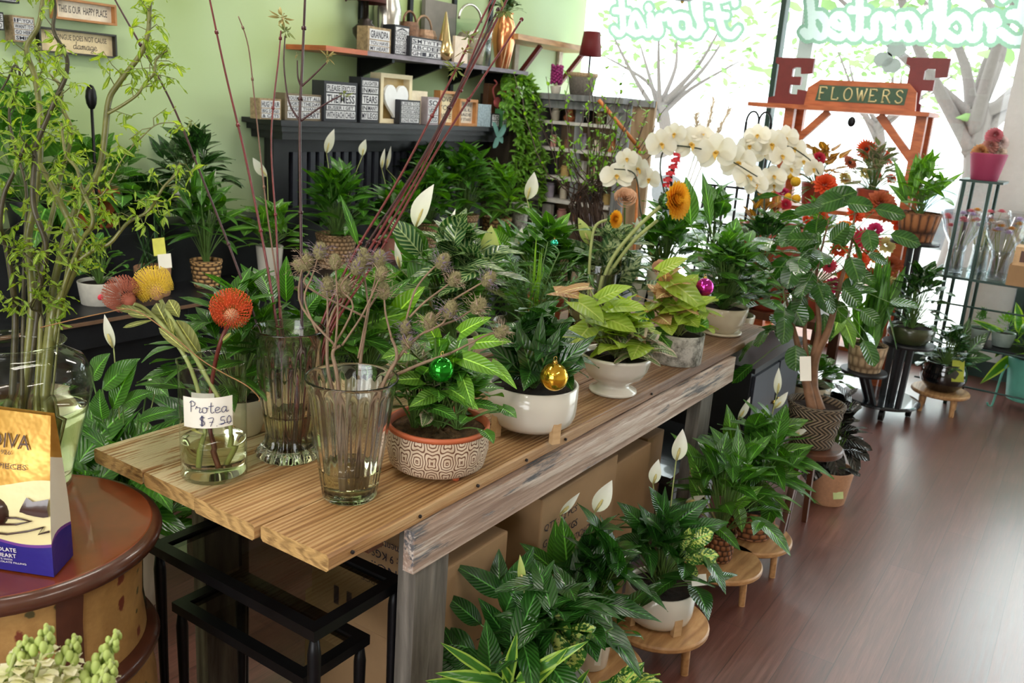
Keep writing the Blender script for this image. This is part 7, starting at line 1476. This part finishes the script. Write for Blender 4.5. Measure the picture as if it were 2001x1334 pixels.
b = MB(); b.box((hx+.02, (hyl+hyr)/2-.02, htop*.78), (.03, .05, htop*.42)); b.build('mullion', gw, hut, smooth=False)
dr = thing('brown_door_panel', 'tall brown panelled board standing right of the hutch', 'board', V((hx+.1, (hyr+hyr2)/2-.02, 0))); ht2 = pl(1230, 195, 'x', hx+.1).z
b = MB(); b.box((hx+.1, (hyr+hyr2)/2-.025, ht2/2), (.03, hyr-hyr2-.04, ht2)); b.build('board', bw, dr, smooth=False); b = MB(); b.box((hx+.08, (hyr+hyr2)/2-.025, ht2-.02), (.03, hyr-hyr2-.04, .04)); b.build('cap_rail', gw, dr, smooth=False)
rn = random.Random(44); gd = [('white gift box', (226, 222, 216)), ('pink candle tin', (206, 150, 140)), ('brown jar', (130, 92, 70)), ('lilac candle', (196, 186, 206)), ('cream mug', (224, 212, 190)), ('orange ceramic bird', (200, 120, 80)), ('black frame', (40, 40, 44)), ('gold tin', (190, 160, 100))]
sn = ['lowest hutch shelf', 'second hutch shelf', 'middle hutch shelf', 'fourth hutch shelf', 'top hutch shelf']; pos = ['left end', 'left of centre', 'centre', 'right of centre', 'right end']
for i, z in enumerate(sorted(shz)):
    for k in range(5):
        nm, col = gd[(i*3+k) % len(gd)]; y = hyl-.10-k*(hyl-hyr-.2)/4; w_ = rn.uniform(.035, .06); h_ = rn.uniform(.07, .12); t = MB(); B = V((hx+.12, y, z+.0115))
        if nm.split()[-1] in ('box', 'frame'): t.box(B+Z3*h_/2, (w_, w_*1.6, h_))
        elif nm.endswith('bird'): t.lathe([(0, 0), (w_*.6, 0), (w_*.8, h_*.3), (w_*.4, h_*.6), (w_*.45, h_*.8), (0, h_)], B, 16); t.tube([B+V((-w_*.3, 0, h_*.8)), B+V((-w_*.9, 0, h_*.75))], [w_*.15, .001], 6)
        else: t.lathe([(0, 0), (w_*.5, 0), (w_*.55, h_*.1), (w_*.6, h_*.8), (w_*.45, h_*.88), (w_*.5, h_), (0, h_)], B, 18)
        key = 'goods_'+nm.replace(' ', '_'); M.setdefault(key, plain(key, col, .4)); o = t.build(nm.replace(' ', '_'), M[key], None, loc=B, smooth='auto'); tag(o, '%s, %s of the %s' % (nm, pos[k], sn[i]), nm.split()[-1], 'knick-knacks in the hutch')
# on the hutch: red lamp, basket, purple flowers
B = V((hx+.30, pl(1147, 180, 'x', hx+.30).y, htop+.0405)); s = dof(B)/F0; t = thing('table_lamp', 'small table lamp with a dark red shade on the hutch, against the window', 'lamp', B); zt1, zb1 = topz(B, 62), topz(B, 110)
b = MB(); b.lathe([(0, 0), (.05, 0), (.05, .01), (.008, .02), (.007, zb1-B.z+.02), (0, zb1-B.z+.02)], B, 20); b.build('lamp_base', M['black_iron'], t); b = MB(); b.lathe([(22*s, zb1-B.z), (16*s, zt1-B.z)], B, 32); o = b.build('lamp_shade', petal('dark_red_shade', (126, 36, 40), None, .25), t); md = o.modifiers.new('s', 'SOLIDIFY'); md.thickness = .002
B = V((hx+.12, hy(1112), htop+.0405)); s = dof(B)/F0; t = thing('wicker_bucket', 'grey wicker bucket with a tan rim on top of the hutch', 'basket', B); b = MB(); b.lathe([(0, 0), (22*s, 0), (28*s, 36*s)], B, 30); b.build('body', plain('grey_wicker', (120, 112, 104), .8, var=.3, nscale=70), t); b = MB(); b.lathe([(28*s, 34*s), (30*s, 36*s), (30*s, 42*s), (26*s, 42*s), (26*s, 34*s)], B, 30); b.build('rim', M['basket_pale'], t)
B = V((hx+.05, hy(1072), htop+.0405)); t = thing('potted_hyacinth', 'magenta flower spike in a small white pot on top of the hutch', 'potted flower', B); pot(t, B, .03, .04, .05, M['white_glaze'], 'plain'); mb = MB(); rn = random.Random(3)
for i in range(70): a = i*2.4; z = .07+.12*i/70; mb.sphere(B+V((math.cos(a)*.035, math.sin(a)*.035, z)), .011, 6)
mb.build('flower_spike', plain('magenta_florets', (150, 40, 110), .6), t)
# dark cupboard with trailing vine
vx0, vx1 = fy(992, 300, 3.35).x, fy(1045, 300, 3.35).x; cup = thing('dark_cupboard', 'tall dark brown cupboard overgrown by a vine, right of the mantel', 'cupboard', V(((vx0+vx1)/2, 3.5, 0))); ctop = uz-.16
b = MB(); b.box(((vx0+vx1)/2+.02, 3.50, ctop/2), (vx1-vx0-.04, .26, ctop)); b.build('body', plain('dark_brown_cupboard', (52, 44, 32), .7), cup, smooth=False); b = MB(); b.box(((vx0+vx1)/2+.02, 3.362, ctop*.5), (vx1-vx0-.14, .02, ctop*.9)); b.build('door_panel', plain('dark_cupboard_door', (44, 36, 28), .6), cup, smooth=False)
B = V(((vx0+vx1)/2, 3.5, ctop+.001)); t = tplant('trailing variegated vine in a pot on the dark cupboard', B, 0, name='potted_vine'); C, _ = pot(t, B, .05, .07, .09, M['terracotta'], 'rim'); mb = MB(); rn = random.Random(8)
for i in range(9):
    a = 3.4+i*.28; P = catmull([C, C+V((math.cos(a)*.12, math.sin(a)*.12-.02, .03)), V((C.x+math.cos(a)*.22+rn.uniform(-.05, .05), 3.33, C.z-.2)), V((C.x+rn.uniform(-.2, .25), 3.31, C.z-.5)), V((C.x+rn.uniform(-.2, .25), 3.31, C.z-rn.uniform(.5, .95)))], 8); mb.tube(P, .002, 4, 1, False)
    for p in P[6:]:
        for _ in range(3): d = V((rn.uniform(-1, 1), rn.uniform(-1, .2), rn.uniform(-1, .4))).normalized(); mb.leaf(p, p+d*.06, .035, V((0, -.5, 1)), .1, .1, 'heart', 4)
mb.build('vine', [M['bright'], M['stem']], t)
B = pl(1335, -12, 'x', 5.4); t = thing('hanging_basket', 'dark round hanging basket seen only by its underside at the top edge', 'hanging basket', B); b = MB(); b.lathe([(0, -.045), (.05, -.04), (.10, -.015), (.12, .03), (.125, .05), (.115, .05), (0, .02)], B, 36); b.build('bowl', M['black_iron'], t); b = MB(); b.sphere(V((B.x, B.y, B.z-.047)), .012, 10); b.build('drain_knob', M['brass'], t)
for a in (0, 2.1, 4.2): b = MB(); b.tube([B+V((math.cos(a)*.12, math.sin(a)*.12, .05)), V((B.x, B.y, 2.9))], .0025, 5); b.build('chain', M['black_iron'], t)
# twiggy tree in front of the hutch
B = atx(1150, 2.15, .0); B.z = 0; t = tplant('twiggy corkscrew shrub with sparse green leaves in front of the hutch', B, 0, name='potted_corkscrew_shrub', cat='potted shrub'); C, _ = pot(t, B, .12, .16, .75, M['black_wood'], 'plain'); mb = MB(); lf = MB(); rn = random.Random(21); D = dof(V((B.x, B.y, 1.2)))
for i in range(44):
    ex, ey = rn.gauss(1165, 75), rn.uniform(130, 350); P = catmull([C+V((rn.uniform(-.05, .05), rn.uniform(-.05, .05), 0)), dep(1145+rn.uniform(-35, 35), 400, D), dep(1150+(ex-1150)*.45+rn.uniform(-25, 25), 330+rn.uniform(-30, 20) if ey < 300 else 370, D+rn.uniform(-.1, .1)), dep(ex, ey, D+rn.uniform(-.15, .15))], 6)
    for j in range(1, len(P)-1): P[j] = P[j]+V((rn.uniform(-1, 1), rn.uniform(-1, 1), rn.uniform(-1, 1)))*.011
    mb.tube(P, lin(.005, .0016, len(P)), 5, 0, False)
    for p in P[11:]:
        for _ in range(rn.randrange(1, 4)): d = V((rn.uniform(-1, 1), rn.uniform(-1, 1), rn.uniform(-.6, 1))).normalized(); lf.leaf(p, p+d*.035, .016, V((0, 0, 1)), .2, .1, 'lance', 4)
mb.build('branches', plain('dark_twig_bark', (66, 46, 36), .7, var=.3), t); lf.build('leaves', M['bright'], t)
t = thing('spray_stake', 'rust-orange bamboo stake leaning across the corkscrew shrub', 'stake', C); a, e = dep(1170, 195, D+.1), dep(1250, 290, D+.1); b = MB(); b.tube([a, e], .011, 8); b.tube([e, V((e.x-.05, e.y-.1, .02))], .008, 8); b.build('cane', plain('rust_bamboo', (190, 112, 54), .5, var=.3), t)
# ================================================================ tiered black bench on the left wall
be = thing('tiered_bench', 'black two-tier plant bench along the green wall', 'bench', V((2.9, 3.3, 0)))
bx0, bx1 = 1.3, 4.6; z1_, z2_ = .64, .90; yf = 3.02; 
b = MB(); b.box(((bx0+bx1)/2, (yf+3.34)/2, z1_-.015), (bx1-bx0, 3.34-yf, .03)); b.build('lower_top', M['black_wood'], be, smooth=False)
b = MB(); b.box(((bx0+bx1)/2, yf+.02, z1_-.08), (bx1-bx0, .02, .10)); b.build('apron', M['black_wood'], be, smooth=False)
b = MB(); b.box(((bx0+bx1)/2, yf-.004, z1_-.028), (bx1-bx0, .012, .012)); b.build('edge_bead', plain('worn_edge', (110, 84, 64), .5), be, smooth=False)
xq = min(3.0, mx0+.1)
b = MB(); b.box(((bx0+bx1)/2, 3.42, z2_-.015), (bx1-bx0, .18, .03)); b.build('upper_top', M['black_wood'], be, smooth=False)
b = MB(); b.box(((bx0+bx1)/2, 3.335, (z1_+z2_)/2-.015), (bx1-bx0, .014, z2_-z1_-.03)); b.build('riser', M['black_wood'], be, smooth=False)
b = MB(); b.box(((bx0+bx1)/2, 3.09, .30), (bx1-bx0, .02, .55)); b.build('under_bench_shade', M['black_wood'], be, smooth=False)  # black sheet added to stand in for the shade below the bench
for x in (bx0+.05, 2.2, 3.2, bx1-.05):
    b = MB(); b.box((x, 3.05, (z1_-.03)/2), (.06, .05, z1_-.03)); b.build('leg', M['black_wood'], be, smooth=False)
def bench_at(px, tier):
    y = 3.17 if tier == 1 else 3.42; z = z1_ if tier == 1 else z2_; q = atx(px, y, z+.0006); return q
def benchplant(lab, px, tier, wpx, hpx, mat, style, name='potted_plant', w2=None, grp=None, dy=0):
    B = bench_at(px, tier); B.y += dy; B = V((atx(px, B.y, B.z).x, B.y, B.z)); s = dof(B)/F0; t = tplant(lab, B, 0, name=name, grp=grp); C, r = pot(t, B, (w2 or wpx*.85)*s/2, wpx*s/2, hpx*s, mat, style); return t, B, C, s
def foliate(t, C, R, H, n, L, W, m_, seed, **k): mb = MB(); fill(mb, C, R, H, n, L, W, seed, **k); mb.v = [(x, y if y < 3.6 else 3.6+(y-3.6)*.12, z) for x, y, z in mb.v]; mb.build('foliage', [M[m_], M['stem']], t)
t, B, C, s = benchplant('white ribbed low pot with a red dot sticker, trailing plant, left end of the bench', 197, 1, 80, 44, plain('white_ribbed_pot', (204, 200, 190), .5), 'plain', w2=70)
foliate(t, C, .15, .2, 40, .06, .035, 'mid', 301, shape='oval'); b = MB(); c = V((B.x, B.y, B.z+20*s))+(V((CAM.x, CAM.y, 0))-V((B.x, B.y, 0))).normalized()*39.5*s; b.sphere(c, 6*s, 14, 0, (1, .35, 1)); b.build('dot_sticker', plain('red_sticker', (220, 60, 80), .5), t)
t, B, C, s = benchplant('peach speckled clay pot with a yellow care tag, second on the lower bench tier', 300, 1, 68, 56, M['tan_clay'], 'plain', w2=62); mb = MB(); fill(mb, C, .1, .26, 30, .22, .008, 302, 'strap', .05, .3, 1, petiole=False, emin=40); mb.build('foliage', [M['deep'], M['stem']], t)
tagcard(t, 311, 482, 24, 34, dof(B)-.14, plain('yellow_care_tag', (214, 212, 90), .6), .12); tagcard(t, 322, 510, 26, 28, dof(B)-.15, M['paper'], .1, 'price_tag')
t, B, C, s = benchplant('peace lily in a small striped reed basket, third on the lower bench tier', 404, 1, 58, 54, M['basket_strip'], 'basket', 'potted_peace_lily', 46); foliate(t, C, .24, .42, 50, .2, .04, 'lily', 303, lo=.15); D = dof(B); mb = MB(); pleaves(mb, D, [(395, 400, 385, 290, 20), (370, 430, 345, 385, 20), (420, 440, 490, 405, 20), (440, 450, 500, 445, 12), (380, 440, 350, 405, 22), (400, 430, 375, 350, 16)], root=C); mb.build('front_leaves', [M['lily_light'], M['stem']], t)
for q in ((380, 345, 384, 312, 14), (382, 365, 378, 333, 16), (408, 362, 422, 330, 12), (426, 405, 440, 368, 10)): spathe(t, C, D, q)
t, B, C, s = benchplant('dark clustered plant in a white saucer pot on the upper bench tier', 378, 2, 88, 48, M['white_glaze'], 'bowl', w2=52); foliate(t, C, .26, .34, 70, .16, .05, 'deep', 304, lo=.1); mb = MB(); pleaves(mb, dof(B), [(345, 320, 308, 262, 22), (320, 310, 290, 265, 16), (390, 300, 380, 245, 24)], root=C); mb.build('tall_leaves', [M['lily_dark'], M['stem']], t)
t, B, C, s = benchplant('trailing pothos in a brown terracotta pot on the upper bench tier, behind the willow', 190, 2, 86, 74, M['terracotta'], 'rim', 'potted_pothos', 64); foliate(t, C, .34, .24, 80, .09, .07, 'mid', 305, shape='heart', lo=-.6); 
t, B, C, s = benchplant('dark ivy-like plant in a black pot on the upper bench tier', 288, 2, 60, 34, M['black_wood'], 'plain'); foliate(t, C, .26, .16, 70, .08, .05, 'deep', 306, shape='heart', lo=-.6)
t, B, C, s = benchplant('heart-leaved vine in a dark pot at the left edge of the bench', 60, 2, 80, 60, M['black_wood'], 'plain', 'potted_vine'); foliate(t, C, .38, .5, 60, .12, .10, 'mid', 307, shape='heart', lo=-.5)
t, B, C, s = benchplant('leafy plant in a tall white pot, centre of the lower bench tier', 527, 1, 52, 62, M['white_glaze'], 'plain', w2=42); foliate(t, C, .24, .26, 50, .15, .055, 'lily_light', 308, lo=0); D = dof(B); spathe(t, C, D, (522, 345, 494, 308, 20)); 
t, B, C, s = benchplant('peace lily in a banded tan seagrass basket, lower bench tier', 656, 1, 76, 66, M['basket'], 'basket', 'potted_peace_lily', 64); foliate(t, C, .32, .4, 80, .2, .06, 'lily', 309, lo=.05); D = dof(B)
for q in ((638, 300, 653, 252, 18), (708, 305, 715, 272, 18)): spathe(t, C, D, q)
t, B, C, s = benchplant('leafy plant in a pinkish clay pot, lower bench tier behind the white spathe', 770, 1, 50, 48, plain('pink_clay', (190, 130, 112), .7), 'plain'); foliate(t, C, .28, .34, 60, .18, .06, 'lily', 310, lo=.05); spathe(t, C, dof(B), (746, 330, 752, 290, 9)); 
t, B, C, s = benchplant('peace lily in a narrow woven basket beside the pinkish pot', 832, 1, 44, 60, M['basket'], 'basket', 'potted_peace_lily', 34); foliate(t, C, .3, .4, 70, .19, .06, 'lily', 311, lo=.1); spathe(t, C, dof(B), (755, 330, 764, 285, 8))
t, B, C, s = benchplant('large dense peace lily in a tan woven basket, right part of the bench', 902, 1, 58, 66, M['basket'], 'basket', 'potted_peace_lily', 46); foliate(t, C, .34, .46, 110, .2, .055, 'lily', 312, lo=.05)
t, B, C, s = benchplant('bright peace lily in a coarse reed basket, rightmost on the bench', 968, 1, 56, 50, M['basket_strip'], 'basket', 'potted_peace_lily', 44); foliate(t, C, .3, .4, 90, .2, .05, 'lily_light', 313, lo=.0)
t, B, C, s = benchplant('tall glass cylinder of brown potpourri at the right end of the bench', 1012, 1, 34, 70, M['birch'], 'plain', 'glass_cylinder')
bl = bench_at(715, 2)
t, B, C, s = benchplant('dark broad-leaved plant on the upper tier in front of the slatted panel', 840, 2, 60, 30, M['black_wood'], 'plain'); foliate(t, C, .3, .3, 70, .18, .06, 'deep', 314, lo=.1)
t = thing('bow_ornament', 'dusty teal fabric bow hanging under the mantel at right', 'ornament', fy(972, 268, 3.34)); mb = MB(); c = fy(972, 268, 3.34)
for (dx, dz) in ((-.05, .07), (.06, .06), (-.03, -.05), (.05, -.02)): mb.leaf(c, c+V((dx*1.4, 0, dz*1.4)), .05, V((0, -1, .2)), .1, .2, 'oval', 6)
mb.build('fabric_loops', petal('dusty_teal_fabric', (100, 150, 140), None, .2), t)
t = thing('tall_wire_stake', 'thin black stake with a knob, standing behind the willow', 'stake', V((0, 0, 0))); a = dep(178, 190, dof(fy(178, 190, 3.3))); t.location = V((a.x, a.y, .64)); PLOC[t.name] = V((a.x, a.y, .64)); b = MB(); b.tube([V((a.x, a.y, .64)), a], .006, 6); b.build('rod', M['black_iron'], t); b = MB(); b.sphere(a, .03, 12, 0, (.7, .7, 1.6)); b.build('knob', M['black_iron'], t)
# ---- plants on the floor behind the table
def fp(lab, x, y, pr, ph, m_, R, H, n, L, W, seed, mat='cream_glaze', name='potted_plant', z=0.0, **k):
    B = V((x, y, z+.0006)); t = tplant(lab, B, 0, name=name); C, r = pot(t, B, pr*.8, pr, ph, M[mat], 'plain'); mb = MB(); fill(mb, C, R, H, n, L, W, seed, **k); mb.build('foliage', [M[m_], M['stem']], t); return t, C
q = pl(235, 800, 'y', 2.2)
t, C = fp('peace lily with drooping white spathe on the floor behind the drum table', 1.32, 2.15, .10, .2, 'lily', .42, .42, 60, .26, .085, 401, name='potted_peace_lily', lo=.1)
D = dof(V((1.32, 2.15, .5))); mb = MB(); pleaves(mb, D, [(200, 760, 275, 700, 50), (180, 740, 215, 690, 46), (220, 800, 270, 700, 46), (240, 790, 300, 765, 34), (270, 820, 345, 800, 30), (290, 740, 330, 775, 36), (200, 820, 195, 760, 40)], root=C); mb.build('front_leaves', [M['lily'], M['stem']], t)
for qq in ((222, 680, 204, 614, 18), (305, 755, 290, 735, 10)): spathe(t, C, D, qq)
fp('low leafy plant on the floor behind the table near its left end', 1.75, 2.25, .10, .22, 'lily_dark', .4, .4, 60, .2, .06, 402)
fp('bushy plant on the floor between the table and the bench, behind the fluted vase', 2.25, 2.3, .11, .30, 'lily', .42, .62, 90, .24, .07, 403, name='potted_peace_lily')
fp('full peace lily on the floor behind the middle of the table', 2.75, 2.3, .12, .38, 'mid', .42, .6, 90, .24, .07, 404, name='potted_peace_lily')
fp('dark peace lily on the floor behind the calathea', 3.25, 2.35, .12, .4, 'lily', .42, .6, 90, .24, .07, 405, name='potted_peace_lily')
fp('broad-leaved plant on the floor at the far end behind the table', 3.75, 2.45, .12, .4, 'lily', .4, .6, 80, .22, .07, 406)
cb = thing('low_cabinet', 'low black cabinet standing behind the far end of the plank table', 'cabinet', V((3.72, 1.24, 0))); b = MB(); b.box((3.72, 1.24, .27), (.68, .40, .50)); b.build('cabinet_body', M['black_wood'], cb, smooth=False); b = MB(); b.box((3.72, 1.24, .532), (.72, .44, .022)); b.build('cabinet_top', M['black_wood'], cb, smooth=False); b = MB(); b.box((3.72, 1.24, .01), (.62, .36, .02)); b.build('plinth', M['black_iron'], cb, smooth=False)
for k in (-1, 1): b = MB(); b.box((3.72+k*.165, 1.033, .28), (.31, .014, .44)); o = b.build('door', M['slat'], cb, smooth=False); b = MB(); b.sphere(V((3.72+k*.03, 1.018, .32)), .01, 8); b.build('knob', M['brass'], o)
fp('low dark plant on top of the black cabinet behind the far table end', 3.66, 1.24, .09, .14, 'lily_dark', .3, .28, 60, .16, .06, 407, z=.543)
t, C = fp('small round-leaved plant in a grey basket behind the stool, near the tiered stand', 4.35, 1.05, .12, .25, 'clusia', .25, .22, 40, .1, .07, 408, shape='oval')
# ---- snapdragons in the bottom left corner
bk = V((.36, .95, 0)); t = thing('flower_bucket', 'galvanised bucket holding snapdragons, below the bottom left corner', 'bucket', bk); b = MB(); b.lathe([(0, 0), (.10, 0), (.14, .36), (.136, .36), (.1, .01), (0, .01)], bk, 32); b.build('bucket_body', plain('galvanised_steel', (150, 154, 156), .4, .8), t); b = MB(); b.tube([bk+V((math.cos(a)*.14, .0, .36-.0+math.sin(a)*-.08)) for a in [i*.3927 for i in range(9)]], .003, 6); b.build('bail_handle', M['black_iron'], t)
snap = petal('cream_snapdragon', (255, 250, 222), (238, 238, 180), .3); sbud = petal('green_snapdragon_bud', (196, 210, 124), (168, 190, 90), .3)
for k, (x0, y0, x1, y1, lab) in enumerate(((60, 1350, 95, 1222, 'tall snapdragon spike with a green bud tip, second from the left'), (100, 1360, 150, 1242, 'snapdragon spike leaning right in the middle of the bunch'), (150, 1380, 232, 1232, 'green budded snapdragon spike leaning far right'), (10, 1360, 55, 1245, 'snapdragon spike at the left of the bunch'), (170, 1390, 222, 1292, 'lower right snapdragon spike'), (110, 1400, 150, 1310, 'short snapdragon spike low in the centre'), (20, 1400, 30, 1300, 'short creamy snapdragon spike in the corner'))):
    Ds = .98+.02*(k % 3); a, e = dep(x0, y0, Ds), dep(x1, y1, Ds); t = thing('snapdragon', lab, 'flower', V((bk.x+.02*(k-3), bk.y, .02)), 'cream snapdragons in the bucket'); b = MB(); P = catmull([V((bk.x+.02*(k-3), bk.y, .02)), V((bk.x+.02*(k-3), bk.y+.02, .4)), a, e], 6); b.tube(P, .0025, 6); b.build('stem', M['stem_pale'], t)
    rn = random.Random(k+500); fl_ = MB(); bd = MB(); L = (e-a).length
    for i in range(34):
        u = i/34; p = a.lerp(e, u); ang = i*2.4; o = (RT*math.cos(ang)+TOCAM*math.sin(ang)); r_ = .027*(1-u*.72)
        if u < .6-.3*(k == 2):
            for q in range(3 if i % 2 == 0 else 0): d = (o+(e-a).normalized()*rn.uniform(-.3, .8)+V((rn.uniform(-.5, .5), rn.uniform(-.5, .5), rn.uniform(-.4, .4)))).normalized(); fl_.leaf(p+o*r_*.4, p+o*r_*.4+d*r_*.95, r_*.85, UP, .2, .3, 'oval', 4, 0, rn, .1)
        else: c = p+o*r_*.6; bd.sphere(c, r_*.36, 8, 0, (1, 1, 1.6))
    if fl_.f: fl_.build('blossoms', snap, t)
    bd.build('buds', sbud, t)
